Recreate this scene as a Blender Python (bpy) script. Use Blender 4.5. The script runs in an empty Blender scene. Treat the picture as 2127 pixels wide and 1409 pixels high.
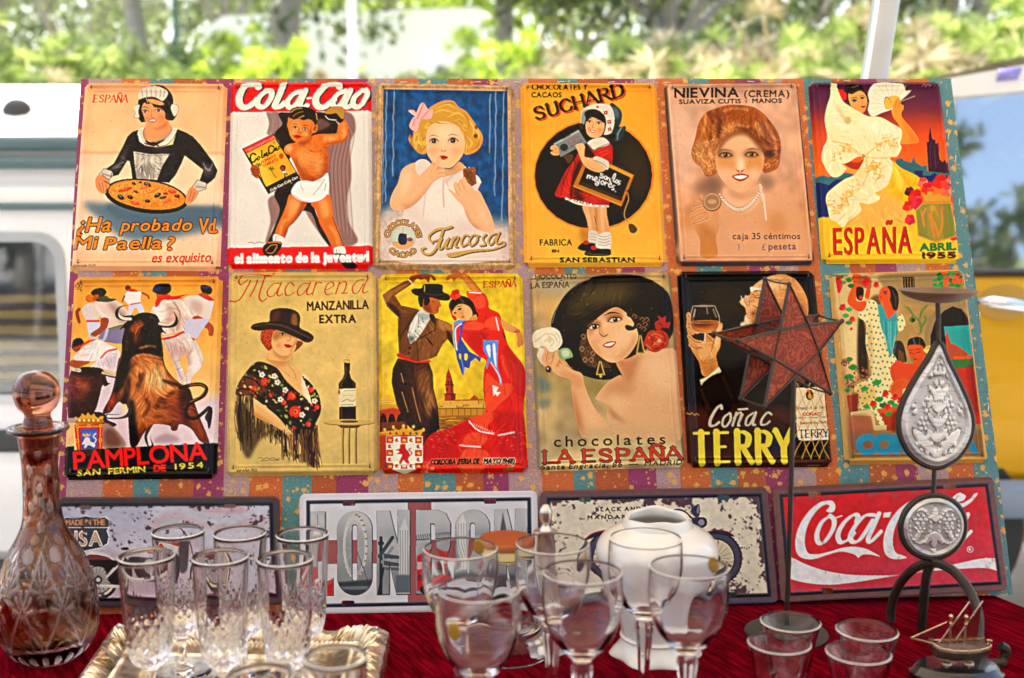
import bpy,math,random
import numpy as np
from mathutils import Vector,Matrix
random.seed(7)
R=math.radians
S=bpy.context.scene
COL=S.collection
FPX=2400.0
PITCH=R(7.0)
CAMZ=1.28
cam_d=bpy.data.cameras.new('camera')
cam_d.sensor_width=36.0
cam_d.lens=36.0*FPX/2127.0
cam_d.clip_start=0.02
cam_d.clip_end=600.0
cam_d.dof.use_dof=True
cam_d.dof.focus_distance=1.50
cam_d.dof.aperture_fstop=4.0
cam=bpy.data.objects.new('camera',cam_d)
COL.objects.link(cam)
cam.location=(0,0,CAMZ)
cam.rotation_euler=(math.pi/2-PITCH,0,0)
S.camera=cam
SUN_EL,SUN_AZ=R(62),R(338)
w=bpy.data.worlds.new('World');S.world=w;w.use_nodes=True
nt=w.node_tree;nt.nodes.clear()
sky=nt.nodes.new('ShaderNodeTexSky');sky.sky_type='NISHITA'
sky.sun_disc=False;sky.sun_elevation=SUN_EL;sky.sun_rotation=SUN_AZ
sky.air_density=1.0;sky.dust_density=5.0;sky.ozone_density=.5
bg=nt.nodes.new('ShaderNodeBackground');bg.inputs['Strength'].default_value=0.15
out=nt.nodes.new('ShaderNodeOutputWorld')
nt.links.new(sky.outputs[0],bg.inputs[0]);nt.links.new(bg.outputs[0],out.inputs[0])
sd=bpy.data.lights.new('sun','SUN');sd.energy=4.2;sd.angle=R(0.5);sd.color=(1.0,0.97,0.92)
sun=bpy.data.objects.new('sun',sd);COL.objects.link(sun)
sdir=Vector((math.sin(SUN_AZ)*math.cos(SUN_EL),math.cos(SUN_AZ)*math.cos(SUN_EL),math.sin(SUN_EL)))
sun.rotation_euler=sdir.to_track_quat('Z','Y').to_euler()
sun.location=sdir*30
vs=S.view_settings
S.display_settings.display_device='sRGB'
vs.view_transform='Standard';vs.look='None';vs.exposure=2.15;vs.gamma=1.0
vs.use_curve_mapping=False
S.render.engine='CYCLES'
cy=S.cycles
cy.use_denoising=True
cy.max_bounces=40;cy.transmission_bounces=36;cy.transparent_max_bounces=16;cy.glossy_bounces=6
cy.diffuse_bounces=4
cy.blur_glossy=0.0
cy.sample_clamp_indirect=8.0
def ray(px,py):
 x=(px-1063.5)/FPX;y=(py-704.5)/FPX
 c,s=math.cos(PITCH),math.sin(PITCH)
 return Vector((x,c-y*s,-s-y*c))
CP=Vector((0,0,CAMZ))
def atY(px,py,Y):
 d=ray(px,py);return CP+d*(Y/d.y)
def atZ(px,py,Z):
 d=ray(px,py);return CP+d*((Z-CAMZ)/d.z)
def on_plane(px,py,p0,n):
 d=ray(px,py);return CP+d*((p0-CP).dot(n)/d.dot(n))
TZ=0.755
def mat(name):
 m=bpy.data.materials.get(name)
 if m:return m,None,None
 m=bpy.data.materials.new(name);m.use_nodes=True
 return m,m.node_tree.nodes,m.node_tree.links
def lin(h):
 h=h.lstrip('#');v=[int(h[i:i+2],16)/255 for i in(0,2,4)]
 return tuple(((c+.055)/1.055)**2.4 if c>.04045 else c/12.92 for c in v)
def setp(b,**k):
 for n,v in k.items():
  n={'base':'Base Color','rough':'Roughness','metal':'Metallic','trans':'Transmission Weight','ior':'IOR','spec':'Specular IOR Level','coat':'Coat Weight','coatr':'Coat Roughness','sheen':'Sheen Weight','sheenr':'Sheen Roughness','alpha':'Alpha'}[n]
  if isinstance(v,tuple)and len(v)==3:v=(*v,1)
  b.inputs[n].default_value=v
def simple(name,base,rough=.5,var=.12,scale=30.0,bump=0.0,bscale=60.0,**k):
 """procedural material: a base colour broken up by noise, noisy roughness, optional bump"""
 m,N,L=mat(name)
 if N is None:return m
 b=N['Principled BSDF'];setp(b,rough=rough,**k)
 if isinstance(base,str):base=lin(base)
 tc=N.new('ShaderNodeTexCoord')
 nz=N.new('ShaderNodeTexNoise');nz.inputs['Scale'].default_value=scale;nz.inputs['Detail'].default_value=5
 L.new(tc.outputs['Object'],nz.inputs['Vector'])
 mx=N.new('ShaderNodeMix');mx.data_type='RGBA'
 mx.inputs[6].default_value=(*[c*(1-var)for c in base],1)
 mx.inputs[7].default_value=(*[min(1,c*(1+var))for c in base],1)
 L.new(nz.outputs['Fac'],mx.inputs[0]);L.new(mx.outputs[2],b.inputs['Base Color'])
 mr=N.new('ShaderNodeMapRange');mr.inputs[3].default_value=max(0,rough*.8);mr.inputs[4].default_value=min(1,rough*1.2)
 L.new(nz.outputs['Fac'],mr.inputs[0]);L.new(mr.outputs[0],b.inputs['Roughness'])
 if bump:
  n2=N.new('ShaderNodeTexNoise');n2.inputs['Scale'].default_value=bscale;n2.inputs['Detail'].default_value=4
  L.new(tc.outputs['Object'],n2.inputs['Vector'])
  bp=N.new('ShaderNodeBump');bp.inputs['Strength'].default_value=bump;bp.inputs['Distance'].default_value=.004
  L.new(n2.outputs['Fac'],bp.inputs['Height']);L.new(bp.outputs[0],b.inputs['Normal'])
 return m
class MB:
 """collects shapes, then links them as one mesh object"""
 def __init__(s):s.v=[];s.f=[]
 def add(s,v,f):
  o=len(s.v);s.v+=[tuple(p)for p in v];s.f+=[tuple(i+o for i in q)for q in f];return s
 def box(s,c,d,bev=0.0,rot=None):
  x,y,z=[q/2 for q in d];b=min(bev,x*.9,y*.9,z*.9)
  if b<=0:
   v=[(sx*x,sy*y,sz*z)for sx in(-1,1)for sy in(-1,1)for sz in(-1,1)]
   f=[(0,1,3,2),(4,6,7,5),(0,4,5,1),(2,3,7,6),(0,2,6,4),(1,5,7,3)]
  else:
   v=[];f=[]
   def ringz(zz,k):
    a,bb=x-k,y-k;e=b-k if b>k else 0
    pts=[]
    for(cx,cy,a0)in((x-b,y-b,0),(-x+b,y-b,90),(-x+b,-y+b,180),(x-b,-y+b,270)):
     for t in(0,45,90):
      pts.append((cx+(b-k)*math.cos(R(a0+t)),cy+(b-k)*math.sin(R(a0+t)),zz))
    return pts
   rings=[ringz(-z,b*.7),ringz(-z+b*.3,b*.15),ringz(-z+b,0),ringz(z-b,0),ringz(z-b*.3,b*.15),ringz(z,b*.7)]
   for r_ in rings:v+=r_
   for i in range(5):
    for j in range(12):
     f.append((i*12+j,i*12+(j+1)%12,i*12+12+(j+1)%12,i*12+12+j))
   f.append(tuple(range(11,-1,-1)));f.append(tuple(60+j for j in range(12)))
  M=(rot if rot is not None else Matrix.Identity(3))
  return s.add([M@Vector(p)+Vector(c)for p in v],f)
 def lathe(s,prof,n=48,c=(0,0,0),sx=1.0,sy=1.0,fn=None,closed=False):
  v=[];f=[];m=len(prof)
  for i,(r,z)in enumerate(prof):
   for j in range(n):
    a=2*math.pi*j/n
    rr=r if fn is None else fn(r,z,a,i)
    zz=z
    if isinstance(rr,tuple):rr,zz=rr
    v.append((c[0]+rr*sx*math.cos(a),c[1]+rr*sy*math.sin(a),c[2]+zz))
  for i in range(m-1+(1 if closed else 0)):
   i2=(i+1)%m
   for j in range(n):
    f.append((i*n+j,i*n+(j+1)%n,i2*n+(j+1)%n,i2*n+j))
  if not closed:
   if prof[0][0]>1e-6:f.append(tuple(reversed(range(n))))
   if prof[-1][0]>1e-6:f.append(tuple((m-1)*n+j for j in range(n)))
  return s.add(v,f)
 def tube(s,pts,r,n=10,closed=False,flat=None):
  """round bar along points; r a number or a list; flat=(w,h) gives a rectangular bar"""
  P=[Vector(p)for p in pts];m=len(P);v=[];f=[]
  rs=r if isinstance(r,(list,tuple))else[r]*m
  up=None
  for i in range(m):
   if closed:t=(P[(i+1)%m]-P[i-1])
   else:t=P[min(i+1,m-1)]-P[max(i-1,0)]
   t.normalize()
   if up is None:
    up=Vector((0,0,1))if abs(t.z)<.9 else Vector((0,1,0))
   a=t.cross(up);a.normalize();b=a.cross(t);b.normalize();up=b
   for j in range(n):
    q=2*math.pi*(j+.5)/n
    v.append(P[i]+(a*math.cos(q)+b*math.sin(q))*rs[i])
  k=m if closed else m-1
  for i in range(k):
   i2=(i+1)%m
   for j in range(n):
    f.append((i*n+j,i*n+(j+1)%n,i2*n+(j+1)%n,i2*n+j))
  if not closed:
   f.append(tuple(reversed(range(n))));f.append(tuple((m-1)*n+j for j in range(n)))
  return s.add(v,f)
 def prism(s,poly,d):
  """polygon of 3-D points pushed along vector d, closed"""
  n=len(poly);P=[Vector(p)for p in poly];d=Vector(d)
  f=[tuple(range(n)),tuple(reversed(range(n,2*n)))]
  for j in range(n):f.append((j,n+j,n+(j+1)%n,(j+1)%n))
  return s.add(P+[p+d for p in P],f)
 def ball(s,c,r,n=12,m=8,sc=(1,1,1)):
  v=[];f=[]
  for i in range(m+1):
   t=math.pi*i/m
   for j in range(n):
    a=2*math.pi*j/n
    v.append((c[0]+r*sc[0]*math.sin(t)*math.cos(a),c[1]+r*sc[1]*math.sin(t)*math.sin(a),c[2]-r*sc[2]*math.cos(t)))
  for i in range(m):
   for j in range(n):f.append((i*n+j,i*n+(j+1)%n,(i+1)*n+(j+1)%n,(i+1)*n+j))
  return s.add(v,f)
 def mesh(s,name,smooth=True,fix=True):
  me=bpy.data.meshes.new(name);me.from_pydata(s.v,[],s.f)
  if fix:
   import bmesh
   bm=bmesh.new();bm.from_mesh(me)
   bmesh.ops.remove_doubles(bm,verts=bm.verts,dist=1e-6)
   bmesh.ops.recalc_face_normals(bm,faces=bm.faces)
   if smooth:
    for e in bm.edges:
     if len(e.link_faces)==2 and e.calc_face_angle(0)>R(38):e.smooth=False
   bm.to_mesh(me);bm.free()
  if smooth:
   me.polygons.foreach_set('use_smooth',[True]*len(me.polygons))
  me.update();return me
 def build(s,name,m,parent=None,smooth=True,fix=True,loc=None):
  me=s.mesh(name,smooth,fix)
  if m:me.materials.append(m)
  o=bpy.data.objects.new(name,me);COL.objects.link(o)
  if parent:o.parent=parent
  if loc is not None:o.location=loc
  return o
def tag(o,label=None,cat=None,group=None,kind=None):
 if label:o['label']=label
 if cat:o['category']=cat
 if group:o['group']=group
 if kind:o['kind']=kind
 return o
def thing(name,label,cat,loc=(0,0,0),rz=0.0,group=None):
 o=bpy.data.objects.new(name,None);COL.objects.link(o);o.empty_display_size=.05
 o.location=loc;o.rotation_euler=(0,0,rz)
 return tag(o,label,cat,group)
def dup(o,label=None,parent=None):
 c=o.copy();COL.objects.link(c)
 if parent:c.parent=parent
 if label:c['label']=label
 for ch in list(o.children):dup(ch,None,c)
 return c
def spline(pts,closed=False,k=6):
 """Catmull-Rom through points (numpy, any dimension)"""
 P=np.asarray(pts,float);n=len(P)
 if n<3:return P
 if closed:idx=np.arange(n);Q=lambda i:P[i%n]
 else:idx=np.arange(n-1);Q=lambda i:P[np.clip(i,0,n-1)]
 p0,p1,p2,p3=Q(idx-1),Q(idx),Q(idx+1),Q(idx+2)
 t=np.linspace(0,1,k,endpoint=False)[None,:,None]
 p0,p1,p2,p3=[a[:,None,:]for a in(p0,p1,p2,p3)]
 o=.5*(2*p1+(p2-p0)*t+(2*p0-5*p1+4*p2-p3)*t**2+(3*p1-p0-3*p2+p3)*t**3)
 o=o.reshape(-1,P.shape[1])
 if not closed:o=np.vstack([o,P[-1:]])
 return o
rng=np.random.default_rng(11)
def ground_h(x,y):
 t=np.clip((y-7.2)/2.6,0,1);t=t*t*(3-2*t)
 return 1.62*t+np.clip((y-30)/60,0,1)*4.0
gx=np.concatenate([np.linspace(-300,-20,12),np.linspace(-18,18,37),np.linspace(20,300,12)])
gy=np.concatenate([np.linspace(-300,-6,10),np.linspace(-4,6,11),np.linspace(6.6,12,14),np.linspace(13,40,14),np.linspace(60,300,6)])
X,Y=np.meshgrid(gx,gy);Z=ground_h(X,Y)
b=MB();nx,ny=len(gx),len(gy)
b.add(np.stack([X,Y,Z],-1).reshape(-1,3),[(i*nx+j,i*nx+j+1,(i+1)*nx+j+1,(i+1)*nx+j)for i in range(ny-1)for j in range(nx-1)])
m,N,L=mat('ground_asphalt')
bs=N['Principled BSDF'];setp(bs,rough=.9)
tc=N.new('ShaderNodeTexCoord');nz=N.new('ShaderNodeTexNoise');nz.inputs['Scale'].default_value=2.5;nz.inputs['Detail'].default_value=8
L.new(tc.outputs['Object'],nz.inputs['Vector'])
rp=N.new('ShaderNodeValToRGB');rp.color_ramp.elements[0].color=(.24,.235,.225,1);rp.color_ramp.elements[1].color=(.38,.37,.35,1)
rp.color_ramp.elements[0].position=.35;rp.color_ramp.elements[1].position=.7
L.new(nz.outputs['Fac'],rp.inputs[0])
sp=N.new('ShaderNodeSeparateXYZ');L.new(tc.outputs['Object'],sp.inputs[0])
mr=N.new('ShaderNodeMapRange');mr.inputs[1].default_value=6.9;mr.inputs[2].default_value=7.4;L.new(sp.outputs[1],mr.inputs[0])
r2=N.new('ShaderNodeValToRGB');r2.color_ramp.elements[0].color=(.10,.13,.03,1);r2.color_ramp.elements[1].color=(.34,.28,.17,1)
L.new(nz.outputs['Fac'],r2.inputs[0])
mx=N.new('ShaderNodeMix');mx.data_type='RGBA';L.new(mr.outputs[0],mx.inputs[0]);L.new(rp.outputs[0],mx.inputs[6]);L.new(r2.outputs[0],mx.inputs[7])
L.new(mx.outputs[2],bs.inputs['Base Color'])
tag(b.build('ground',m,smooth=True,fix=False),kind='structure')
def leaf_mat(name,c1,c2,c3,trans=.45):
 m,N,L=mat(name)
 if N is None:return m
 N.remove(N['Principled BSDF'])
 g=N.new('ShaderNodeNewGeometry');rp=N.new('ShaderNodeValToRGB')
 e=rp.color_ramp.elements;e[0].color=(*c1,1);e[1].color=(*c3,1);q=e.new(.5);q.color=(*c2,1)
 L.new(g.outputs['Random Per Island'],rp.inputs[0])
 d=N.new('ShaderNodeBsdfPrincipled');setp(d,rough=.45)
 t=N.new('ShaderNodeBsdfTranslucent');ms=N.new('ShaderNodeMixShader');ms.inputs[0].default_value=trans
 L.new(rp.outputs[0],d.inputs['Base Color']);L.new(rp.outputs[0],t.inputs['Color'])
 L.new(d.outputs[0],ms.inputs[1]);L.new(t.outputs[0],ms.inputs[2]);L.new(ms.outputs[0],N['Material Output'].inputs['Surface'])
 return m
LF={'lime':leaf_mat('leaf_lime',(.11,.18,.012),(.24,.35,.025),(.40,.49,.07),.55),'mid':leaf_mat('leaf_mid',(.035,.06,.018),(.09,.135,.035),(.20,.25,.08),.42),'dark':leaf_mat('leaf_dark',(.022,.036,.012),(.055,.08,.025),(.13,.16,.06),.38),'olive':leaf_mat('leaf_olive',(.08,.12,.035),(.17,.22,.075),(.31,.36,.17),.42),'palm':leaf_mat('leaf_palm',(.075,.125,.018),(.21,.29,.055),(.40,.45,.17),.45),'straw':leaf_mat('leaf_straw',(.18,.17,.06),(.36,.29,.16),(.52,.43,.30),.33)}
BARK=simple('bark_grey',(.30,.27,.24),.85,.3,12,.6,20)
BARKD=simple('bark_brown',(.16,.12,.09),.85,.3,12,.6,20)
def leaves_mesh(name,centres,n,spread,size,seed):
 """n leaf-shaped quads round each cluster centre"""
 r=np.random.default_rng(seed)
 C=np.repeat(np.asarray(centres),n,0);k=len(C)
 d=r.normal(size=(k,3));d/=np.linalg.norm(d,axis=1)[:,None]
 C=C+d*(r.random((k,1))**.5)*spread*np.array([1,1,.75])
 a=r.normal(size=(k,3));a/=np.linalg.norm(a,axis=1)[:,None]
 u=np.cross(a,r.normal(size=(k,3)));u/=np.linalg.norm(u,axis=1)[:,None]
 s=size*(.6+.8*r.random((k,1)))
 V=np.stack([C-a*s,C+u*s*.42-a*s*.1,C+a*s,C-u*s*.42-a*s*.1],1).reshape(-1,3)
 me=bpy.data.meshes.new(name);me.vertices.add(k*4);me.vertices.foreach_set('co',V.ravel())
 me.loops.add(k*4);me.loops.foreach_set('vertex_index',np.arange(k*4,dtype=np.int32))
 me.polygons.add(k);me.polygons.foreach_set('loop_start',np.arange(0,k*4,4,dtype=np.int32))
 me.update();return me
def limb(b,p0,p1,r0,r1,wob,seed,n=6):
 r=random.Random(seed);P=[]
 for i in range(n+1):
  t=i/n;q=Vector(p0).lerp(Vector(p1),t)
  if 0<i<n:q+=Vector((r.uniform(-wob,wob),r.uniform(-wob,wob),0))
  P.append(q)
 b.tube(P,[r0+(r1-r0)*i/n for i in range(n+1)],9)
def tree(x,y,h,trunk_h,r0,crown_r,kind,seed,label,lean=(0,0),bark=None,nclus=70,per=60,leaf=.09,crown_drop=.15):
 z=float(ground_h(np.array(x),np.array(y)))
 t=thing('tree',label,'tree',(x,y,z),0,'trees on the bank behind the stall')
 b=MB();top=Vector((lean[0],lean[1],trunk_h))
 limb(b,(0,0,-.2),top,r0,r0*.72,.04,seed)
 rr=random.Random(seed);cl=[]
 for i in range(6):
  a=i*1.05+rr.uniform(-.3,.3);e=top+Vector((math.cos(a)*crown_r*.6,math.sin(a)*crown_r*.6,(h-trunk_h)*rr.uniform(.35,.8)))
  limb(b,top-Vector((0,0,.1)),e,r0*.5,r0*.12,.08,seed+i)
  mid=top.lerp(e,.6)
  limb(b,mid,mid+Vector((rr.uniform(-.5,.5)*crown_r,rr.uniform(-.5,.5)*crown_r,.5)),r0*.2,r0*.06,.05,seed+20+i,3)
 b.build('trunk',bark or BARK,t)
 r=np.random.default_rng(seed)
 for i in range(nclus):
  d=r.normal(size=3);d/=np.linalg.norm(d);rad=r.random()**.45
  hh=(h-trunk_h)
  cl.append((top.x+d[0]*crown_r*rad,top.y+d[1]*crown_r*rad,trunk_h+hh*(.5-crown_drop)+d[2]*hh*.62*rad))
 me=leaves_mesh('crown',cl,per,crown_r*.23,leaf,seed);me.materials.append(LF[kind])
 o=bpy.data.objects.new('crown',me);COL.objects.link(o);o.parent=t
 return t
def xat(px,Y):return(px-1063.5)/FPX*Y
tree(xat(325,14),14,7.4,3.3,.12,2.8,'lime',3,'slim leaning tree with bright lime leaves behind the left end of the board',(-.25,0))
tree(xat(618,15),15,7.0,2.7,.24,3.1,'mid',5,'forked pale trunk tree beside the white camper van, green crown',(-.1,0))
tree(xat(870,24),24,9.5,2.4,.2,4.0,'lime',8,'broad bright yellow green tree behind the white lamp post',(0,0),nclus=90,per=70,leaf=.12)
tree(xat(1050,16),16,8,3.4,.16,2.6,'lime',12,'thin grey trunk tree right of the white lamp post, bright leaves',(0,0))
tree(xat(1390,15),15,6.0,1.7,.15,3.1,'dark',15,'dark olive crowned tree with a pale trunk above the hedge middle',(0,0),nclus=90,per=70)
tree(xat(1640,20),20,7.2,2.0,.16,3.4,'mid',18,'mid green tree left of the tilted canopy pole',(0,0))
tree(xat(1975,18),18,7.0,2.0,.15,3.4,'dark',21,'dark green tree right of the tilted canopy pole, above the gold car',(0,0),nclus=90)
tree(xat(480,22),22,8.5,2.6,.2,3.6,'olive',24,'grey green tree between the slim tree and the forked trunk tree',(0,0),nclus=80)
tree(xat(170,24),24,8.5,2.2,.2,3.8,'olive',27,'pale olive tree right of the far palm at the left edge',(0,0),nclus=80)
tree(xat(1200,27),27,9.5,2.8,.22,4.3,'olive',31,'pale grey green tree behind the far white vehicles',(0,0),nclus=80,leaf=.12)
tree(xat(2260,22),22,9,2.6,.2,4.2,'lime',34,'bright green tree at the right edge beyond the gold car',(0,0),nclus=80)
for i,(px,yy,k_)in enumerate(((-150,36,'mid'),(300,38,'olive'),(700,40,'mid'),(1080,42,'lime'),(1500,38,'mid'),(1850,36,'olive'),(2300,38,'mid'))):
 tree(xat(px,yy),yy,13,1.2,.3,6.2,k_,50+i,'large blurred tree in the far row behind all other trees',(0,0),nclus=90,per=60,leaf=.2,crown_drop=.05)
for i in range(7):  # tree row added out of view, dims what the glass and signs mirror
 tree(-9.5+i*3.1,-8-(i%2)*1.2,5.2 if i<4 else 6.6,1.0,.16,2.4,'dark' if i%3 else 'mid',70+i,'unseen tree added behind the photographer to darken reflections',(0,0),nclus=70,per=45,leaf=.17,crown_drop=.1)
def frond(b,p,az,el,ln,wd,droop,nb=11,r=random):
 """feather frond: blades either side of a drooping rib"""
 P=[]
 for i in range(nb+1):
  t=i/nb;e=el-droop*t*t
  if i==0:q=Vector(p)
  else:q=P[-1]+Vector((math.cos(az)*math.cos(e),math.sin(az)*math.cos(e),math.sin(e)))*(ln/nb)
  P.append(q)
 side=Vector((-math.sin(az),math.cos(az),0))
 for i in range(1,nb+1):
  t=i/nb;d=(P[i]-P[i-1]).normalized();L_=wd*math.sin(math.pi*min(.95,t*.85+.12))
  for s_ in(-1,1):
   tip=P[i]+side*s_*L_+d*L_*.7-Vector((0,0,L_*.35))
   o=len(b.v);b.v+=[tuple(P[i]-d*.035),tuple(P[i]+d*.035),tuple(tip)];b.f.append((o,o+1,o+2))
def fan(b,p,az,el,stalk,rad,blades=13,r=random):
 d=Vector((math.cos(az)*math.cos(el),math.sin(az)*math.cos(el),math.sin(el)));c=Vector(p)+d*stalk
 side=Vector((-math.sin(az),math.cos(az),0));nrm=side.cross(d)
 o=len(b.v);q=side*.008
 b.v+=[tuple(Vector(p)-q),tuple(Vector(p)+q),tuple(c+q),tuple(c-q)];b.f.append((o,o+1,o+2,o+3))
 for i in range(blades):
  a=(i/(blades-1)-.5)*R(230);dirv=d*math.cos(a)+side*math.sin(a)
  dirv=(dirv+nrm*r.uniform(-.12,.12)).normalized();w_=rad*.085
  ps=dirv.cross(nrm).normalized()*w_;tip=c+dirv*rad*r.uniform(.85,1.05)-Vector((0,0,rad*.12))
  o=len(b.v);b.v+=[tuple(c),tuple(c+dirv*rad*.45+ps),tuple(tip),tuple(c+dirv*rad*.45-ps)];b.f.append((o,o+1,o+2,o+3))
pz=float(ground_h(np.array(-6.8),np.array(15.5)))
pt=thing('palm_tree','tall palm with a pale trunk at the far left edge','palm tree',(xat(12,15.5),15.5,pz))
b=MB();limb(b,(0,0,-.2),(.05,0,3.1),.17,.13,.02,4,10);b.build('trunk',BARK,pt)
b=MB();rr=random.Random(9)
for i in range(26):frond(b,(.05,0,3.1),i*2.4,rr.uniform(.0,1.2),rr.uniform(1.4,1.9),.4,1.5,12,rr)
b.build('crown',LF['olive'],pt,False,False)
def shrub_proto(seed,kind,n=110,hgt=.72,rad=.17):
 rr=random.Random(seed);b=MB()
 for i in range(n):
  az=rr.uniform(0,6.28);el=rr.uniform(.25,1.45);base=(rr.uniform(-.35,.35),rr.uniform(-.25,.25),rr.uniform(.0,.4))
  fan(b,base,az,el,rr.uniform(.25,hgt),rad*rr.uniform(.7,1.15),13,rr)
 me=b.mesh('foliage',False,False);me.materials.append(LF[kind])
 s_=MB()
 for i in range(4):limb(s_,(rr.uniform(-.15,.15),0,-.2),(rr.uniform(-.2,.2),rr.uniform(-.15,.15),.4),.05,.035,.02,seed+i,4)
 ms=s_.mesh('stem');ms.materials.append(BARKD)
 return me,ms
SH=[shrub_proto(1,'palm'),shrub_proto(2,'palm',120,.82,.16),shrub_proto(3,'straw',100,.7,.18),shrub_proto(4,'lime',110,.8,.15),shrub_proto(5,'mid',115,.8,.17)]
kinds=['yellow green fan palm shrub','dense yellow green fan palm shrub','dry straw coloured fan palm shrub','bright lime fan palm shrub','darker green fan palm shrub']
rr=random.Random(5);seq=[0,4,1,3,2,0,3,1,4,2,0,2,3,1]
row=[(7.9,1.0,-100,2230,19),(9.0,1.1,-160,2290,19),(10.2,1.2,-120,2240,18)]
for ri,(yy,sc,p0,p1,n)in enumerate(row):
 for i in range(n):
  px=p0+(p1-p0)*(i+rr.uniform(.2,.8))/n;y_=yy+rr.uniform(-.35,.35);x_=xat(px,y_)
  k=seq[(i*3+ri*5)%len(seq)]
  if rr.random()<(.4 if px>1100 else .12):k=2
  t=thing('shrub',kinds[k]+' in the hedge on the bank','shrub',(x_,y_,float(ground_h(np.array(x_),np.array(y_)))),rr.uniform(0,6.28),'fan palm hedge on the bank')
  s_=sc*rr.uniform(.8,1.15)*(.66 if 600<px<880 or 1070<px<1310 else .78 if px<1310 else 1);t.scale=(s_*1.15,s_*1.15,s_)
  for nm,me in zip(('foliage','stem'),SH[k]):
   o=bpy.data.objects.new(nm,me);COL.objects.link(o);o.parent=t
STEEL=simple('galvanised_steel',(.55,.57,.60),.38,.12,18,.05,80,metal=.9)
WHITEP=simple('white_paint',(.80,.80,.78),.4,.05,6)
GREENP=simple('green_paint',(.03,.16,.15),.4,.1,8)
def lamp_post(px,Y,r,m,label,arm):
 z=float(ground_h(np.array(xat(px,Y)),np.array(Y)))
 t=thing('lamp_post',label,'lamp post',(xat(px,Y),Y,z))
 b=MB();b.lathe([(r*2.2,-.1),(r*2.2,.25),(r*1.3,.32),(r,.5),(r*.8,6.2),(0,6.25)],16);b.build('post',m,t)
 b=MB();b.tube([(0,0,6.1),(arm*.4,0,6.5),(arm,0,6.6)],r*.5,8);b.build('arm',m,t)
 b=MB();b.box((arm*1.25,0,6.6),(.55,.2,.1),.03);b.build('lamp_head',WHITEP,t)
lamp_post(740,7.4,.030,WHITEP,'slim white post rising above the board left of centre',.8)
lamp_post(381,16,.035,GREENP,'thin teal green post beside the slim leaning tree',.8)
lamp_post(1884,17,.05,GREENP,'dark green post seen just right of the tilted canopy pole',.8)
GLASSD=None
def car_glass(name,tint,rough=.03,refl=.03):
 m,N,L=mat(name)
 if N is None:return m
 N.remove(N['Principled BSDF'])
 t=N.new('ShaderNodeBsdfTransparent');t.inputs[0].default_value=(*tint,1)
 g=N.new('ShaderNodeBsdfGlossy');g.inputs['Roughness'].default_value=rough
 f=N.new('ShaderNodeFresnel');f.inputs[0].default_value=1.6
 a=N.new('ShaderNodeMath');a.operation='ADD';a.inputs[1].default_value=refl;L.new(f.outputs[0],a.inputs[0])
 s_=N.new('ShaderNodeMixShader');L.new(a.outputs[0],s_.inputs[0]);L.new(t.outputs[0],s_.inputs[1]);L.new(g.outputs[0],s_.inputs[2])
 L.new(s_.outputs[0],N['Material Output'].inputs['Surface']);return m
CGLASS=car_glass('window_glass',(.94,.97,.98))
RUBBER=simple('rubber',(.02,.02,.02),.8,.3,60)
DARKPL=simple('dark_plastic',(.03,.03,.032),.5,.2,40)
CHROME=simple('chrome',(.75,.77,.80),.12,.04,40,metal=1.0)
def wheel(parent,x,y,z,r,wd):
 """wheel on the car's long side (axis along y)"""
 e=MB();RX=Matrix.Rotation(R(90),4,'X')
 b=MB();b.lathe([(r*.66,-wd/2),(r*.95,-wd/2),(r,-wd*.35),(r,wd*.35),(r*.95,wd/2),(r*.66,wd/2)],36,closed=True)
 w_=MB().add([],[]);o=b.build('wheel',RUBBER,parent);o.rotation_euler=(R(90),0,0);o.location=(x,y,z)
 b=MB();b.lathe([(0,wd*.3),(r*.18,wd*.34),(r*.2,wd*.2),(r*.55,wd*.22),(r*.66,wd*.42),(r*.66,-wd*.4),(0,-wd*.4)],36)
 for k in range(5):
  a=k*2*math.pi/5
  b.box((math.cos(a)*r*.38,math.sin(a)*r*.38,wd*.27),(r*.5,r*.13,wd*.12),.005,Matrix.Rotation(a,3,'Z'))
 q=b.build('rim',CHROME,o)
def roundrect(x0,x1,z0,z1,r,n=6):
 P=[]
 for cx,cz,a0 in((x1-r,z1-r,0),(x0+r,z1-r,90),(x0+r,z0+r,180),(x1-r,z0+r,270)):
  for i in range(n+1):
   a=R(a0+90*i/n);P.append((cx+r*math.cos(a),cz+r*math.sin(a)))
 return P
def plate_hole(b,outer,inner,y,d):
 """ring between two loops with equal counts, thickness d along y"""
 n=len(outer);v=[]
 for yy in(y,y+d):
  v+=[(x,yy,z)for x,z in outer];v+=[(x,yy,z)for x,z in inner]
 f=[]
 for j in range(n):
  k=(j+1)%n
  f+=[(j,k,n+k,n+j),(2*n+j,3*n+j,3*n+k,2*n+k),(j,2*n+j,2*n+k,k),(n+j,n+k,3*n+k,3*n+j)]
 b.add(v,f)
WHITECAR=simple('white_car_paint',(.78,.79,.78),.25,.03,4,coat=.5)
VY=3.0
van=thing('parked_van','white parked van behind the left end of the board, window reflection painted as a striped sheet','van',(-2.6,VY,0))
b=MB()
ys=[(0,.0,0.32),(0,.005,.45)]
sec=[(0.02,.33),(0.0,.45),(-.025,.62),(-.02,.72)]
def strip(b,prof,x0,x1,nx=14):
 v=[];f=[];m=len(prof)
 for i in range(nx+1):
  x=x0+(x1-x0)*i/nx
  for(y,z)in prof:v.append((x,y,z))
 for i in range(nx):
  for j in range(m-1):f.append((i*m+j,(i+1)*m+j,(i+1)*m+j+1,i*m+j+1))
 b.add(v,f)
XA,XB=-2.0,2.75
prof=[(.06,.30),(.0,.34),(-.02,.50),(-.035,.56),(-.03,.62),(-.012,.655),(.0,.70)]
strip(b,prof,XA,XB)
win=roundrect(.15,1.44,.74,1.19,.07)
o2=[]
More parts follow.
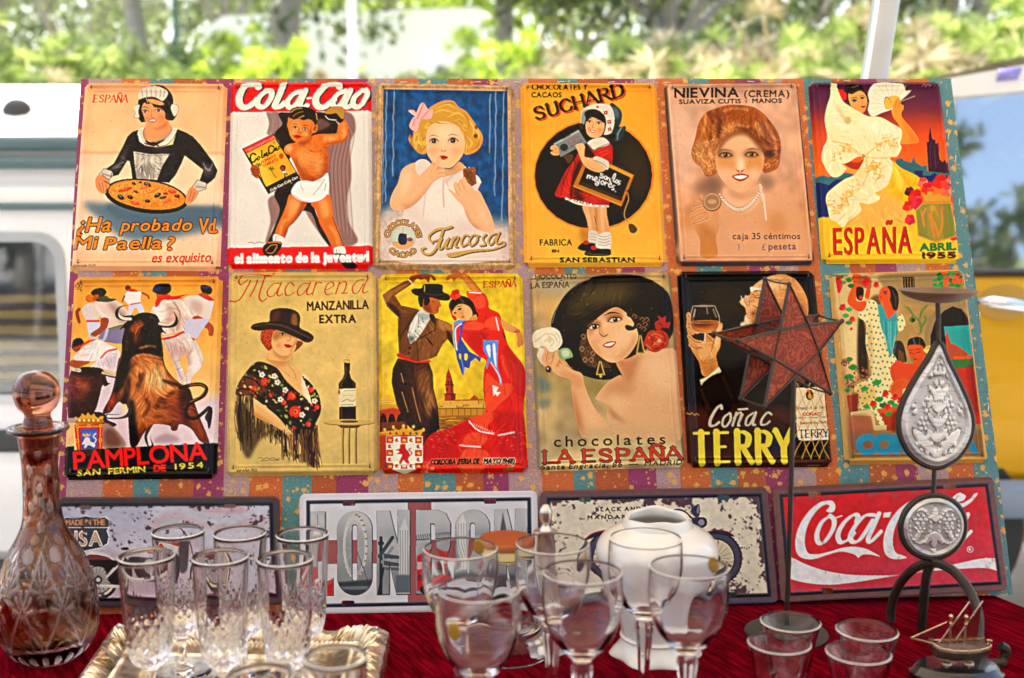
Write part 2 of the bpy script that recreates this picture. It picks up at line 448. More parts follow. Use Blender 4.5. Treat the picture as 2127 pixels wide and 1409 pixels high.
def match(loop,x0,x1,z0,z1):
 cx=sum(p[0]for p in loop)/len(loop);cz=sum(p[1]for p in loop)/len(loop);q=[]
 for x,z in loop:
  dx,dz=x-cx,z-cz
  tx=((x1-cx)/dx if dx>0 else(x0-cx)/dx)if abs(dx)>1e-9 else 1e9
  tz=((z1-cz)/dz if dz>0 else(z0-cz)/dz)if abs(dz)>1e-9 else 1e9
  t=min(tx,tz);q.append((cx+dx*t,cz+dz*t))
 return q
plate_hole(b,match(win,.05,1.60,.70,1.235),win,0,.03)
b.box((1.60+(XB-1.60)/2,.02,.9675),(XB-1.60,.04,.535));
win2=roundrect(-1.15,-.1,.74,1.19,.07)
plate_hole(b,match(win2,-1.30,.05,.70,1.235),win2,0,.03)
b.box(((-1.30+XA)/2,.02,.9675),(-1.30-XA,.04,.535))
strip(b,[(.0,1.235),(.0,1.25),(-.012,1.262),(-.012,1.30),(.004,1.312),(.01,1.33),(.012,1.40),(.03,1.47),(.09,1.54),(.22,1.585),(.8,1.61),(1.4,1.585),(1.6,1.45),(1.62,.5),(1.6,.3)],XA,XB)
for xx in(XA,XB):
 b.prism([(xx,.05,.30),(xx,1.6,.30),(xx,1.62,.5),(xx,1.6,1.45),(xx,1.4,1.585),(xx,.8,1.61),(xx,.22,1.585),(xx,.09,1.54),(xx,.03,1.47),(xx,.02,.7),(xx,.02,.4)],(.02 if xx<0 else-.02,0,0))
b.build('body',WHITECAR,van)
f=MB();plate_hole(f,win,roundrect(.175,1.415,.765,1.165,.05),-.006,.03);f.build('window_frame',simple('grey_trim',(.42,.44,.46),.3,.1,20,metal=.7),van)
f=MB();f.prism([(x,.012,z)for x,z in roundrect(.17,1.42,.76,1.17,.05)],(0,.005,0));f.build('window',CGLASS,van)
f=MB();f.prism([(x,.012,z)for x,z in win2],(0,.005,0));f.build('window',CGLASS,van)
m,N,L=mat('striped_reflection');bs=N['Principled BSDF'];setp(bs,rough=.8)  # striped reflection in the van window, painted on a sheet behind the glass
tc=N.new('ShaderNodeTexCoord');wv=N.new('ShaderNodeTexWave');wv.bands_direction='Z';wv.inputs['Scale'].default_value=7.6;wv.inputs['Distortion'].default_value=.7;wv.inputs['Detail Scale'].default_value=2
L.new(tc.outputs['Object'],wv.inputs['Vector'])
rp=N.new('ShaderNodeValToRGB');e=rp.color_ramp.elements;e[0].color=(*lin('2e1e08'),1);e[0].position=.3;e[1].color=(*lin('ffe070'),1);e[1].position=.66
q=e.new(.48);q.color=(*lin('ffb400'),1)
L.new(wv.outputs[0],rp.inputs[0]);L.new(rp.outputs[0],bs.inputs['Base Color'])
b=MB();v=[];n=24
for i in range(n+1):
 z=.78+.26*i/n;v.append((.17,.045+.01*math.sin(i*1.3),z));v.append((1.42,.045+.01*math.sin(i*1.3),z))
b.add(v,[(2*i,2*i+1,2*i+3,2*i+2)for i in range(n)])
so=b.build('painted_reflection',m,van,True,False);so.modifiers.new('thick','SOLIDIFY').thickness=.004
b=MB();b.box((.8,.55,.74),(1.4,.6,.12),.05);b.box((.8,.75,.95),(1.3,.12,.5),.05);b.build('seat',simple('seat_cloth',(.10,.14,.16),.9,.3,20),van)
b=MB();b.tube([(XA,-.012,1.418),(XB,-.012,1.418)],.022,8);b.tube([(XA,-.02,1.368),(XB,-.02,1.368)],.018,8);b.tube([(XA,-.015,1.256),(XB,-.015,1.256)],.010,8);b.build('roof_gutter',simple('teal_grey_trim',(.09,.16,.18),.4,.15,10),van)
b=MB();strip(b,[(-.03,.615),(-.045,.63),(-.045,.66),(-.02,.675)],XA,XB,2);b.build('side_moulding',DARKPL,van)
b=MB();b.lathe([(0,0),(.04,0),(.04,.015),(.03,.025),(0,.03)],20,(0,0,0));o=b.build('fuel_cap',DARKPL,van);o.rotation_euler=(R(90),0,0);o.location=(1.31,.075,1.495)
for xx in(-1.3,2.0):wheel(van,xx,.10,.30,.30,.2)
b=MB();b.tube([(1.75,-.035,1.0),(1.78,-.05,1.0),(1.92,-.05,1.0),(1.95,-.035,1.0)],.014,8);b.build('door_handle',DARKPL,van)
GOLD=simple('gold_car_paint',lin('c0900c'),.35,.05,4,coat=.15,metal=.15,spec=.2)
GY=3.3
car=thing('parked_car','golden yellow parked car behind the right end of the board, chrome door handle','car',(.45,GY,0))
b=MB()
prof=[(.10,.24),(.03,.30),(.0,.42),(-.02,.50),(-.05,.60),(-.06,.72),(-.05,.82),(-.045,.94),(-.01,1.03),(.03,1.07)]
strip(b,prof,.0,3.9,20)
roofp=[(.0,1.07),(.12,1.22),(.30,1.43),(.55,1.56),(.8,1.63),(1.05,1.69),(1.7,1.74),(2.3,1.64),(2.8,1.2),(2.95,1.07)]
def skin(b,P):
 v=[(x,.03+max(0,z-1.07)*.17,z)for x,z in P]+[(x,1.62-max(0,z-1.07)*.17,z)for x,z in P];n=len(P)
 b.add(v,[(j,j+1,n+j+1,n+j)for j in range(n-1)])
skin(b,[(.0,.24),(.0,1.07)]);skin(b,[(2.95,1.07),(3.9,.9),(3.9,.24)])
b.build('body',GOLD,car)
ROOFM=simple('sky_reflection_roof',(.66,.63,.54),.25,.04,4,coat=.5)  # roof coloured pale to carry the sky's reflection
b=MB();skin(b,roofp);b.build('roof',ROOFM,car)
lean=lambda z:.03+max(0,z-1.07)*.17
def upper(loop,off):return[(x,lean(z)+off,z)for x,z in loop]
wl=[(.42,1.075),(2.75,1.075),(2.30,1.46),(1.8,1.59),(1.2,1.60),(.80,1.565),(.60,1.48),(.46,1.25)]
ol=[(.0,1.05),(2.95,1.05),(2.42,1.58),(1.85,1.69),(1.2,1.69),(.75,1.61),(.40,1.49),(.10,1.22)]
b=MB();n=len(wl)
v=upper(ol,-.012)+upper(wl,-.012)+upper(wl,.02)
b.add(v,[(j,(j+1)%n,n+(j+1)%n,n+j)for j in range(n)]+[(n+j,n+(j+1)%n,2*n+(j+1)%n,2*n+j)for j in range(n)])
b.build('roof_pillar',ROOFM,car)
b=MB();b.prism(upper(wl,.004),(0,.005,0));b.build('window',car_glass('window_glass_grey',(.62,.68,.70),.03,.4),car)
b=MB();b.tube([(.42,lean(1.07)-.016,1.066),(2.75,lean(1.07)-.016,1.066)],.012,8);b.build('window_trim',DARKPL,car)
hx=(2075-1063.5)/FPX*GY-.45
b=MB();b.tube([(hx-.07,-.05,.985),(hx-.05,-.085,.988),(hx,-.095,.982),(hx+.06,-.085,.972),(hx+.08,-.05,.965)],[.014,.019,.021,.019,.013],10);b.build('door_handle',CHROME,car)
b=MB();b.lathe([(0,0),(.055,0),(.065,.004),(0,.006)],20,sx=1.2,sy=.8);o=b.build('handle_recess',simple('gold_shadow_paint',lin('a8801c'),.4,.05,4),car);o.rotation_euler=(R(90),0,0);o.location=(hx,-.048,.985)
b=MB();b.prism([(hx+.02,lean(1.65)-.018,1.648),(hx+.085,lean(1.65)-.018,1.652),(hx+.07,lean(1.62)-.018,1.618),(hx+.01,lean(1.62)-.018,1.612)],(0,.012,0));b.build('roof_sticker',simple('violet_sticker',lin('7f77b8'),.2,.2,30),car)
b=MB();strip(b,[(-.055,.36),(-.065,.38),(-.065,.45),(-.04,.47)],.0,3.9,2);b.build('side_sill',simple('blue_grey_sill',(.16,.21,.27),.4,.15,8),car)
b=MB();b.box((1.6,.8,.95),(1.4,1.2,.1),.04);b.box((1.3,.8,1.15),(.15,1.2,.5),.05);b.box((1.3,.45,1.4),(.1,.25,.16),.04);b.build('seat',simple('seat_grey',(.12,.13,.14),.9,.3,20),car)
b=MB();b.box((hx-.12,-.048,.66),(.006,.01,.7));b.build('door_seam',DARKPL,car)
for xx in(.75,3.1):wheel(car,xx,.08,.31,.31,.2)
def camper(px,Y,L_,h,label,rz=0.0):
 z=float(ground_h(np.array(xat(px,Y)),np.array(Y)))
 t=thing('camper_van',label,'camper van',(xat(px,Y),Y,z),rz)
 b=MB();W=2.1;x0,x1=-L_/2,L_/2
 b.prism([(x0,-W/2,.45),(x1-.9,-W/2,.45),(x1,-W/2,.5),(x1,-W/2,1.1),(x1-.75,-W/2,1.35),(x1-1.1,-W/2,1.95),(x1-.35,-W/2,2.1),(x1-.35,-W/2,h-.2),(x1-.7,-W/2,h),(x0+.2,-W/2,h),(x0,-W/2,h-.2)],(0,W,0))
 b.build('body',simple('bright_white_paint',(.92,.92,.90),.3,.03,4),t)
 for(a,c,z0,z1)in((x0+.5,x0+1.6,h-1.0,h-.45),(x0+2.2,x0+3.2,h-1.0,h-.45)):
  b=MB();b.prism([(x,-W/2-.012,zz)for x,zz in roundrect(a,c,z0,z1,.06)],(0,.02,0));b.build('window',simple('dark_window',(.03,.05,.06),.08,.2,5),t)
 b=MB();b.prism([(x1-1.9,-W/2-.012,1.35),(x1-.95,-W/2-.012,1.35),(x1-1.25,-W/2-.012,1.9),(x1-1.9,-W/2-.012,1.9)],(0,.02,0));b.build('cab_window',simple('teal_window',(.03,.12,.14),.08,.2,5),t)
 b=MB();b.prism([(x1-.73,-W/2+.15,1.40),(x1-.73,W/2-.15,1.40),(x1-1.07,W/2-.15,1.93),(x1-1.07,-W/2+.15,1.93)],(.012,0,.012));b.build('windscreen',bpy.data.materials['teal_window'],t)
 b=MB();b.box((0,-W/2-.01,.9),(L_*.9,.02,.12));b.build('side_stripe',simple('grey_stripe',(.35,.38,.4),.5,.1,5),t)
 b=MB();b.box((x1-1.1,-W/2-.2,1.6),(.1,.16,.28),.03);b.build('mirror',DARKPL,t)
 for xx in(x0+1.2,x1-1.0):wheel(t,xx,-W/2+.08,.36,.36,.22)
 return t
camper(745,21,5.4,2.75,'white camper van parked behind the forked tree trunk, dark side window',R(168))
def sedan(px,Y,label,m,rz):
 z=float(ground_h(np.array(xat(px,Y)),np.array(Y)))
 t=thing('parked_car',label,'car',(xat(px,Y),Y,z),rz)
 side=[(-2.1,.3),(2.1,.3),(2.12,.65),(1.95,.85),(1.2,.95),(.55,1.42),(-.8,1.48),(-1.5,1.0),(-2.1,.92)]
 b=MB();b.prism([(x,-.85,zz)for x,zz in side],(0,1.7,0));b.build('body',m,t)
 for poly in([(1.05,.98),(.5,1.36),(-.1,1.40),(-.1,.98)],[(-.2,.98),(-.2,1.40),(-.8,1.41),(-1.3,1.0)]):
  b=MB();b.prism([(x,-.86,zz)for x,zz in poly],(0,.02,0));b.build('window',bpy.data.materials['dark_window'],t)
 for xx in(-1.3,1.3):wheel(t,xx,-.78,.32,.32,.2)
sedan(1130,19,'silver white car far behind the hedge, left one of two',WHITECAR,R(10));sedan(1245,20.5,'white car far behind the hedge, right one of two',WHITECAR,R(-6))
bpy.data.objects['parked_car.001'].location.z+=.0
m,N,L=mat('canopy_fabric');N.remove(N['Principled BSDF'])
d=N.new('ShaderNodeBsdfDiffuse');d.inputs[0].default_value=(.84,.80,.72,1);t_=N.new('ShaderNodeBsdfTranslucent');t_.inputs[0].default_value=(.88,.80,.68,1)
ms=N.new('ShaderNodeMixShader');ms.inputs[0].default_value=.34
L.new(d.outputs[0],ms.inputs[1]);L.new(t_.outputs[0],ms.inputs[2]);L.new(ms.outputs[0],N['Material Output'].inputs['Surface'])
tent=thing('market_canopy','stall canopy whose tilted grey metal pole rises behind the board on the right','canopy',(0,.4,0))
b=MB();v=[];f=[];nx,ny=12,10
for i in range(ny+1):
 for j in range(nx+1):
  u=j/nx*2-1;q=i/ny*2-1
  v.append((u*2.0,.3+q*2.15,2.32+.55*(1-max(abs(u),abs(q)))+.02*math.sin(j*2.1)*math.cos(i*1.7)))
for i in range(ny):
 for j in range(nx):f.append((i*(nx+1)+j,i*(nx+1)+j+1,(i+1)*(nx+1)+j+1,(i+1)*(nx+1)+j))
b.add(v,f);c_=b.build('roof_fabric',m,tent,True,False);c_.modifiers.new('thick','SOLIDIFY').thickness=.003
def pole(x0,y0,x1,y1):
 b=MB();p0,p1=Vector((x0,y0,0)),Vector((x1,y1,2.36));d=(p1-p0)
 q=d.to_track_quat('Z','Y').to_matrix()
 prof=roundrect(-.02,.02,-.02,.02,.006,3)
 prof=[(x*(1.15 if abs(x)>abs(z)else 1),z)for x,z in prof]
 pv=[p0+q@Vector((x,z,0))for x,z in prof];b.prism(pv,d);b.build('pole',STEEL,tent)
TY=2.05-.4
a0=atY(1816,160,2.05);a1=atY(1840,0,2.05);s_=(a1.x-a0.x)/(a1.z-a0.z)
pole(a0.x-s_*a0.z,TY,a0.x+s_*(2.36-a0.z),TY)
pole(-2.0,TY,-2.0,TY);pole(-1.98,-1.73,-1.98,-1.73);pole(1.98,-1.73,1.98,-1.73)
for i,(x_,y_)in enumerate(((-4.6,-5.6),(-.2,-5.9),(4.4,-5.5))):  # canopies added out of view to give glass and signs bright highlights
 q_=dup(tent,'unseen white canopy added behind the photographer for bright reflections');q_.location=(x_,y_,0);q_['group']='unseen canopies added for bright reflections'
def nums(s):
 if isinstance(s,str):s=[float(q)for q in s.replace(',',' ').split()]
 return np.asarray(s,float).reshape(-1,2)
def srgb(h):return np.array([int(h[i:i+2],16)/255 for i in(0,2,4)])
def homog(src,dst):
 A=[];B=[]
 for(x,y),(u,v)in zip(src,dst):
  A+=[[x,y,1,0,0,0,-u*x,-u*y],[0,0,0,x,y,1,-v*x,-v*y]];B+=[u,v]
 h=np.linalg.solve(np.array(A,float),np.array(B,float));return np.append(h,1).reshape(3,3)
def box1(a,r,ax):
 if r<1:return a
 k=2*r+1;pad=[(0,0)]*a.ndim;pad[ax]=(r+1,r)
 c=np.cumsum(np.pad(a,pad,mode='edge'),axis=ax)
 n=a.shape[ax]
 return(np.take(c,np.arange(k,n+k),axis=ax)-np.take(c,np.arange(0,n),axis=ax))/k
def gblur(a,s):
 r=max(1,int(round(s*.87)))
 for ax in(0,1):
  for _ in range(3):a=box1(a,r,ax)
 return a
_glyph={}
def glyph(ch):
 """outline loops of one character of the built-in font, cap height 1"""
 if ch in _glyph:return _glyph[ch]
 cu=bpy.data.curves.new('g','FONT');cu.body=ch;cu.fill_mode='NONE';cu.resolution_u=4
 o=bpy.data.objects.new('g',cu);COL.objects.link(o)
 dg=bpy.context.evaluated_depsgraph_get();me=o.evaluated_get(dg).to_mesh()
 V=[(v.co.x,v.co.y)for v in me.vertices];nb={}
 for e in me.edges:
  a,c=e.vertices;nb.setdefault(a,[]).append(c);nb.setdefault(c,[]).append(a)
 seen=set();loops=[]
 for s0 in nb:
  if s0 in seen:continue
  lp=[s0];seen.add(s0);cur=s0
  while True:
   nx=[q for q in nb[cur]if q not in seen]
   if not nx:break
   cur=nx[0];seen.add(cur);lp.append(cur)
  if len(lp)>2:loops.append(np.array([V[i]for i in lp]))
 o.evaluated_get(dg).to_mesh_clear();bpy.data.objects.remove(o);bpy.data.curves.remove(cu)
 _glyph[ch]=loops;return loops
def capheight():
 if 'CAP' not in _glyph:
  q=glyph('H');_glyph['CAP']=max(l[:,1].max()for l in q)
 return _glyph['CAP']
SER={'A':"0 0 .42 1|.42 1 .88 0|.17 .34 .7 .34",'C':"~.82 .78 .62 .98 .38 .97 .13 .72 .1 .4 .25 .08 .5 0 .72 .06 .85 .25",'D':"~.12 1 .45 1 .76 .84 .86 .5 .76 .16 .45 0 .12 0|.14 0 .14 1",'E':".14 0 .14 1|.14 .97 .74 .97|.14 .52 .6 .52|.14 .03 .76 .03",'H':".14 0 .14 1|.8 0 .8 1|.14 .5 .8 .5",'L':".14 1 .14 0|.14 .03 .72 .03",'N':".14 0 .14 1|.14 1 .8 0|.8 0 .8 1",'P':".14 0 .14 1|~.14 .97 .48 .97 .74 .86 .76 .7 .66 .52 .4 .46 .14 .46",'R':".14 0 .14 1|~.14 .97 .48 .97 .72 .86 .74 .72 .64 .55 .4 .5 .14 .5|.42 .5 .86 0",'S':"~.7 .8 .55 .97 .34 .98 .16 .86 .17 .66 .4 .53 .64 .4 .72 .2 .58 .03 .32 .01 .12 .16",'U':"~.12 1 .12 .35 .2 .08 .44 -.01 .68 .08 .78 .35 .78 1",'T':".42 0 .42 1|.04 .97 .82 .97",'Y':"0 1 .42 .45|.84 1 .42 .45|.42 .48 .42 0",'O':"~.45 1 .2 .9 .08 .5 .2 .1 .45 0 .7 .1 .82 .5 .7 .9 .45 1",'M':".1 0 .14 1|.14 1 .5 .2|.5 .2 .86 1|.86 1 .9 0",'I':".2 0 .2 1",'B':".14 0 .14 1|~.14 .97 .45 .97 .66 .86 .66 .64 .45 .53 .14 .53|~.14 .53 .5 .53 .76 .42 .76 .14 .5 .02 .14 .02"}
SER['Ñ']=SER['N']+"|~.22 1.16 .36 1.26 .52 1.17 .7 1.26"
class Art:
 def __init__(s,quad,W,H,bg):
  s.W,s.H=W*2,H*2
  s.Hm=homog(quad,[(0,0),(s.W,0),(s.W,s.H),(0,s.H)])
  q=np.asarray(quad,float);s.k=s.W/((np.linalg.norm(q[1]-q[0])+np.linalg.norm(q[2]-q[3]))/2)
  s.img=np.empty((s.H,s.W,3));s.img[:]=srgb(bg)
  s.dx=s.dy=0.0
  s.hgt=np.zeros((s.H,s.W))
 def tr(s,P):
  P=np.asarray(P,float);w=P@s.Hm[2,:2]+1
  return(P@s.Hm[:2,:2].T+s.Hm[:2,2])/w[:,None]
 def full(s):return np.ones((s.H,s.W))
 def raster(s,loops):
  """even-odd coverage of loops given in canvas pixels"""
  a=np.vstack(loops);y0=max(0,int(a[:,1].min())-1);y1=min(s.H,int(a[:,1].max())+2)
  M=np.zeros((s.H,s.W))
  if y1<=y0:return M
  X=np.zeros((y1-y0,s.W+1),np.int32)
  for lp in loops:
   P=lp;Q=np.roll(lp,-1,0)
   for(ax,ay),(bx,by)in zip(P,Q):
    if ay==by:continue
    if ay>by:ax,ay,bx,by=bx,by,ax,ay
    r0=max(y0,math.ceil(ay-.5));r1=min(y1-1,math.ceil(by-.5)-1)
    if r1<r0:continue
    rows=np.arange(r0,r1+1);xs=ax+(rows+.5-ay)/(by-ay)*(bx-ax)
    c=np.clip(np.ceil(xs-.5).astype(int),0,s.W);np.add.at(X,(rows-y0,c),1)
  M[y0:y1]=(np.cumsum(X,1)[:,:s.W]%2)
  return M
 def comp(s,M,col):
  c=srgb(col)if isinstance(col,str)else col
  ys=np.where(M.any(1))[0]
  if len(ys)==0:return
  a,b=ys[0],ys[-1]+1;m=M[a:b,:,None]
  s.img[a:b]=s.img[a:b]*(1-m)+c*m
 def fin(s,M,col,b,a,m):
  if b:M=gblur(M,b*s.k)
  if m is not None:M=M*m
  s.comp(M*a,col);return M
 def P(s,pts,col,b=0,a=1,m=None,sm=1):
  p=nums(pts)
  if sm and len(p)>3:p=spline(p,True,5)
  return s.fin(s.raster([s.tr(p)]),col,b,a,m)
 def Q(s,pts,col,b=0,a=1,m=None):return s.P(pts,col,b,a,m,0)
 def E(s,x,y,rx,ry,col,rot=0,b=0,a=1,m=None):
  t=np.linspace(0,2*np.pi,28,endpoint=False);c,q=math.cos(R(rot)),math.sin(R(rot))
  u,v=rx*np.cos(t),ry*np.sin(t)
  return s.fin(s.raster([s.tr(np.stack([x+u*c-v*q,y+u*q+v*c],1))]),col,b,a,m)
 def strokemask(s,p,w):
  """p canvas points, w canvas widths"""
  M=np.zeros((s.H,s.W))
  for i in range(len(p)-1):
   (ax,ay),(bx,by)=p[i],p[i+1];ra,rb=w[i]/2,w[i+1]/2;rm=max(ra,rb)+1.5
   x0=max(0,int(min(ax,bx)-rm));x1=min(s.W,int(max(ax,bx)+rm)+1);y0=max(0,int(min(ay,by)-rm));y1=min(s.H,int(max(ay,by)+rm)+1)
   if x1<=x0 or y1<=y0:continue
   gx,gy=np.meshgrid(np.arange(x0,x1)+.5,np.arange(y0,y1)+.5)
   dx,dy=bx-ax,by-ay;L2=dx*dx+dy*dy+1e-9
   t=np.clip(((gx-ax)*dx+(gy-ay)*dy)/L2,0,1)
   d=np.hypot(gx-ax-t*dx,gy-ay-t*dy)
   c=np.clip(ra+(rb-ra)*t-d+.5,0,1)
   M[y0:y1,x0:x1]=np.maximum(M[y0:y1,x0:x1],c)
  return M
 def S(s,pts,w,col,sm=1,nib=None,lo=.35,taper=0,b=0,a=1,m=None,k=6):
  """brush stroke; nib = pen angle in degrees for thick-and-thin, taper thins the ends"""
  p=nums(pts)
  if sm and len(p)>2:p=spline(p,False,k)
  q=s.tr(p);n=len(q);ws=np.full(n,float(w))*s.k
  if nib is not None:
   d=np.gradient(p,axis=0);an=np.arctan2(d[:,1],d[:,0]);ws*=lo+(1-lo)*np.abs(np.sin(an-R(nib)))
  if taper:
   t=np.linspace(0,1,n);ws*=np.clip(np.minimum(t,1-t)/taper,.15,1)if taper>0 else np.clip((1-t)/-taper,.1,1)
  return s.fin(s.strokemask(q,ws),col,b,a,m)
 def T(s,txt,p0,p1,h,col,shear=0,bold=0,ol=None,sp=.14,a=1,serif=0,arc=None,bend=0):
  """text fitted between two baseline points, cap height h (crop pixels); ol=(width, colour) outline"""
  cap=capheight();x=0;items=[]
  for ch in txt:
   if ch==' ':x+=.42;continue
   if serif and ch in SER:
    w_={'I':.4,'L':.8,'M':1.0}.get(ch,.9);items.append((ch,x,None));x+=w_*.95+sp;continue
   g=glyph(ch)
   if not g:continue
   mn=min(l[:,0].min()for l in g);mxx=max(l[:,0].max()for l in g)
   items.append((ch,x,[np.stack([(l[:,0]-mn)/cap,l[:,1]/cap],1)for l in g]));x+=(mxx-mn)/cap+sp
  tot=max(1e-6,x-sp);p0=np.array(p0,float);p1=np.array(p1,float);d=p1-p0;ln=np.linalg.norm(d);d/=ln;up=np.array([d[1],-d[0]])
  sx=ln/tot
  def place(l,x0):
   X=(l[:,0]+x0)*sx;Yv=l[:,1]*h
   if arc:
    cx,cy,r0,a0,a1=arc;an=R(a0)+(R(a1)-R(a0))*X/ln;sg=1 if a1>a0 else-1
    rr=r0+sg*Yv;return np.stack([cx+rr*np.cos(an),cy+rr*np.sin(an)],1)
   o=p0+np.outer(X+shear*Yv,d)+np.outer(Yv,up)
   if bend:o[:,1]-=bend*np.sin(np.pi*np.clip(X/ln,0,1))
   return o
  fills=[];strokes=[]
  for ch,x0,g in items:
   if g is None:
    th=serif*h
    for st in SER[ch].split('|'):
     sm=st[0]=='~';q=nums(st.lstrip('~'))
     raw=q
     if sm:q=spline(q,False,6)
     elif len(q)==2:q=q[0]+(q[1]-q[0])*np.linspace(0,1,7)[:,None]
     e=np.gradient(q,axis=0);e=e/(np.linalg.norm(e,axis=1)[:,None]+1e-9)
     ws=th*(.42+.58*np.abs(e[:,1])**.8)
     if not sm and raw[1][0]>raw[0][0]and raw[0][1]<raw[1][1]and abs(raw[1][0]-raw[0][0])>.3:ws*=.6
     strokes.append((place(q,x0),ws))
     for en,nx_ in((0,1),(-1,-2)):
      if abs(e[en,1])>.45 and raw[en][1]in(0.,1.):
       bx=.13;q2=np.array([[raw[en][0]-bx,raw[en][1]],[raw[en][0]+bx,raw[en][1]]]);q2[:,1]+=.03 if raw[en][1]==0 else-.03
       strokes.append((place(q2,x0),np.full(2,th*.38)))
   else:fills.append([place(l,x0)for l in g])
  M=np.zeros((s.H,s.W));MO=np.zeros((s.H,s.W))
  for g in fills:
   cl=[s.tr(l)for l in g];M=np.maximum(M,s.raster(cl))
   for l in cl:
    lc=np.vstack([l,l[:1]])
    if bold:M=np.maximum(M,s.strokemask(lc,np.full(len(lc),bold*s.k)))
    if ol:MO=np.maximum(MO,s.strokemask(lc,np.full(len(lc),(bold+2*ol[0])*s.k)))
  for q,ws in strokes:
   c=s.tr(q);M=np.maximum(M,s.strokemask(c,ws*s.k))
   if ol:MO=np.maximum(MO,s.strokemask(c,(ws+2*ol[0])*s.k))
  if ol:s.comp(np.maximum(MO,M)*a,ol[1])
  s.comp(M*a,col);return M
 def shadow(s,fn,dx,dy,col):
  """draw the same lettering once displaced in the shadow colour, then in its own"""
  H0=s.Hm.copy();s.Hm=s.Hm@np.array([[1,0,dx],[0,1,dy],[0,0,1.]]);fn(col);s.Hm=H0;fn(None)
 def grad(s,stops):
  """vertical print gradient: list of (canvas fraction, colour)"""
  t=np.linspace(0,1,s.H);ys=[a for a,_ in stops];C=np.array([srgb(c)for _,c in stops])
  for i in range(3):s.img[:,:,i]=np.interp(t,ys,C[:,i])[:,None]
 def mottle(s,amp,cell,seed=1,tint=None,m=None):
  r=np.random.default_rng(seed);a=r.normal(size=(s.H//cell+3,s.W//cell+3));a=np.kron(a,np.ones((cell,cell)))[:s.H,:s.W]
  a=gblur(a,cell*.6);a/=a.std()+1e-9
  if m is not None:a=a*m
  if tint is None:s.img=np.clip(s.img*(1+amp*a[...,None]),0,1)
  else:
   w_=np.clip(a*amp,0,1)[...,None];s.img=s.img*(1-w_)+srgb(tint)*w_
 def specks(s,n,col,r0,r1,seed=2,a=.6,box=None):
  r=random.Random(seed)
  M=np.zeros((s.H,s.W))
  for _ in range(n):
   x,y,q=r.uniform(0,s.W),r.uniform(0,s.H),r.uniform(r0,r1);x0,y0=int(x),int(y);k=int(q+1)
   M[max(0,y0-k):y0+k,max(0,x0-k):x0+k]=r.uniform(.3,1)
  s.comp(gblur(M,.8)*a,col)
 def wear(s,col,seed,thr,edge,cell=9,a=1.0,base=-9):
  """chipped paint: noise that grows towards the edges"""
  r=np.random.default_rng(seed);n=np.zeros((s.H,s.W))
  for c_,k in((cell*4,1.0),(cell,.8),(max(2,cell//3),.45)):
   q=np.kron(r.normal(size=(s.H//c_+2,s.W//c_+2)),np.ones((c_,c_)))[:s.H,:s.W];q=gblur(q,c_*.5);n+=k*q/q.std()
  yy,xx=np.mgrid[0:s.H,0:s.W];d=np.minimum(np.minimum(xx,s.W-xx),np.minimum(yy,s.H-yy))/s.H
  f=np.exp(-np.clip(d-edge[0],0,9)/edge[1])*edge[2]
  M=((n+f)>thr).astype(float)*(d>edge[0]);s.comp(gblur(M,.6)*a,col);return M
 def brush(s,n,ln,w,amp,seed=1,m=None,ang=None,curve=.25):
  """painterly strokes that lighten and darken what is already there (lengths in crop pixels)"""
  r=np.random.default_rng(seed);f=gblur(np.kron(r.normal(size=(s.H//40+2,s.W//40+2)),np.ones((40,40)))[:s.H,:s.W],30);f*=2.2/(f.std()+1e-9)
  if m is None:ys,xs=r.integers(0,s.H,n),r.integers(0,s.W,n)
  else:
   q=np.argwhere(m>.5)
   if len(q)==0:return
   q=q[r.integers(0,len(q),n)];ys,xs=q[:,0],q[:,1]
  for sg in(1,-1):
   M=np.zeros((s.H,s.W))
   for x,y in zip(xs[sg>0::2]if sg>0 else xs[1::2],ys[0::2]if sg>0 else ys[1::2]):
    a=(f[y,x]if ang is None else R(ang)+.35*f[y,x]);k=ln*s.k*r.uniform(.5,1.2);c=curve*r.normal();d=np.array([math.cos(a),math.sin(a)]);e=np.array([-d[1],d[0]])
    p=np.array([x,y])+np.outer([-.5,0,.5],d)*k+np.outer([0,c*.3,0],e)*k;p=spline(p,False,4);ws=w*s.k*r.uniform(.6,1.3)*np.sin(np.linspace(.25,math.pi-.1,len(p)))
    x0,x1=int(max(0,p[:,0].min()-4)),int(min(s.W,p[:,0].max()+5));y0,y1=int(max(0,p[:,1].min()-4)),int(min(s.H,p[:,1].max()+5))
    if x1-x0<2 or y1-y0<2:continue
    gx,gy=np.meshgrid(np.arange(x0,x1)+.5,np.arange(y0,y1)+.5);D=np.full(gx.shape,-9.)
    for(ax,ay),(bx,by),ra in zip(p[:-1],p[1:],ws):t=np.clip(((gx-ax)*(bx-ax)+(gy-ay)*(by-ay))/((bx-ax)**2+(by-ay)**2+1e-9),0,1);D=np.maximum(D,ra/2-np.hypot(gx-ax-t*(bx-ax),gy-ay-t*(by-ay)))
    M[y0:y1,x0:x1]=np.maximum(M[y0:y1,x0:x1],np.clip(D+.5,0,1)*r.uniform(.4,1))
   if m is not None:M=M*m
   s.img=np.clip(s.img*(1+sg*amp*M[...,None])+(.04*amp*M[...,None]if sg>0 else 0),0,1)
 def out(s):
  """halved to mesh resolution, with the crisp edges and grain of offset printing"""
  a=s.img.reshape(s.H//2,2,s.W//2,2,3).mean((1,3));lo=np.stack([gblur(a[...,i],5)for i in range(3)],-1);l2=np.stack([gblur(a[...,i],1.4)for i in range(3)],-1)
  a=a+.32*(a-lo)+.25*(a-l2);r=np.random.default_rng(1);a=a*(1+.013*r.normal(size=a.shape[:2]))[...,None]
  g=a.mean(-1,keepdims=True);a=g+(a-g)*1.1
  return np.clip(a,0,1)
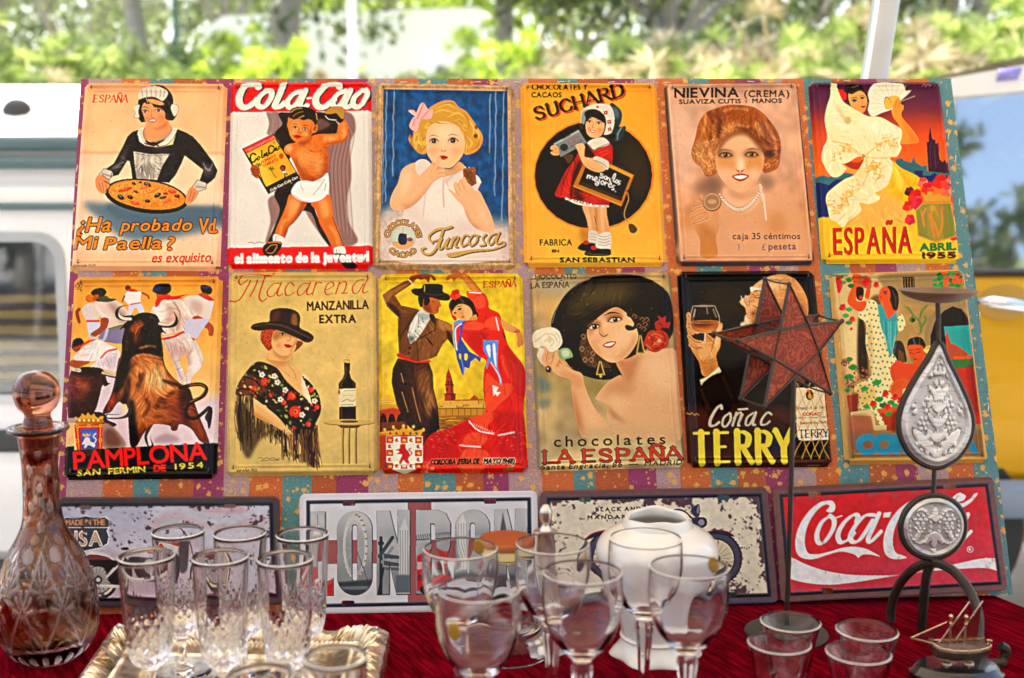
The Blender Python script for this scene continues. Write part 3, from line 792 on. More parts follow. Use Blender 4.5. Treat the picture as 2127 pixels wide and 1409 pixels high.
def eye(A,x,y,w,iris='2a1a10',rot=0,white='f3ead8',brow=None,lid='2a1510',h=.42):
 A.E(x,y-w*.05,w*1.15,w*h*1.5,'a8603c',rot,w*.18,.45)
 A.E(x,y,w*.9,w*h*.78,white,rot);A.E(x,y,w*h*1.15,w*h,iris);A.E(x-w*.12,y-w*.12,w*.1,w*.1,'ffffff')
 c,s_=math.cos(R(rot)),math.sin(R(rot));f=lambda u,v:(x+u*c-v*s_,y+u*s_+v*c)
 A.S([f(-w*1.1,w*.1),f(-w*.4,-w*h),f(w*.4,-w*h),f(w*1.15,w*.05)],w*.22,lid)
 if brow:A.S([f(-w*1.3,-w*.95),f(-w*.2,-w*1.45),f(w*1.4,-w*1.0)],w*.26,brow,taper=.4)
def mouth(A,x,y,w,col='b8281c',rot=0,teeth=False):
 c,s_=math.cos(R(rot)),math.sin(R(rot));f=lambda u,v:(x+u*c*w-v*s_*w,y+u*s_*w+v*c*w)
 A.P(np.array([f(-1,-.05),f(-.45,-.3),f(-.12,-.38),f(0,-.3),f(.12,-.38),f(.45,-.3),f(1,-.05),f(.5,.4),f(0,.55),f(-.5,.4)]),col)
 if teeth:A.P(np.array([f(-.75,-.05),f(0,-.14),f(.75,-.05),f(.4,.2),f(0,.27),f(-.4,.2)]),'f6efe4')
 else:A.S([f(-.9,-.03),f(0,.02),f(.9,-.03)],w*.14,'6a120e')
def nose(A,x,y,w,col='b5643a',rot=0):
 A.E(x,y-w*1.6,w*.5,w*1.6,'ffe3bd',rot,w*.5,.5);A.E(x-w*.45,y,w*.3,w*.18,col);A.E(x+w*.45,y,w*.3,w*.18,col)
 A.S([(x-w*.9,y-w*.3),(x-w*.4,y+w*.25),(x+w*.4,y+w*.25),(x+w*.9,y-w*.3)],w*.22,col,a=.7)
ARTS={}
GW,GH=264,350
def art_maid():
 A=Art([(125,45),(1118,50),(1065,1355),(30,1350)],GW,GH,'f8cfa6')
 A.grad([(0,'f2b47e'),(.12,'f6c391'),(.37,'f7c999'),(.385,'f0b387'),(.40,'fad6b0'),(.66,'fbdcbb'),(.85,'f9d4b2'),(1,'f4bd90')])
 A.mottle(.02,40,3)
 A.P('120 885 300 885 840 905 1078 918 1070 1040 820 1110 560 1150 380 1120 250 1010','5f7786',22,.95)
 A.P('300 885 840 905 1078 918 1074 1000 700 1060 380 1000','52697a',14,.8)
 sk='f0a06c'
 N_=A.P('560 330 540 400 548 456 606 476 690 450 745 385 715 330 700 280 600 300',sk)
 A.P('600 360 660 350 705 300 700 350 640 380','c8703f',8,.7,N_)
 A.P('545 400 570 450 640 460 560 470','d78a55',8,.5,N_)
 D=A.Q('520 372 460 392 425 425 395 490 330 610 262 655 300 705 365 690 425 592 440 595 452 650 460 725 715 745 760 690 800 610 822 555 880 600 950 655 925 725 975 755 1030 715 1050 660 1020 600 930 480 880 425 835 398 770 372 740 480 640 500 560 490 510 460','211a1c')
 A.P('330 640 380 560 430 480 400 600 350 670','4a4246',8,.7,D);A.S('320 640 400 600',6,'8f8587',m=D,b=2);A.S('300 655 380 630',5,'8f8587',m=D,b=2)
 A.P('940 610 1010 640 1000 700 960 690','54494c',8,.7,D);A.S('950 605 985 660 1020 600',5,'b5a9a5',b=2);A.S('960 640 1000 655',5,'b5a9a5',b=2)
 A.P('600 500 720 500 700 540 620 545','3d3033',10,.6,D)
 ap=A.P('468 528 590 548 718 545 665 630 632 725 490 715 476 620','ddd2c2',sm=0)
 for i,x in enumerate((500,535,575,620,655)):A.S(f'{x} 540 {x-10+i*2} 640 {x-5-i*6} 720',14,'a59a8c' if i%2 else '8d8478',b=6,a=.7,m=ap)
 A.P('500 640 600 620 590 715 495 710','7f776c',14,.6,ap);A.S('480 540 590 558 712 550',5,'7a7066')
 for pts in('502 376 545 358 535 408 556 452 606 463 548 488 508 462 494 415','733 360 775 374 742 440 700 482 638 497 606 463 682 440 724 398'):
  c_=A.P(pts,'efe4d2',sm=0);
 for i in range(13):
  t=i/12;A.S(f'{500+t*45} {385+t*95} {540+t*25} {372+t*80}',3,'8c8070',a=.7)
  A.S(f'{770-t*120} {380+t*112} {730-t*110} {375+t*80}',3,'8c8070',a=.7)
 A.S('497 415 508 462 548 488 606 465 638 497 700 482 742 440 773 376',4,'4a3f38',sm=0);A.S('545 360 536 408 556 452 606 463 682 440 724 398 735 362',4,'5a4a40')
 A.E(556,838,292,118,'161012',8);A.E(560,826,276,100,'3c3634',8);pn=A.E(559,830,268,97,'e58f35',8)
 A.E(500,800,180,50,'f0a548',8,20,.8,pn)
 rr=random.Random(4)
 for i in range(150):A.E(559+rr.uniform(-250,250),830+rr.uniform(-85,85),6,3,rr.choice(['c9671e','f7c163','d97a22','a84f1a']),rr.uniform(0,180),m=pn)
 for x,y,rx,ry,ro,c in((470,750,16,9,20,'261d1c'),(515,742,12,7,0,'261d1c'),(565,758,28,15,25,'2c2a2e'),(380,845,26,17,30,'261d1c'),(445,845,22,14,20,'3a1c12'),(565,872,20,12,10,'2b1a14'),(635,832,26,15,150,'22201f'),(672,848,26,10,170,'2e2a2a'),(770,838,20,12,10,'5b2414'),(485,808,18,9,20,'5b2414'),(690,820,18,9,0,'a03518'),(410,792,52,14,165,'cf4f2c'),(735,806,30,14,10,'d4532d'),(480,888,34,13,10,'d9552e'),(545,778,32,12,160,'dd6a35'),(700,872,30,12,150,'dd6a35'),(610,800,45,8,150,'d97a30')):
  A.E(x,y,rx,ry,c,ro);A.E(x-3,y-ry*.4,rx*.5,ry*.25,'e9d9c8' if c[0]=='2' else 'f4a070',ro,1,.7)
 A.P('548 452 606 468 690 444 640 478 606 492 570 480','211a1c');A.S('545 470 575 480 606 465 640 490',8,'211a1c')
 for pts in('236 686 290 695 305 745 275 812 248 818 215 790 202 745 208 705','872 768 918 796 900 850 862 888 832 892 826 868 838 812'):
  h_=A.P(pts,sk);A.P(pts,'c5713f',9,.25,h_)
 for q in('225 745 245 800','250 740 262 808','870 800 850 870','890 810 868 870','276 745 280 790'):A.S(q,4,'9c5330',a=.8)
 A.S('262 730 305 760 275 800',6,'2a1a16')
 for pts in('226 688 262 643 322 664 328 690 296 722 250 690','876 768 908 722 972 745 968 785 918 804'):A.P(pts,'d8ccbb',sm=0);A.S(pts,4,'3a302c',sm=0)
 A.S('250 680 315 700',10,'8d8375',b=3,a=.8);A.S('900 770 960 775',10,'8d8375',b=3,a=.8)
 A.brush(160,60,4,.8,2,D);A.brush(60,40,4,.25,3,pn)
 A.P('500 175 525 110 600 78 680 82 735 140 745 215 770 262 742 312 705 310 680 290 640 260 560 240 535 325 508 310 494 262','1b1315')
 fc=A.P('527 195 522 250 535 300 560 340 602 364 650 352 688 305 695 240 670 190 600 165 550 170','f2a06c')
 A.P('640 340 690 300 700 230 660 300','d97c48',10,.7,fc);A.E(560,298,22,16,'ee7f50',0,8,.7);A.E(655,290,22,16,'ee7f50',0,8,.7)
 hm=A.P('503 215 520 165 550 150 575 185 640 205 680 200 720 160 742 215 760 270 735 305 690 305 685 262 660 232 610 220 590 195 560 200 540 190 522 230 530 260 548 322 520 312 497 268','1b1315')
 A.brush(90,36,4,.9,4,hm)
 A.S('555 160 565 190',5,'d9a080');A.S('690 160 720 210',8,'4b3b3c',b=3)
 A.P('503 165 508 110 560 85 640 82 695 105 702 135 665 178 610 150 550 152','e9dcc8');
 for x in(530,560,590,620,650,675):A.S(f'{x} {150} {x+ (x-600)*.12} 100',6,'9c9080',b=2,a=.8)
 A.S('505 168 550 153 610 151 662 178',5,'8a7c6c')
 for pts in('478 208 508 205 500 250 506 292 470 292 478 262 464 240','735 200 768 205 778 245 752 285 735 262 725 230'):A.P(pts,'e4d6c2');A.S(pts,3,'7b6e60')
 eye(A,546,250,22,'20140e',6,'f5ecd8','2a1612');eye(A,640,244,23,'20140e',-2,'f5ecd8','2a1612')
 A.S('594 240 590 285 600 296 612 292',4,'c0683c');mouth(A,600,312,32,'c4301c',-4,True)
 A.T('ESPAÑA',(184,186),(422,186),50,'d43a22',.16,0,None,.1,1,.2)
 A.T('¿Ha',(80,1086),(305,1080),98,'f08a2c',.3,4,(7,'2b1512'),.2)
 A.T('probado',(380,1080),(862,1075),80,'f08a2c',.3,4,(7,'2b1512'),.18);A.T('Vd.',(915,1092),(1045,1092),100,'f08a2c',.1,6,(6,'2b1512'),.1)
 A.T('Mi',(55,1205),(205,1200),84,'f08a2c',.26,4,(7,'2b1512'),.2);A.T('Paella',(262,1206),(655,1200),80,'f08a2c',.28,4,(7,'2b1512'),.18);A.T('?',(700,1210),(745,1210),88,'f08a2c',.12,4,(6,'2b1512'))
 A.T('es exquisito',(592,1297),(1000,1292),66,'d43a22',.2,4,None,.12)
 A.T('Valencia 1930',(42,1328),(205,1326),18,'4a3a2a',.2)
 A.specks(50,'8a5a3a',1,1.6,5,.4)
 A.brush(500,34,5,.05,40)
 return A
def art_boy():
 A=Art([(70,42),(1045,38),(1055,1340),(40,1340)],GW,GH,'e9e3da')
 A.mottle(.008,50,2)
 for x,w_ in((350,30),(385,40),(410,26)):A.S(f'{x-20} 262 {x} 330 {x-15} 400',w_,'8a6660',b=3,a=.8);
 A.P('740 250 900 262 935 370 895 480 905 700 875 860 885 1010 950 1145 855 1185 790 1060 745 760 735 480','94706a',4)
 for i in range(16):
  x=760+i*9;A.S(f'{x} {270+i*6} {x+30} 420 {x-4} 620 {x+6} 860 {x+26} {1040+i*6}',5,'b59a94' if i%3 else '6d4540',b=1,a=.55)
 A.P('330 860 420 830 430 950 360 1060 330 1160 310 1150 345 1010','8f6c66',5,.9);A.P('590 950 650 960 720 1060 760 1180 700 1120','8f6c66',4,.9)
 A.P('400 262 500 258 720 258 850 330 820 400 700 420 600 470 520 520 470 620 560 735 500 760 430 600 410 480 372 405 425 340','21120f',3)
 A.P('680 300 760 340 700 380 640 400','7d5a52',6,.8)
 A.P('372 815 470 745 520 800 470 900 420 1010 385 1120 345 1160 320 1170 372 1050 410 930','21120f',3);A.P('560 935 590 880 635 890 680 1010 760 1170 790 1230 690 1100 630 960','21120f',3)
 A.P('430 1000 470 1040 440 1130 420 1090','21120f',3)
 A.Q('40 30 1060 30 1048 246 68 256','e3170f');A.Q('30 1196 1060 1180 1060 1345 30 1345','e3170f')
 def logo(c):
  c=c or 'efe6d8'
  A.S('262 82 252 60 205 52 158 90 130 150 138 208 180 222 232 190 252 168',50,c,nib=-20,lo=.72);A.S('170 70 268 66',34,c,0)
  A.S('318 108 268 150 256 205 300 218 345 160 352 115 318 108',42,c,nib=-30,lo=.72);A.S('440 56 395 160 375 212 410 216 440 192',46,c,nib=-20,lo=.75)
  A.S('560 112 505 128 462 180 476 222 520 200 570 120',40,c,nib=-30,lo=.72);A.S('588 104 548 200 566 222 600 206',40,c,nib=-20,lo=.75);A.S('600 158 624 156',16,c,0)
  A.S('822 80 808 58 760 54 706 92 660 150 664 204 706 222 756 192 786 166',50,c,nib=-20,lo=.72);A.S('730 66 825 64',34,c,0)
  A.S('868 110 815 126 776 178 790 220 832 200 880 118',40,c,nib=-30,lo=.72);A.S('900 104 858 200 880 220 915 200',40,c,nib=-20,lo=.75)
  A.S('985 106 928 150 918 204 962 216 1006 158 1014 112 985 106',42,c,nib=-30,lo=.72)
 A.shadow(logo,11,4,'3a0a08')
 sk,hi,sh='d87227','f0ae6a','a24413'
 l1=A.P('485 825 590 880 575 930 540 985 505 1025 470 1060 440 1132 405 1135 372 1112 395 1040 432 960 455 900',sk);A.P('500 850 560 900 500 980 470 990 470 900',hi,14,.85,l1);A.P('560 880 595 880 545 1000 450 1120 440 1080 520 980',sh,8,.8,l1);A.S('470 1000 430 1020 410 1100',16,hi,b=6,a=.7,m=l1)
 l2=A.P('628 885 742 825 772 900 782 985 815 1060 832 1120 855 1190 785 1205 745 1130 690 1040 672 980 655 930',sk);A.P('680 870 730 860 755 960 710 990 690 920',hi,14,.85,l2);A.P('630 880 670 980 700 1060 780 1200 760 1180 670 1020',sh,9,.8,l2);A.S('760 1050 800 1110 815 1180',22,hi,b=8,a=.7,m=l2);A.S('775 985 800 1050 850 1180',5,'5a2210')
 ts=A.P('442 500 470 478 520 466 560 440 620 425 680 408 725 420 742 500 748 590 738 690 690 725 640 738 590 735 555 720 520 640 480 560 445 540',sk)
 A.P('520 520 600 500 640 560 610 640 540 600',hi,22,.6,ts);A.P('640 560 690 540 700 650 650 690',hi,22,.7,ts);A.P('700 430 745 500 745 700 700 720 725 560',sh,12,.75,ts);A.P('560 720 640 738 720 700 640 700 570 660 500 560',sh,14,.7,ts);A.S('590 500 640 530 700 520',8,sh,b=5,a=.6,m=ts);A.P('442 500 480 480 500 510 465 540',hi,8,.9,ts)
 ar=A.P('680 415 760 405 800 400 812 350 806 300 862 305 885 370 884 420 860 455 790 475 715 492 690 460',sk);A.P('720 425 800 420 830 400 790 450 720 455',hi,10,.85,ar);A.P('850 320 875 380 860 440 830 420 835 350',hi,10,.6,ar);A.S('700 480 790 468 870 440 885 380',10,sh,b=4,a=.8,m=ar)
 A.P('718 268 745 228 800 214 850 228 858 275 845 320 795 336 738 318','1d120e');A.P('722 262 748 230 800 216 850 230 855 290 835 300 800 262 760 268','b98838');A.S('724 282 750 305 800 310',6,'e6d6c0');A.S('800 320 820 335',5,'e6d6c0')
 A.brush(60,70,16,.09,7,ts);A.brush(40,60,12,.1,8,ar)
 st=A.P('488 815 512 760 545 735 590 730 640 738 700 710 742 680 748 800 700 860 640 880 590 880 530 860','f6f1ea');A.S('500 830 560 872 620 876',10,'b9aaa0',b=4,a=.8,m=st);A.S('720 720 690 770 640 830',5,'a99a98',a=.8,m=st);A.S('730 750 720 800',5,'a99a98',m=st);A.S('550 750 570 800',6,'cfc3ba',m=st)
 A.P('372 1100 440 1128 430 1165 390 1175 362 1150','eee6da');A.P('782 1200 852 1186 862 1240 800 1258','eee6da');A.S('385 1115 375 1150',4,'9a8c80');A.S('800 1205 806 1245',4,'9a8c80')
 A.P('292 1190 330 1155 372 1150 425 1162 392 1235 345 1256 300 1240','1c110e');A.S('310 1215 345 1180 390 1178 360 1230 320 1228',6,'c08a4a',a=.9);A.P('782 1238 862 1240 905 1285 945 1326 870 1334 820 1290','1c110e');A.S('330 1160 380 1155 420 1165',10,'b8763a')
 hd=A.P('470 290 466 350 474 400 494 442 528 466 562 462 604 440 638 400 652 350 648 300 600 280 520 280','de7c2e');A.P('490 330 540 320 560 380 500 400',hi,14,.6,hd);A.P('590 440 640 390 655 310 620 380',sh,9,.8,hd);A.E(500,405,20,16,'f0a868',0,7,.8);A.E(588,410,22,16,'f0b070',0,7,.8)
 A.E(650,368,20,34,'dd8136',15);A.E(652,368,9,20,sh,15,3);A.E(468,345,8,22,'dd8136')
 A.P('474 292 482 240 520 220 570 216 630 232 668 262 672 310 655 350 640 322 610 305 570 312 540 300 505 308 490 300','1a100c');A.S('485 255 520 232 560 226',9,'b98a3c',a=.9);A.S('500 285 530 262 570 250',6,'8a6428');A.S('540 296 575 280',8,'c9924a',a=.8);A.S('660 262 668 310',5,'c79a4c')
 eye(A,516,362,17,'1c0f0a',8,'f4e6d0','3a1a0c');eye(A,584,372,18,'1c0f0a',8,'f4e6d0','3a1a0c')
 A.S('545 365 536 392 545 400 556 398',5,sh);mouth(A,530,424,30,'cf2e18',6);A.S('492 410 510 425',3,sh);A.S('570 430 580 418',3,sh)
 A.S('540 470 600 462 630 430',7,sh,b=3,a=.8);A.P('540 462 600 445 620 430 600 480 560 490',sh,8,.6)
 A.Q('148 508 365 403 552 712 330 824','241811');tin=A.Q('180 540 378 442 522 672 316 772','e7aa2a');A.P('190 560 260 520 370 740 320 765','f6cd55',18,.7,tin);A.Q('156 508 360 410 384 440 178 542','d42a1a');A.Q('316 772 524 668 548 710 332 820','1c130f')
 A.T('PODEROSO RECONSTITUYENTE',(180,530),(378,436),15,'efe0cc');
 c_='1d120e'
 A.S('242 548 222 540 206 560 212 600 236 594 246 578',12,c_);A.E(262,574,11,17,c_,15);A.E(262,574,4,9,'e7aa2a',15);A.S('284 520 286 568 298 564',10,c_);A.E(306,552,11,13,c_,15);A.S('318 535 322 558 334 548',9,c_);A.S('326 540 336 536',6,c_)
 A.S('366 496 348 488 332 506 338 540 358 536 368 522',11,c_);A.E(376,514,9,13,c_);A.S('386 500 390 522 398 514',8,c_);A.E(404,502,9,13,c_);A.E(404,502,3,6,'e7aa2a')
 A.T('ALIMENTO',(284,612),(386,565),20,'d4301a',0,2);A.T('COMPLETO',(298,638),(400,590),20,'d4301a',0,2)
 for px,py,hh in((262,622,120),(350,650,60)):
  A.S(f'{px} {py} {px+12} {py+hh*.5} {px+35} {py+hh}',5,'3d5a20')
  for a_ in range(0,360,50):A.S([(px,py),(px+16*math.cos(R(a_)),py+10*math.sin(R(a_))-6),(px+26*math.cos(R(a_)),py+16*math.sin(R(a_)))],5,'2f5222',taper=.4)
 A.E(430,642,20,20,'1c120e');A.E(430,645,10,10,'c8281a');A.S('425 660 445 690 440 720',8,'1c120e');A.S('440 660 460 690',8,'1c120e');A.E(440,672,14,8,'efe6da');A.E(420,560,16,20,'c8541e',0,3);A.E(370,465,12,12,'c98a3a')
 A.T('Cola Cao Cola Cao',(345,806),(535,712),16,'e8dcc8',.2,2)
 A.P('206 640 232 620 262 640 268 690 262 712 234 704 212 672','b0501c');
 for y in(650,668,686):A.S(f'212 {y} 262 {y+6}',4,'5a220e')
 A.T('el alimento de la juventud',(102,1302),(1022,1288),62,'f6f0e8',0,15,None,.3)
 A.S('190 1160 215 1155 235 1165 260 1155 300 1162',3,'4a3a34')
 A.brush(500,34,5,.05,40)
 return A
def art_child():
 A=Art([(75,45),(1030,60),(1048,1345),(50,1345)],GW,GH,'c4a377')
 A.mottle(.05,12,4);A.mottle(.05,3,6)
 for x in(75,105):A.S(f'{x+14} 60 {x-14} 1330',6,'a98658',b=3,a=.8)
 A.S('1010 90 1028 1310',8,'a58254',b=4,a=.8);A.S('985 100 1000 1290',6,'e0c498',b=2,a=.7)
 A.S('110 92 985 104',8,'e2c9a0',b=2,a=.7);A.S('95 1292 1000 1296',8,'9c7a4c',b=2,a=.7)
 pn=A.Q('126 98 984 108 994 1288 102 1288','0f4c7d')
 A.mottle(.10,16,8,None,pn);
 rr=random.Random(3)
 for i in range(60):
  x=rr.uniform(140,980);y=rr.uniform(110,700);A.S(f'{x} {y} {x-4} {y+rr.uniform(60,240)}',rr.uniform(4,14),rr.choice(['1a6ba6','0a3a66','0c4474','2a7ab0']),b=5,a=.5,m=pn)
 for x,y0,y1 in((148,110,900),(198,110,740),(866,130,560),(905,110,860),(958,110,1020),(128,300,900)):
  A.S([(x+rr.uniform(-4,4)-(y-110)*.012,y)for y in range(y0,y1,45)],6,'b9cbd6',b=1,a=.85,m=pn)
 A.P('90 960 240 900 420 880 700 900 900 1010 1000 1020 1000 1300 90 1300','d9c2b4',38,1,pn);A.P('90 1060 1000 1080 1000 1300 90 1300','dcc6ba',20,1,pn)
 A.mottle(.03,6,12,None,pn)
 dr=A.P('345 606 425 585 520 690 560 700 640 648 690 628 720 690 770 690 802 735 780 800 800 900 760 1000 850 1090 900 1280 200 1285 255 1010 275 900 330 720','e6d5c9')
 A.P('400 760 520 720 700 860 690 1000 420 1000','f0e6da',26,.9,dr);A.S('420 800 400 980',6,'cbb6a8',b=3,a=.8,m=dr);A.S('640 660 560 740',16,'cdbcae',b=5,a=.8,m=dr);A.S('545 720 540 800 546 910',12,'e5b6b0',a=.9);A.S('560 715 575 770',8,'e5b6b0');A.S('500 712 540 700 575 716',10,'eac4bc')
 A.S('345 610 350 690',14,'f0e6da');A.S('720 640 800 740',10,'f3ece2')
 sk,sh='eab98c','cf9566'
 a1=A.P('345 606 290 622 250 660 228 740 195 800 172 860 178 915 225 936 290 926 360 880 430 800 480 735 545 692 548 645 512 608 522 572 496 568 450 620 410 660 372 690 350 650',sk)
 A.P('250 900 330 880 430 790 540 690 480 780 330 930',sh,14,.8,a1);A.P('260 690 300 650 320 740 240 850','f4d0a8',18,.8,a1);A.S('470 640 545 655',4,sh,m=a1);A.S('460 660 545 680',4,sh,m=a1);A.S('495 575 470 625',4,sh)
 a2=A.P('572 782 600 798 625 815 612 765 622 738 640 745 655 725 672 712 690 705 706 735 735 765 760 800 790 800 832 880 880 990 890 1085 780 1068 725 1020 695 960 675 905 632 862',sk)
 A.P('690 930 730 1010 800 1060 740 1060 690 980',sh,12,.8,a2);A.P('770 860 830 960 860 1060 800 980','f4cfa6',16,.8,a2);A.S('640 750 660 800',4,sh);A.S('662 725 690 790',4,sh);A.S('625 790 650 830',4,sh)
 A.Q('675 645 762 636 770 750 742 768 712 762 680 705','8a5526');A.S('690 660 745 740',6,'5f3614');A.S('750 655 700 740',5,'b07a40');A.E(722,690,26,30,'744418',20,3,.8)
 A.P('690 705 706 738 735 768 720 770 690 750 670 720',sk)
 A.P('440 560 500 625 590 650 650 600 690 640 630 680 560 700 520 690','dba878');A.P('480 610 560 645 640 610 600 660','c08a58',8,.6)
 A.P('330 420 345 345 395 290 450 222 540 176 610 178 650 220 700 250 745 310 770 350 805 400 815 450 790 505 745 540 690 545 640 480 500 420 430 480 420 540 375 540 335 500 302 450 310 410','cf9b3c')
 fc=A.P('412 430 420 350 500 318 600 330 668 380 690 470 680 540 640 600 588 640 520 632 462 592 425 530','eec294');A.P('600 600 670 550 690 450 660 560','cf9864',16,.8,fc);A.E(470,520,34,28,'eba77c',0,14,.7);A.E(630,525,34,28,'eba77c',0,14,.7);A.E(560,400,80,50,'f8dbb4',0,24,.7,fc)
 hc=A.P('405 440 412 360 452 315 540 330 600 330 640 300 700 350 700 450 722 530 690 545 690 450 660 380 620 340 540 338 470 335 430 380 420 450 425 535 375 540 340 500 330 440 360 400','d8a543')
 A.brush(260,60,5,.22,9,hc,60,.6)
 for q in('480 240 560 200 630 230','460 270 540 240 640 270','560 300 640 260 700 300','700 290 750 360 740 430','720 330 785 400 780 470','350 400 340 460 370 510','380 380 370 450 400 500','700 420 740 470 700 520','430 350 410 420'):A.S(q,10,'efc76e',b=3,a=.85,taper=.4)
 for q in('500 215 590 190 640 220','660 250 710 300 720 380','330 420 320 470 350 520','790 430 780 490 730 520','400 430 400 500'):A.S(q,7,'8d5f1f',b=3,a=.7,taper=.4)
 A.E(765,420,14,14,'6b4214',0,2);A.E(768,360,12,14,'6b4214',0,2,.8);A.E(318,420,10,16,'6b4214',0,2,.7)
 A.P('298 245 335 240 355 255 378 205 405 190 440 240 468 240 458 295 420 305 385 308 362 385 335 385 305 350 330 295 345 285','e6b4ae');A.S('405 195 360 300',8,'b9766e',a=.8);A.S('440 245 390 300',7,'c98d86');A.S('345 300 330 350',7,'c98d86');A.S('310 250 350 285',6,'f5d8d2')
 eye(A,476,456,28,'22303a',0,'f0e2cc','b07a3c','4a2a14',.55);eye(A,608,453,30,'22303a',2,'f0e2cc','b07a3c','4a2a14',.55)
 nose(A,542,522,22,'cd8a5a');mouth(A,542,567,34,'b83a2a',4)
 for q,w_ in(('455 700 480 650 500 610 514 574',25),('470 700 510 665 545 660',26),('470 715 515 690 548 688',24)):A.S(q,w_,'dfa878',taper=0);A.S(q,w_-7,sk)
 A.S('520 640 500 650',3,sh);A.S('522 672 500 680',3,sh)
 A.E(262,1130,88,82,'c8bfae');e_=A.E(262,1130,80,74,'ccd3c4');A.Q('180 1150 345 1150 345 1220 180 1220','e0a76a',0,1,e_);A.P('232 1105 250 1092 280 1100 290 1130 285 1168 250 1175 228 1150','1c2a4a');A.S('238 1108 285 1104',10,'0e1626');A.P('285 1130 320 1125 330 1145 300 1150','8a5a34');A.S('262 1060 262 1095',6,'d9a070')
 A.T('CHOCOLATES',(0,0),(300,0),34,'c19a58',0,5,(4,'5b3a1e'),.1,arc=(262,1130,96,186,356))
 A.T('CACAO',(0,0),(220,0),34,'c19a58',0,5,(4,'5b3a1e'),.12,arc=(262,1130,130,140,42))
 def fun(c):
  c=c or 'c9a65c'
  A.S('600 1048 560 1062 500 1068 450 1100 442 1130 465 1160',16,c,nib=70,lo=.7);A.S('540 1070 520 1130 490 1200 450 1240 405 1232 392 1205 415 1195',17,c,nib=-10,lo=.7);A.S('470 1150 520 1135',10,c)
  A.S('530 1130 508 1190 530 1200 565 1140',15,c,nib=-20,lo=.6);A.S('580 1128 556 1190 575 1195',15,c,nib=-20,lo=.7)
  A.S('612 1122 590 1190',15,c);A.S('598 1160 630 1118 645 1125 622 1180 640 1188',14,c,nib=-20,lo=.6)
  A.S('715 1112 690 1108 665 1150 675 1182 715 1160',15,c,nib=-20,lo=.6);A.S('775 1108 745 1108 718 1150 735 1180 770 1150 778 1115 790 1110',15,c,nib=-20,lo=.6)
  A.S('835 1100 812 1130 830 1170 795 1178',14,c,nib=20,lo=.6);A.S('905 1092 870 1110 850 1150 872 1170 910 1110',15,c,nib=-20,lo=.6);A.S('930 1085 905 1150 920 1165 955 1150 960 1175 900 1195',14,c,nib=-20,lo=.6)
  A.P('965 1178 880 1200 760 1205 640 1222 560 1240 610 1260 740 1225 880 1210',c)
 A.shadow(fun,8,7,'5b3a1e')
 for k in range(9):A.S(f'{850+k*9} 1302 {854+k*9} {1292+k%2*3}',2.5,'6a4a2a')
 A.specks(70,'e8dcc8',1,1.6,15,.35)
 A.brush(500,34,5,.05,40)
 return A
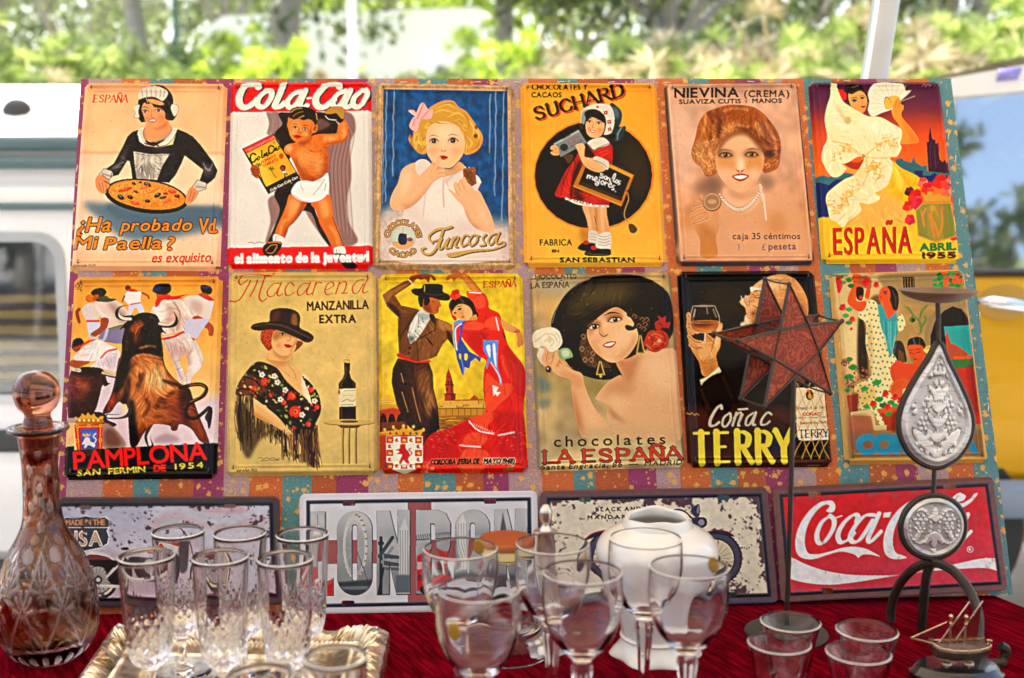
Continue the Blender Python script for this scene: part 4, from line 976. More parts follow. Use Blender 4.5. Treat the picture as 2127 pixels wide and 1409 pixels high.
def art_slate():
 A=Art([(68,45),(1015,45),(1085,1325),(95,1328)],GW,GH,'f3ac36')
 A.grad([(0,'eda42f'),(.5,'f4b03c'),(1,'f6b748')]);A.mottle(.012,40,3)
 A.E(578,690,420,386,'e8862a');ci=A.E(576,690,407,373,'120e0c')
 A.P('760 480 900 470 970 640 980 760 900 860 800 760','3a2c10',40,.75,ci);A.P('640 420 760 460 700 560 640 500','2c2410',30,.7,ci);A.specks(60,'6a5a40',.8,1.2,4,.35)  # brown patch right of centre paints in a glare on the disc
 A.P('480 1060 560 1080 560 1150 500 1180','b87a22',12,.8)
 A.T('CHOCOLATES Y',(150,100),(534,100),33,'24170c',0,4,None,.16);A.T('CACAOS',(148,151),(354,151),33,'24170c',0,4,None,.18)
 A.T('SUCHARD',(186,318),(800,148),84,'c4401a',0,0,None,.1,1,.26);A.T('SUCHARD',(174,308),(786,138),84,'1d120c',0,0,None,.1,1,.26)
 sk,sh='e9b27a','b9733f'
 for pts in('498 905 560 905 580 980 598 1085 548 1085 528 1000','565 905 655 905 668 970 685 1100 606 1112 592 1010'):
  l_=A.P(pts,sk);A.P(pts,sh,16,.35,l_)
 A.S('590 920 600 1080',12,sh,b=5,a=.7);A.S('630 920 640 1080',22,'f5cf9c',b=9,a=.7);A.S('530 920 560 1070',14,'f3c892',b=6,a=.7)
 A.P('548 1075 600 1085 610 1130 590 1170 545 1170 540 1120','dcd2c0');A.P('604 1108 690 1090 690 1205 620 1205 592 1180','e6dccb')
 for y in(1110,1130,1150,1170):A.S(f'608 {y} 650 {y+10} 690 {y-4}',4,'8f8678',a=.8);A.S(f'548 {y-14} 600 {y-8}',3,'8f8678',a=.8)
 A.P('466 1195 500 1160 545 1160 590 1170 560 1215 500 1215','15100e');A.P('514 1230 560 1195 620 1200 690 1205 690 1246 600 1254 530 1250','15100e');A.E(525,1158,20,15,'b3281c');A.E(578,1195,20,15,'b3281c');A.S('520 1230 580 1240 680 1238',5,'6a6058',a=.7)
 d_=A.P('520 480 580 470 690 475 708 520 705 610 690 640 640 660 660 760 680 905 560 890 450 870 380 850 315 835 320 790 385 660 440 590 480 520','a81d14')
 A.P('380 700 430 620 470 640 400 840 330 830','d22a1c',12,.9,d_);A.P('440 640 500 620 520 760 540 860 450 860','3a100c',16,.9,d_);A.P('500 790 640 830 660 900 560 880 500 870','c3261a',14,.8,d_);A.S('480 600 430 740 420 840',12,'2a0c0a',b=4,a=.9,m=d_);A.S('420 620 370 740 350 830',7,'5a140e',b=3,a=.8,m=d_);A.P('600 500 690 500 690 580 620 560','cf2f20',12,.8,d_)
 A.S('385 850 430 875 470 890 520 900 580 905 640 906 675 908',14,'d9cdb6');
 for i in range(14):A.E(388+i*21,856+min(i*5,50),9,7,'b8ab94' if i%2 else 'e8dfcd')
 A.brush(120,70,7,.35,10,d_,100)
 A.P('515 470 560 520 580 560 520 560','1a1210',4)
 A.P('530 470 570 442 640 430 684 465 670 485 600 505 578 520 550 485','e2d8c6');A.S('535 475 575 515 610 500 680 472',5,'7f7466');
 A.Q('508 605 690 612 858 688 768 908 432 770','b5701f');A.Q('515 608 690 620 850 690 838 712 690 640 530 628','d8963a');A.Q('470 755 768 870 830 705 690 640 520 632','15110f')
 A.S('440 768 768 900',6,'e8b060',b=2,a=.7);A.Q('470 755 486 735 778 850 768 872','3a2a16')
 def son(c):
  c=c or 'efe9dd';w_=7
  for q in('640 685 626 680 628 694 642 700 634 712 620 704','655 698 648 712 660 720 670 708 658 698','672 706 668 724 676 712 688 716 686 732 694 732','706 716 716 690 728 682 722 706 712 732 724 738','738 722 726 736 736 746 746 734 738 722','762 732 748 732 752 744 758 750 746 756','536 690 530 712 540 694 552 696 548 714 558 700 570 704 568 722 578 722','584 720 600 716 596 704 582 714 586 734 604 734','616 720 610 752 596 762 588 750 612 744','618 706 620 708','640 730 626 740 634 756 648 746 640 730','658 738 652 760 660 746 672 746','684 758 698 756 694 744 680 754 684 774 700 774','722 764 706 766 712 780 716 792 702 792','726 804 728 806'):A.S(q,w_,c)
 son(None)
 A.E(806,798,6,6,'2a1c10');A.S('812 812 818 860 800 910 788 960 800 1000 830 1030',6,'b98a4a');A.P('818 1035 850 1030 880 1065 860 1092 830 1085','5a3a1a')
 a_=A.P('570 575 600 560 660 590 668 640 640 665 600 670 545 650 505 615 480 560 465 520 448 495 460 478 500 470 515 500 512 560 540 570',sk);A.P('510 610 560 650 640 665 560 640',sh,9,.8,a_);A.P('480 490 505 550 560 600 520 570','f5cf9c',9,.7,a_)
 for q in('462 490 485 500','470 482 495 492','500 475 506 500'):A.S(q,3,sh)
 A.P('572 575 600 562 650 580 682 605 672 655 640 625 600 598','d9cdb8');A.S('580 588 640 612 668 640',4,'6f6456')
 A.Q('300 472 472 378 528 466 350 564','7d8382');A.Q('300 472 472 378 478 390 306 482','a9aeac');A.E(372,498,28,26,'2e3432');A.S('400 460 430 490 440 450 470 480 490 440',8,'a85a4c',a=.8);A.S('405 440 440 430 480 425',7,'a85a4c',a=.8);A.S('395 512 500 452',3,'3a403e');A.S('365 440 415 414',4,'2e3432');A.S('380 530 396 522',3,'2e3432')
 A.P('282 490 310 480 332 500 338 548 300 552 278 532 300 520 280 510','e3a970');A.S('290 500 325 510',3,sh);A.S('290 530 330 535',3,sh);A.P('370 555 420 545 435 570 405 610 380 580','5a3a1c')
 A.P('452 480 500 470 515 500 480 512 455 500','eeb984')
 A.P('690 200 740 215 772 260 765 330 735 370 760 360 800 352 790 400 765 445 725 450 722 405 690 400','26343a');A.P('700 215 750 240 745 300 700 270','5d7478',9,.9);A.S('770 360 740 410',10,'7d9294',b=2);A.S('745 405 740 445',8,'7d9294',b=2)
 A.P('488 290 500 240 560 205 630 196 690 208 716 262 720 330 700 395 660 412 640 400 660 330 640 270 590 235 540 235 510 270 512 330 485 345','ded4c2')
 A.P('492 290 505 245 545 235 520 270 515 330 490 340','7e8c88',5,.9)
 A.P('520 300 512 260 545 236 600 236 650 275 664 330 650 400 630 425 600 380 540 330 530 380 508 360','1a1210')
 fc=A.P('524 320 522 370 535 410 568 432 610 430 640 400 652 350 640 310 580 285 540 295','ecb47c');A.P('600 430 645 390 655 320 640 380','bd7a44',9,.8,fc);A.E(545,372,16,14,'e58a58',0,6,.8);A.E(618,378,18,14,'e58a58',0,6,.8)
 A.P('520 310 540 262 600 262 650 300 650 330 600 300 560 290 530 320','1a1210',1)
 for x,y,r_ in((660,258,17),(684,322,17),(688,374,15),(604,218,11)):
  for k in range(4):A.E(x+r_*.55*math.cos(k*1.57+.6),y+r_*.55*math.sin(k*1.57+.6),r_*.5,r_*.45,'b3352a')
  A.E(x,y,r_*.25,r_*.25,'e0c080')
 eye(A,548,320,17,'20140c',4,'f2e4cc','2a180e');eye(A,612,330,18,'20140c',6,'f2e4cc','2a180e')
 A.S('575 335 566 356 578 364',4,sh);mouth(A,570,386,22,'b83222',8,True);A.P('478 340 500 330 505 365 485 368','3a2a14')
 A.T('FABRICA',(206,1178),(426,1178),42,'33200c',0,3,None,.2);A.T('EN',(290,1226),(336,1226),18,'33200c',0,3);A.T('SAN SEBASTIAN',(345,1297),(858,1297),32,'24170c',0,5,None,.18)
 A.brush(500,34,5,.05,40)
 return A
def art_cream():
 A=Art([(62,50),(990,40),(1115,1315),(152,1320)],GW,GH,'d9a684')
 A.grad([(0,'d8a888'),(.4,'deac8c'),(.75,'d99c70'),(1,'cf9a78')])
 A.mottle(.04,60,3);A.mottle(.03,18,5)
 A.P('180 960 1060 960 1090 1100 880 1100 600 1060 300 1080','d28a4c',40,.7);A.P('100 250 260 300 240 800 160 700','e4bda2',40,.7)
 A.S('62 50 152 1320',44,'5d5248',0,b=6);A.S('72 40 990 34',26,'4a4038',0,b=3);A.S('998 40 1112 1315',40,'4b4546',0,b=5);A.S('152 1312 1115 1305',40,'54474a',0,b=5)
 A.S('90 90 185 1290',7,'f0d0b4',b=2,a=.8);A.S('985 90 1075 1270',7,'e8c4a4',b=2,a=.8)
 c_='3a2f33'
 A.T('NIEVINA',(135,154),(575,150),62,c_,0,7,None,.2);A.T('(CREMA)',(616,150),(928,148),42,c_,0,4,None,.26);A.T('SUAVIZA CUTIS',(168,198),(590,194),30,c_,0,4,None,.18);A.T('Y',(620,192),(636,192),18,c_,0,2);A.T('MANOS',(672,192),(876,190),30,c_,0,4,None,.18)
 sk,sh='e7b48e','c07f52'
 A.P('330 720 400 700 470 760 440 830 350 820 270 800','5a4436',28,.55);A.P('730 700 800 690 840 750 760 800 720 770','5f4a3c',24,.5)
 A.P('470 780 560 830 720 770 740 840 860 800 960 860 1040 1000 1060 1250 200 1260 220 1100 400 950 460 870','e0aa80',22,.8)
 A.P('800 960 880 960 900 1080 800 1100','c9854c',30,.6);A.P('470 780 600 830 720 760 730 860 640 950 500 920','eab994',8,.9);A.P('500 790 620 830 730 770 650 850 540 850','c58a60',16,.7)
 hr=A.P('410 232 500 206 600 206 700 230 780 300 840 380 870 470 866 560 850 640 780 676 740 660 700 500 560 400 460 470 430 560 450 640 410 690 350 700 320 640 270 600 250 530 275 440 300 330 350 260','ab5f24')
 A.P('250 520 300 450 400 480 420 560 400 650 340 690 280 620','c98a52',12,.9,hr);A.P('400 240 560 210 700 250 720 330 560 340 420 300','9a4a18',18,.8,hr);A.P('700 300 800 360 860 500 760 500','8a5040',22,.7,hr);A.P('460 350 580 330 560 400 450 480','d08a50',14,.8,hr)
 for q in('370 260 400 350 380 440','430 250 450 340 430 440','560 360 650 400 730 470','600 350 700 400 780 480','740 520 800 540 860 520','410 280 440 320 435 400'):A.S(q,22,'5e2c14',b=8,a=.75,m=hr)
 for q in('350 270 340 360 310 440','400 350 400 420 430 480','470 250 540 230 640 240','480 380 560 350 640 360','760 330 820 430 840 520','700 330 740 420','720 420 690 330'):A.S(q,14,'dc9a5e',b=6,a=.8,m=hr)
 rr=random.Random(6)
 for i in range(26):
  x,y=(rr.uniform(270,420),rr.uniform(450,680))if i<17 else(rr.uniform(760,850),rr.uniform(530,650));A.S([(x,y),(x+18,y-14),(x+30,y+6),(x+12,y+18)],7,rr.choice(['e3b07c','b06c38','d29a66']),b=2,a=.85)
 A.brush(420,90,8,.2,11,hr,60,.9)
 A.E(790,545,40,26,'3c1c10',0,10,.8)
 fc=A.P('415 560 440 480 520 410 600 400 700 470 745 540 750 620 722 700 680 760 610 810 540 800 470 740 425 660','e9b48a')
 A.P('440 560 560 600 740 560 745 640 600 640 430 630','cf8430',30,.75,fc);A.P('650 790 720 720 748 600 700 720','b97848',18,.7,fc);A.P('420 600 440 680 520 780 470 740','d29a72',14,.7,fc);A.E(600,470,90,50,'eebb8e',0,30,.8,fc);A.E(590,620,26,50,'f8dcc0',0,14,.8,fc);A.E(480,690,50,40,'edb896',0,20,.8,fc);A.E(690,690,40,40,'f0c4a4',0,20,.7,fc)
 A.P('440 470 520 400 600 385 720 470 760 560 720 520 640 430 560 420 480 470 430 560','7d4620',10,.8)
 for x,y,r_ in((484,554,40),(664,550,40)):
  A.E(x,y-4,60,26,'7a4a22',0,14,.7);A.E(x,y+3,r_*.82,11,'c9a06c');A.E(x,y+1,16,13,'2c180a');A.E(x-5,y-4,3,3,'f0d8b0');A.S([(x-40,y+10),(x,y+17),(x+42,y+8)],7,'6a3a1a',a=.8,b=2);A.S([(x-44,y+4),(x-20,y-13),(x+18,y-13),(x+46,y+6)],7,'3a2214',b=1.5)
 A.S('432 536 470 518 530 526',6,'5a3418',taper=.4,b=1.5);A.S('618 524 670 510 726 522',6,'5a3418',taper=.4,b=1.5)
 nose(A,585,664,30,'a8643c');mouth(A,588,704,60,'b4352a',-2,True)
 for i in range(30):
  t=i/29;x=445+290*t;y=785+168*math.sin(math.pi*(t*.94+.03))**.7-40*t+(10 if t<.1 else 0);r_=7+9*math.sin(math.pi*t)
  A.E(x,y,r_+2,r_+2,'9c6a4c');A.E(x,y,r_,r_,'e6cdb2');A.E(x-r_*.3,y-r_*.3,r_*.4,r_*.4,'fff6ea')
 for i in range(13):A.E(748+i*1.5,830+i*14,8,8,'e3c8ae');A.E(746+i*1.5,827+i*14,3,3,'fff6ea');A.E(724+i*1.6,760+i*9,8,8,'e3c8ae')
 h_=A.P('250 930 300 880 335 860 325 830 310 830 245 950 248 1000 270 1060 310 1140 320 1260 430 1250 420 1130 440 1060 440 970 425 930 395 960 380 1010 340 1010 350 950 345 900','d79a6a');A.P('300 1020 400 1080 430 1140 400 1250 330 1250','b9723c',22,.7,h_);A.P('330 1120 430 1130 430 1260 310 1260','c98646',16,.8,h_)
 for q in('250 945 300 915 350 910','250 990 300 965 350 950','265 1025 320 1010 365 985','300 850 330 880'):A.S(q,22,'e0a878',taper=.3);A.S(q,4,'8e5430',a=.8)
 A.E(393,880,64,64,'6a4428');A.E(392,876,60,60,'b58a64');A.E(392,876,48,48,'a87c56');A.E(392,876,30,16,'c79e78')
 for k in range(26):A.E(392+54*math.cos(k*.242),876+54*math.sin(k*.242),4,4,'d8b48e')
 A.T('caja 35 céntimos',(536,1135),(1004,1134),42,'54434a',0,2,None,.16);A.T('peseta',(785,1208),(975,1206),46,'4e4868',0,2,None,.16);A.T('1',(575,1212),(583,1212),44,'8f7f90');A.T('£',(738,1212),(765,1212),46,'6a6288')
 for k in range(15):A.S(f'{205+k*10} 1286 {210+k*10} {1276+k%3*2}',2.5,'5a4236')
 A.specks(60,'7a4a2c',.8,1.5,9,.4)
 A.brush(500,34,5,.05,40)
 return A
def blobflower(A,x,y,r,cols,seed,m=None):
 rr=random.Random(seed)
 for k in range(11):
  a=k*2.4;q=r*.62*math.sqrt(k/11);A.E(x+q*math.cos(a),y+q*math.sin(a),r*rr.uniform(.36,.5),r*rr.uniform(.32,.46),cols[k%len(cols)],rr.uniform(0,180),m=m)
def art_shawl():
 A=Art([(60,42),(975,38),(1118,1300),(155,1305)],GW,GH,'e8601c')
 A.grad([(0,'541636'),(.10,'5e2040'),(.16,'7a2a3c'),(.24,'c04428'),(.32,'e2571c'),(.45,'ee6a1a'),(.52,'f07818'),(.74,'f0801c'),(.741,'f7c02c'),(1,'fad04a')])
 A.mottle(.02,30,2)
 A.P('660 580 700 570 720 590 770 600 785 555 800 600 840 625 880 615 880 660 960 640 1010 660 1050 640 1060 720 660 700','3a6a70',sm=0);A.P('100 705 160 690 200 700 250 675 320 670 400 690 440 760 100 760','3f7078',sm=0)
 tw=A.P('888 660 876 460 892 455 890 420 902 350 912 420 918 440 935 440 940 470 955 462 965 580 985 600 1000 580 1010 610 1030 580 1042 680','3f1430',sm=0)
 A.S('900 480 905 640',4,'6a2a4a');A.S('930 480 940 640',4,'6a2a4a')
 A.P('790 655 850 655 850 690 900 690 930 670 960 690 1060 690 1065 760 820 760 790 700','1c2a62',sm=0);A.P('100 730 200 755 240 720 300 712 330 740 320 980 120 980','1b2a66',sm=0)
 A.P('90 984 1110 984 1120 1310 90 1310','f8c634',4,sm=0)
 sk_=A.P('430 560 560 560 640 590 700 640 820 700 830 760 810 840 800 1010 760 1080 500 1110 260 1100 200 990 330 900','f6c026')
 A.P('560 600 640 600 760 700 820 760 760 900 640 820','f4b414',14,.9,sk_);A.P('300 1000 520 800 700 860 780 1010 620 1050 420 1060','f0b070',30,.7,sk_);A.P('640 600 700 660 720 800 660 760','fbe070',16,.7,sk_);A.S('680 650 750 760 800 900',12,'d89010',b=6,a=.7,m=sk_)
 A.P('240 540 300 580 400 640 420 660 380 680 300 650 250 600','f0a040');A.P('285 580 400 600 440 560 420 640 350 640','b8321c',3)
 A.P('632 230 660 170 690 160 700 200 715 210 700 270 720 310 790 390 822 455 760 472 690 470 650 440 690 400 680 340 645 290','f39a3c');A.P('700 300 800 420 818 458 700 470 760 440','d87420',12,.7)
 A.P('470 130 490 80 540 50 600 42 660 52 720 75 730 105 765 110 690 180 640 230 560 260 500 285 470 240 480 180','f2ead0')
 for a_ in range(0,12):
  an=R(150+a_*17);A.S([(640,200),(640+170*math.cos(an),200+150*math.sin(an))],4,'ddd0a8',a=.8)
 A.P('584 200 590 160 640 140 690 150 670 190 620 235 590 230','e9b94e');
 for k in range(14):A.E(612-28*math.cos(k*.2-.3),190-40*math.sin(k*.25-.2),3,3,'5a3a1a')
 A.P('640 220 665 165 690 160 700 200 716 205 712 240 680 262 650 260','f0963a');A.S('668 175 660 220',4,'c86a20');A.S('690 180 684 220',4,'c86a20')
 A.P('310 80 340 62 400 62 435 85 440 130 420 200 345 210 325 150','22140f');fc=A.P('335 130 370 100 420 105 455 140 465 185 455 235 425 262 390 240 350 205','f0a45c');A.P('335 120 350 95 400 85 440 105 400 110 360 130','22140f');A.P('410 260 465 230 460 190 440 240','cf7030',8,.8,fc);A.P('410 215 425 250 440 280 520 285 440 300 400 260','f0a45c')
 A.S('360 85 400 75',5,'8a6a4a',a=.8);A.E(376,176,13,8,'2a4a6a');A.S('360 172 378 165 395 172',5,'1c100c');A.S('355 160 380 150 398 158',4,'2a1810');A.E(430,158,10,7,'2a4a6a');A.S('418 156 432 150 445 155',5,'1c100c');A.S('415 145 432 138 448 145',4,'2a1810');mouth(A,437,215,18,'d0201c',-6);A.S('425 175 432 195 424 200',3,'b8622c')
 A.P('262 110 290 100 322 130 318 165 290 165','e0261a')
 sc='f5e6b4'
 s1=A.P('212 55 245 60 265 110 300 180 350 215 420 258 480 285 560 290 640 335 700 375 700 430 690 470 700 500 668 560 620 570 640 620 612 740 560 790 520 810 550 850 480 890 410 880 420 940 330 1010 300 1050 250 1010 210 990 190 920 178 850 200 800 300 720 380 680 440 580 400 560 330 600 290 610 320 640 280 690 230 700 190 660 150 580 160 500 190 430 172 310 185 220 210 140',sc)
 A.P('240 200 280 240 330 330 290 300 250 240','d9a060',8,.8,s1);A.P('230 100 300 300 420 400 360 420 230 330 200 200','faf0cc',20,.8,s1);A.P('430 300 640 360 680 420 560 420 440 360','fbf3d4',22,.8,s1);A.P('430 560 480 560 440 700 300 900 220 960 330 780','eecb84',22,.6,s1);A.S('440 560 330 480 220 450',6,'d8ac62',b=3,a=.8,m=s1);A.S('440 560 560 470 680 430',6,'d8ac62',b=3,a=.8,m=s1);A.S('440 560 540 570 660 560',6,'d8ac62',b=3,a=.7,m=s1);A.S('450 560 470 660 430 760',6,'d8ac62',b=3,a=.7,m=s1)
 A.S('420 560 340 500 270 480',5,'cf9450',b=2,a=.7,m=s1)
 rr=random.Random(8)
 for cx,cy in((330,500),(560,500),(640,470),(250,560),(480,640),(540,690),(330,830),(260,920),(370,770),(300,870),(600,440),(520,620),(220,880)):
  for k in range(12):A.S([(cx+rr.uniform(-40,40),cy+rr.uniform(-35,35))for _ in range(3)],6,rr.choice(['e0b050','e8bc66','fff6da','d8a040']),b=1,a=.75,m=s1)
 A.brush(160,80,12,.05,12,s1,70);A.brush(90,90,14,.08,13,sk_,60)
 A.E(330,310,22,26,'c8b070',0,4,.8);A.E(436,556,9,14,'7a5a2a');A.E(436,556,5,9,'d8b060')
 R1,R2,R3=['e8281c','d01a14','f24a34'],['f2705a','e8483a','f79a88'],['5a141c','7a1c22','44101a']
 for x,y,r_,c in((850,740,42,R2),(970,735,58,R1),(1040,720,34,R2),(755,805,40,R3),(800,840,58,R1),(880,780,50,R1),(1020,795,40,R2),(745,905,42,R1),(810,890,50,['d01a3a','e0284a']),(760,1000,42,['d0203a','e8324a']),(1060,850,30,R1),(1075,950,26,R1),(1070,1110,44,['d01f2a','e83a34'])):blobflower(A,x,y,r_,c,int(x+y))
 A.P('860 870 850 820 880 830 880 800 910 800 920 830 960 815 985 830 1040 840 1035 870','d8a038',sm=0)
 A.Q('795 930 850 880 1040 875 1095 1110 940 1160 815 1110','d39a34');sh_=A.Q('803 935 850 890 1035 885 1085 1105 940 1148 822 1105','8d8a3c');A.Q('880 900 960 890 1000 1140 940 1150 880 1110','a49038',0,1,sh_)
 for q in('915 910 905 1000 930 1110','890 960 930 1020 960 1110','840 940 860 1040','980 920 985 1040 960 1100','850 960 870 920','930 910 950 960'):A.S(q,16,'d88a34',a=.9,m=sh_)
 A.E(918,915,20,22,'c8a040');A.E(985,915,14,16,'c8803a')
 A.T('ESPAÑA',(238,1243),(775,1234),186,'6a0a10',0,5,None,.24);A.T('ESPAÑA',(232,1241),(768,1232),184,'c8141a',0,5,None,.24)
 A.T('ABRIL',(832,1215),(1076,1208),50,'127a36',0,9,None,.16);A.T('1955',(848,1270),(1075,1266),42,'6a1a1c',0,9,None,.16)
 A.S('845 76 860 62 868 78 884 64 896 76 908 68',3,'c890a0')
 A.brush(500,34,5,.05,40)
 return A
def art_bull():
 A=Art([(110,50),(1075,45),(1035,1360),(40,1370)],GW,GH,'f4b75a')
 A.grad([(0,'efa742'),(.3,'f5b657'),(.6,'f9cd86'),(1,'f7d49a')]);A.mottle(.012,40,3)
 A.P('380 850 560 1000 1100 820 1100 1160 380 1160','e6d2de',30,.9);A.P('230 720 400 700 400 1000 230 1000','e4d4e2',10,.9);A.P('880 900 1060 860 1050 1150 900 1140','f0dde4',24,.8)
 A.mottle(.02,24,7)
 W_,Wd,Wl='ecdcd0','b98f86','fbf3ec';red='d42a20';skn='b5531f'
 A.P('432 195 470 145 540 150 562 160 545 175 540 235 480 240 445 215','f3eae4');A.P('478 230 545 228 570 290 545 300 520 260 505 262 480 305 466 290','d6d8ea');A.S('480 235 540 225',8,red);A.E(463,130,19,18,'7a2a18');A.P('455 140 490 132 530 150 480 152',red);A.S('555 160 590 178 598 195',13,skn);A.S('440 180 428 215',12,skn)
 A.P('165 265 215 225 260 240 270 330 200 345','e3d2cc');A.S('150 265 135 290 150 350',20,'9c4a1e');A.P('200 340 275 340 285 440 240 420 215 445','d9d6ea');A.S('200 342 275 342',14,red);A.E(215,195,27,25,'c5601c');A.P('190 190 240 165 262 200 235 220','d87a20')
 b1=A.P('235 240 270 210 340 205 400 215 470 290 475 360 420 370 330 385 290 320 250 310','e6d0c2');A.P('330 210 450 300 440 370 380 300','9c7368',14,.75,b1);A.S('260 250 300 300 340 330',14,Wl,b=6,a=.8,m=b1)
 A.P('290 325 340 330 320 400 260 440 225 450 225 420 280 380','a04a1c');A.P('320 395 420 375 470 350 440 480 330 480 270 460','8a7f9c');A.P('340 390 430 365 440 375 350 400','7d8044');A.S('225 445 300 470 330 400',20,'d7d0e4',a=.8)
 A.E(272,160,46,30,'231713',6);A.P('222 160 250 135 300 128 325 160 280 185 240 175','231713');A.P('240 180 270 170 270 200 240 210','b9561e');A.P('262 195 320 178 345 195 390 200 345 218 262 215','4b4a2c')
 b2=A.P('612 280 640 235 720 200 800 200 860 260 910 305 870 330 830 350 835 400 760 420 690 430 660 360 620 300','ead4c6');A.P('700 230 800 300 800 400 740 400 690 330','c99c8c',16,.7,b2);A.P('640 270 700 230 720 300 680 340',Wl,12,.8,b2);A.S('760 220 800 300 780 400',10,'a8786a',b=5,a=.7,m=b2);A.S('830 240 860 300 900 310',10,Wl,b=4,m=b2)
 A.P('880 320 920 310 1010 370 1012 435 985 435 975 395 900 350',skn);A.P('905 350 940 360 960 380 930 370','7a3412',4,.7)
 p2=A.P('690 450 780 430 850 420 900 470 945 570 935 640 880 700 860 750 820 745 850 640 835 560 800 600 830 700 800 745 780 690 740 570 700 500','ead8ce');A.P('730 470 850 520 880 600 840 640 800 600 740 540','c59c90',14,.75,p2);A.P('880 560 940 570 930 640 880 690','fbf2ec',10,.8,p2);A.S('700 470 760 600 810 720',12,'b98a80',b=5,a=.6,m=p2)
 A.S('690 460 760 445 830 415 890 460',16,red,sm=1);A.P('650 150 700 165 735 175 735 205 680 200 650 190',skn);A.P('622 145 640 110 690 98 735 105 738 150 700 172 650 165','1e1613');A.P('620 148 640 120 680 108 660 150','2c3f88',6,.7);A.P('638 248 650 195 700 172 760 180 850 168 800 190 835 190 760 205 690 205 660 245',red);
 b3=A.P('820 205 860 180 920 175 985 190 1018 215 1000 300 985 330 930 310 870 270','e9dccf');A.P('870 210 940 230 930 300 880 270','c9a498',10,.7,b3);A.P('985 330 940 400 900 455 830 420 835 340 900 330','d5cfe2');A.P('930 120 960 108 1005 130 1000 165 950 165','221814');A.P('930 130 945 112 1000 120 960 135','3a4c90',5,.7);A.P('915 170 960 165 1020 205 985 210',red);A.P('935 160 975 165 980 180 940 180',skn)
 b4=A.P('115 580 200 495 270 465 350 500 410 540 405 610 380 670 340 660 290 650 220 640 260 600 180 610','f0e3de');A.P('200 520 300 480 330 540 250 590',Wl,14,.9,b4);A.P('280 600 400 560 390 660 320 640','d8c6d4',12,.8,b4);A.S('290 580 330 540 390 525',12,red);A.P('95 490 130 455 165 458 180 495 140 520 100 520','1f1613');A.P('110 520 160 500 150 535 120 540','a34a1c');A.P('150 510 200 470 260 460 215 480 180 500',red);A.P('85 600 150 600 220 605 180 630 90 660','b0561e')
 lb=A.P('75 705 150 645 220 640 300 655 330 735 345 750 300 760 280 830 245 930 160 960 75 980','3a1711');A.P('80 720 150 700 220 740 200 820 120 860 80 840','7a3422',20,.85,lb);A.P('150 640 230 640 300 660 270 690 160 690','1b100e',8,.95,lb);A.P('300 700 330 740 350 745 310 765','1b100e');A.P('130 730 200 750 210 790 150 780','a35a3a',12,.7,lb);A.P('200 850 260 780 250 900','1d0e0b',14,.8,lb)
 A.S('78 640 110 655 150 662',22,'d8c4a8',taper=0);A.S('300 680 380 700 440 690 470 650 475 610',24,'3a2a24',taper=-.4);A.S('300 678 380 694 430 684 460 650',15,'cdb7a6',taper=-.5)
 bb=A.P('500 310 560 288 640 300 670 345 690 400 712 425 680 425 690 520 700 620 740 690 800 745 860 780 885 850 925 960 990 1130 930 1120 870 1040 800 1010 780 1050 745 1050 730 1020 640 1010 600 1030 560 1080 520 1150 480 1150 470 1060 460 900 430 880 400 870 350 935 300 930 350 830 380 720 400 600 420 560 430 450 440 390 410 400 450 350','6b2d12')
 A.P('470 560 620 570 700 640 720 700 800 750 850 800 840 900 780 980 660 1000 560 1040 500 1040 470 880 420 860 400 700','b5642a',18,.95,bb)
 A.P('500 650 640 610 720 720 780 780 700 840 600 800 520 760','e79c58',26,.9,bb);A.P('560 700 660 660 730 760 640 780','f4bd80',20,.85,bb);A.P('600 640 690 640 700 690 640 670','f0b070',10,.8,bb)
 A.P('480 780 600 850 580 960 500 1000','cf8040',20,.8,bb);A.P('700 860 820 800 850 900 790 980 720 960','8c3c14',20,.85,bb);A.P('800 780 880 800 900 960 850 1000 800 920','2a110b',18,.9,bb);A.P('830 900 890 900 960 1080 910 1080','a04a1c',12,.8,bb)
 hd=A.P('500 310 560 288 640 300 670 345 690 400 712 425 675 420 680 500 690 580 600 560 520 560 470 600 400 650 400 640 425 570 425 470 445 390 410 402 452 350','160e0c');A.P('490 370 540 340 560 360 520 420 480 410','a8501f',8,.85,hd);A.P('500 430 545 400 540 470 510 500','6b3014',10,.8,hd);A.P('440 480 460 400 470 480 440 560','4a2416',10,.7,hd);A.S('600 310 640 330 655 380',10,'4a342c',b=6,a=.7,m=hd)
 A.P('390 660 470 590 480 640 440 760 380 830 330 930 300 930 370 800','140c0a',8,.95,bb);A.P('340 860 380 800 370 880 330 930','b0401c',6,.9,bb)
 A.P('470 880 500 860 520 1000 530 1150 480 1150 465 1060','120b09',8,.95,bb);A.P('420 860 470 700 480 760 460 900','1a0f0c',8,.9,bb)
 for q in('500 585 560 560 680 580','500 620 580 590 690 610','540 520 600 505 640 510'):A.S(q,12,'d08a4c',b=4,a=.8,m=bb)
 for q,w_ in(('540 700 560 690 530 760',30),('470 760 450 800',20),('580 850 600 900 560 960',26),('650 900 680 850 700 880',34),('720 830 760 800',26),('480 640 510 620',20),('640 960 700 970',18)):A.S(q,w_,'5a2410',b=7,a=.75,m=bb)
 A.P('690 720 800 750 780 770 700 740','2a130c',5,.8,bb);A.brush(300,90,14,.24,14,bb,60);A.brush(80,50,7,.6,15,hd,80);A.brush(90,60,8,.35,16,lb);A.brush(70,70,10,.12,17,b2,60);A.brush(70,70,10,.12,18,p2,70);A.brush(60,60,9,.12,19,b4,150)
 A.S('490 320 440 325 405 315 392 285 410 255 452 240',32,'1d1412',taper=-.55);A.S('480 330 440 328 412 312 402 285',18,'e3d3c4',taper=-.4);A.S('665 365 720 372 768 360 778 325 760 285',34,'1d1412',taper=-.55);A.S('670 360 720 366 755 352 768 330',20,'d9c4b0',taper=-.5)
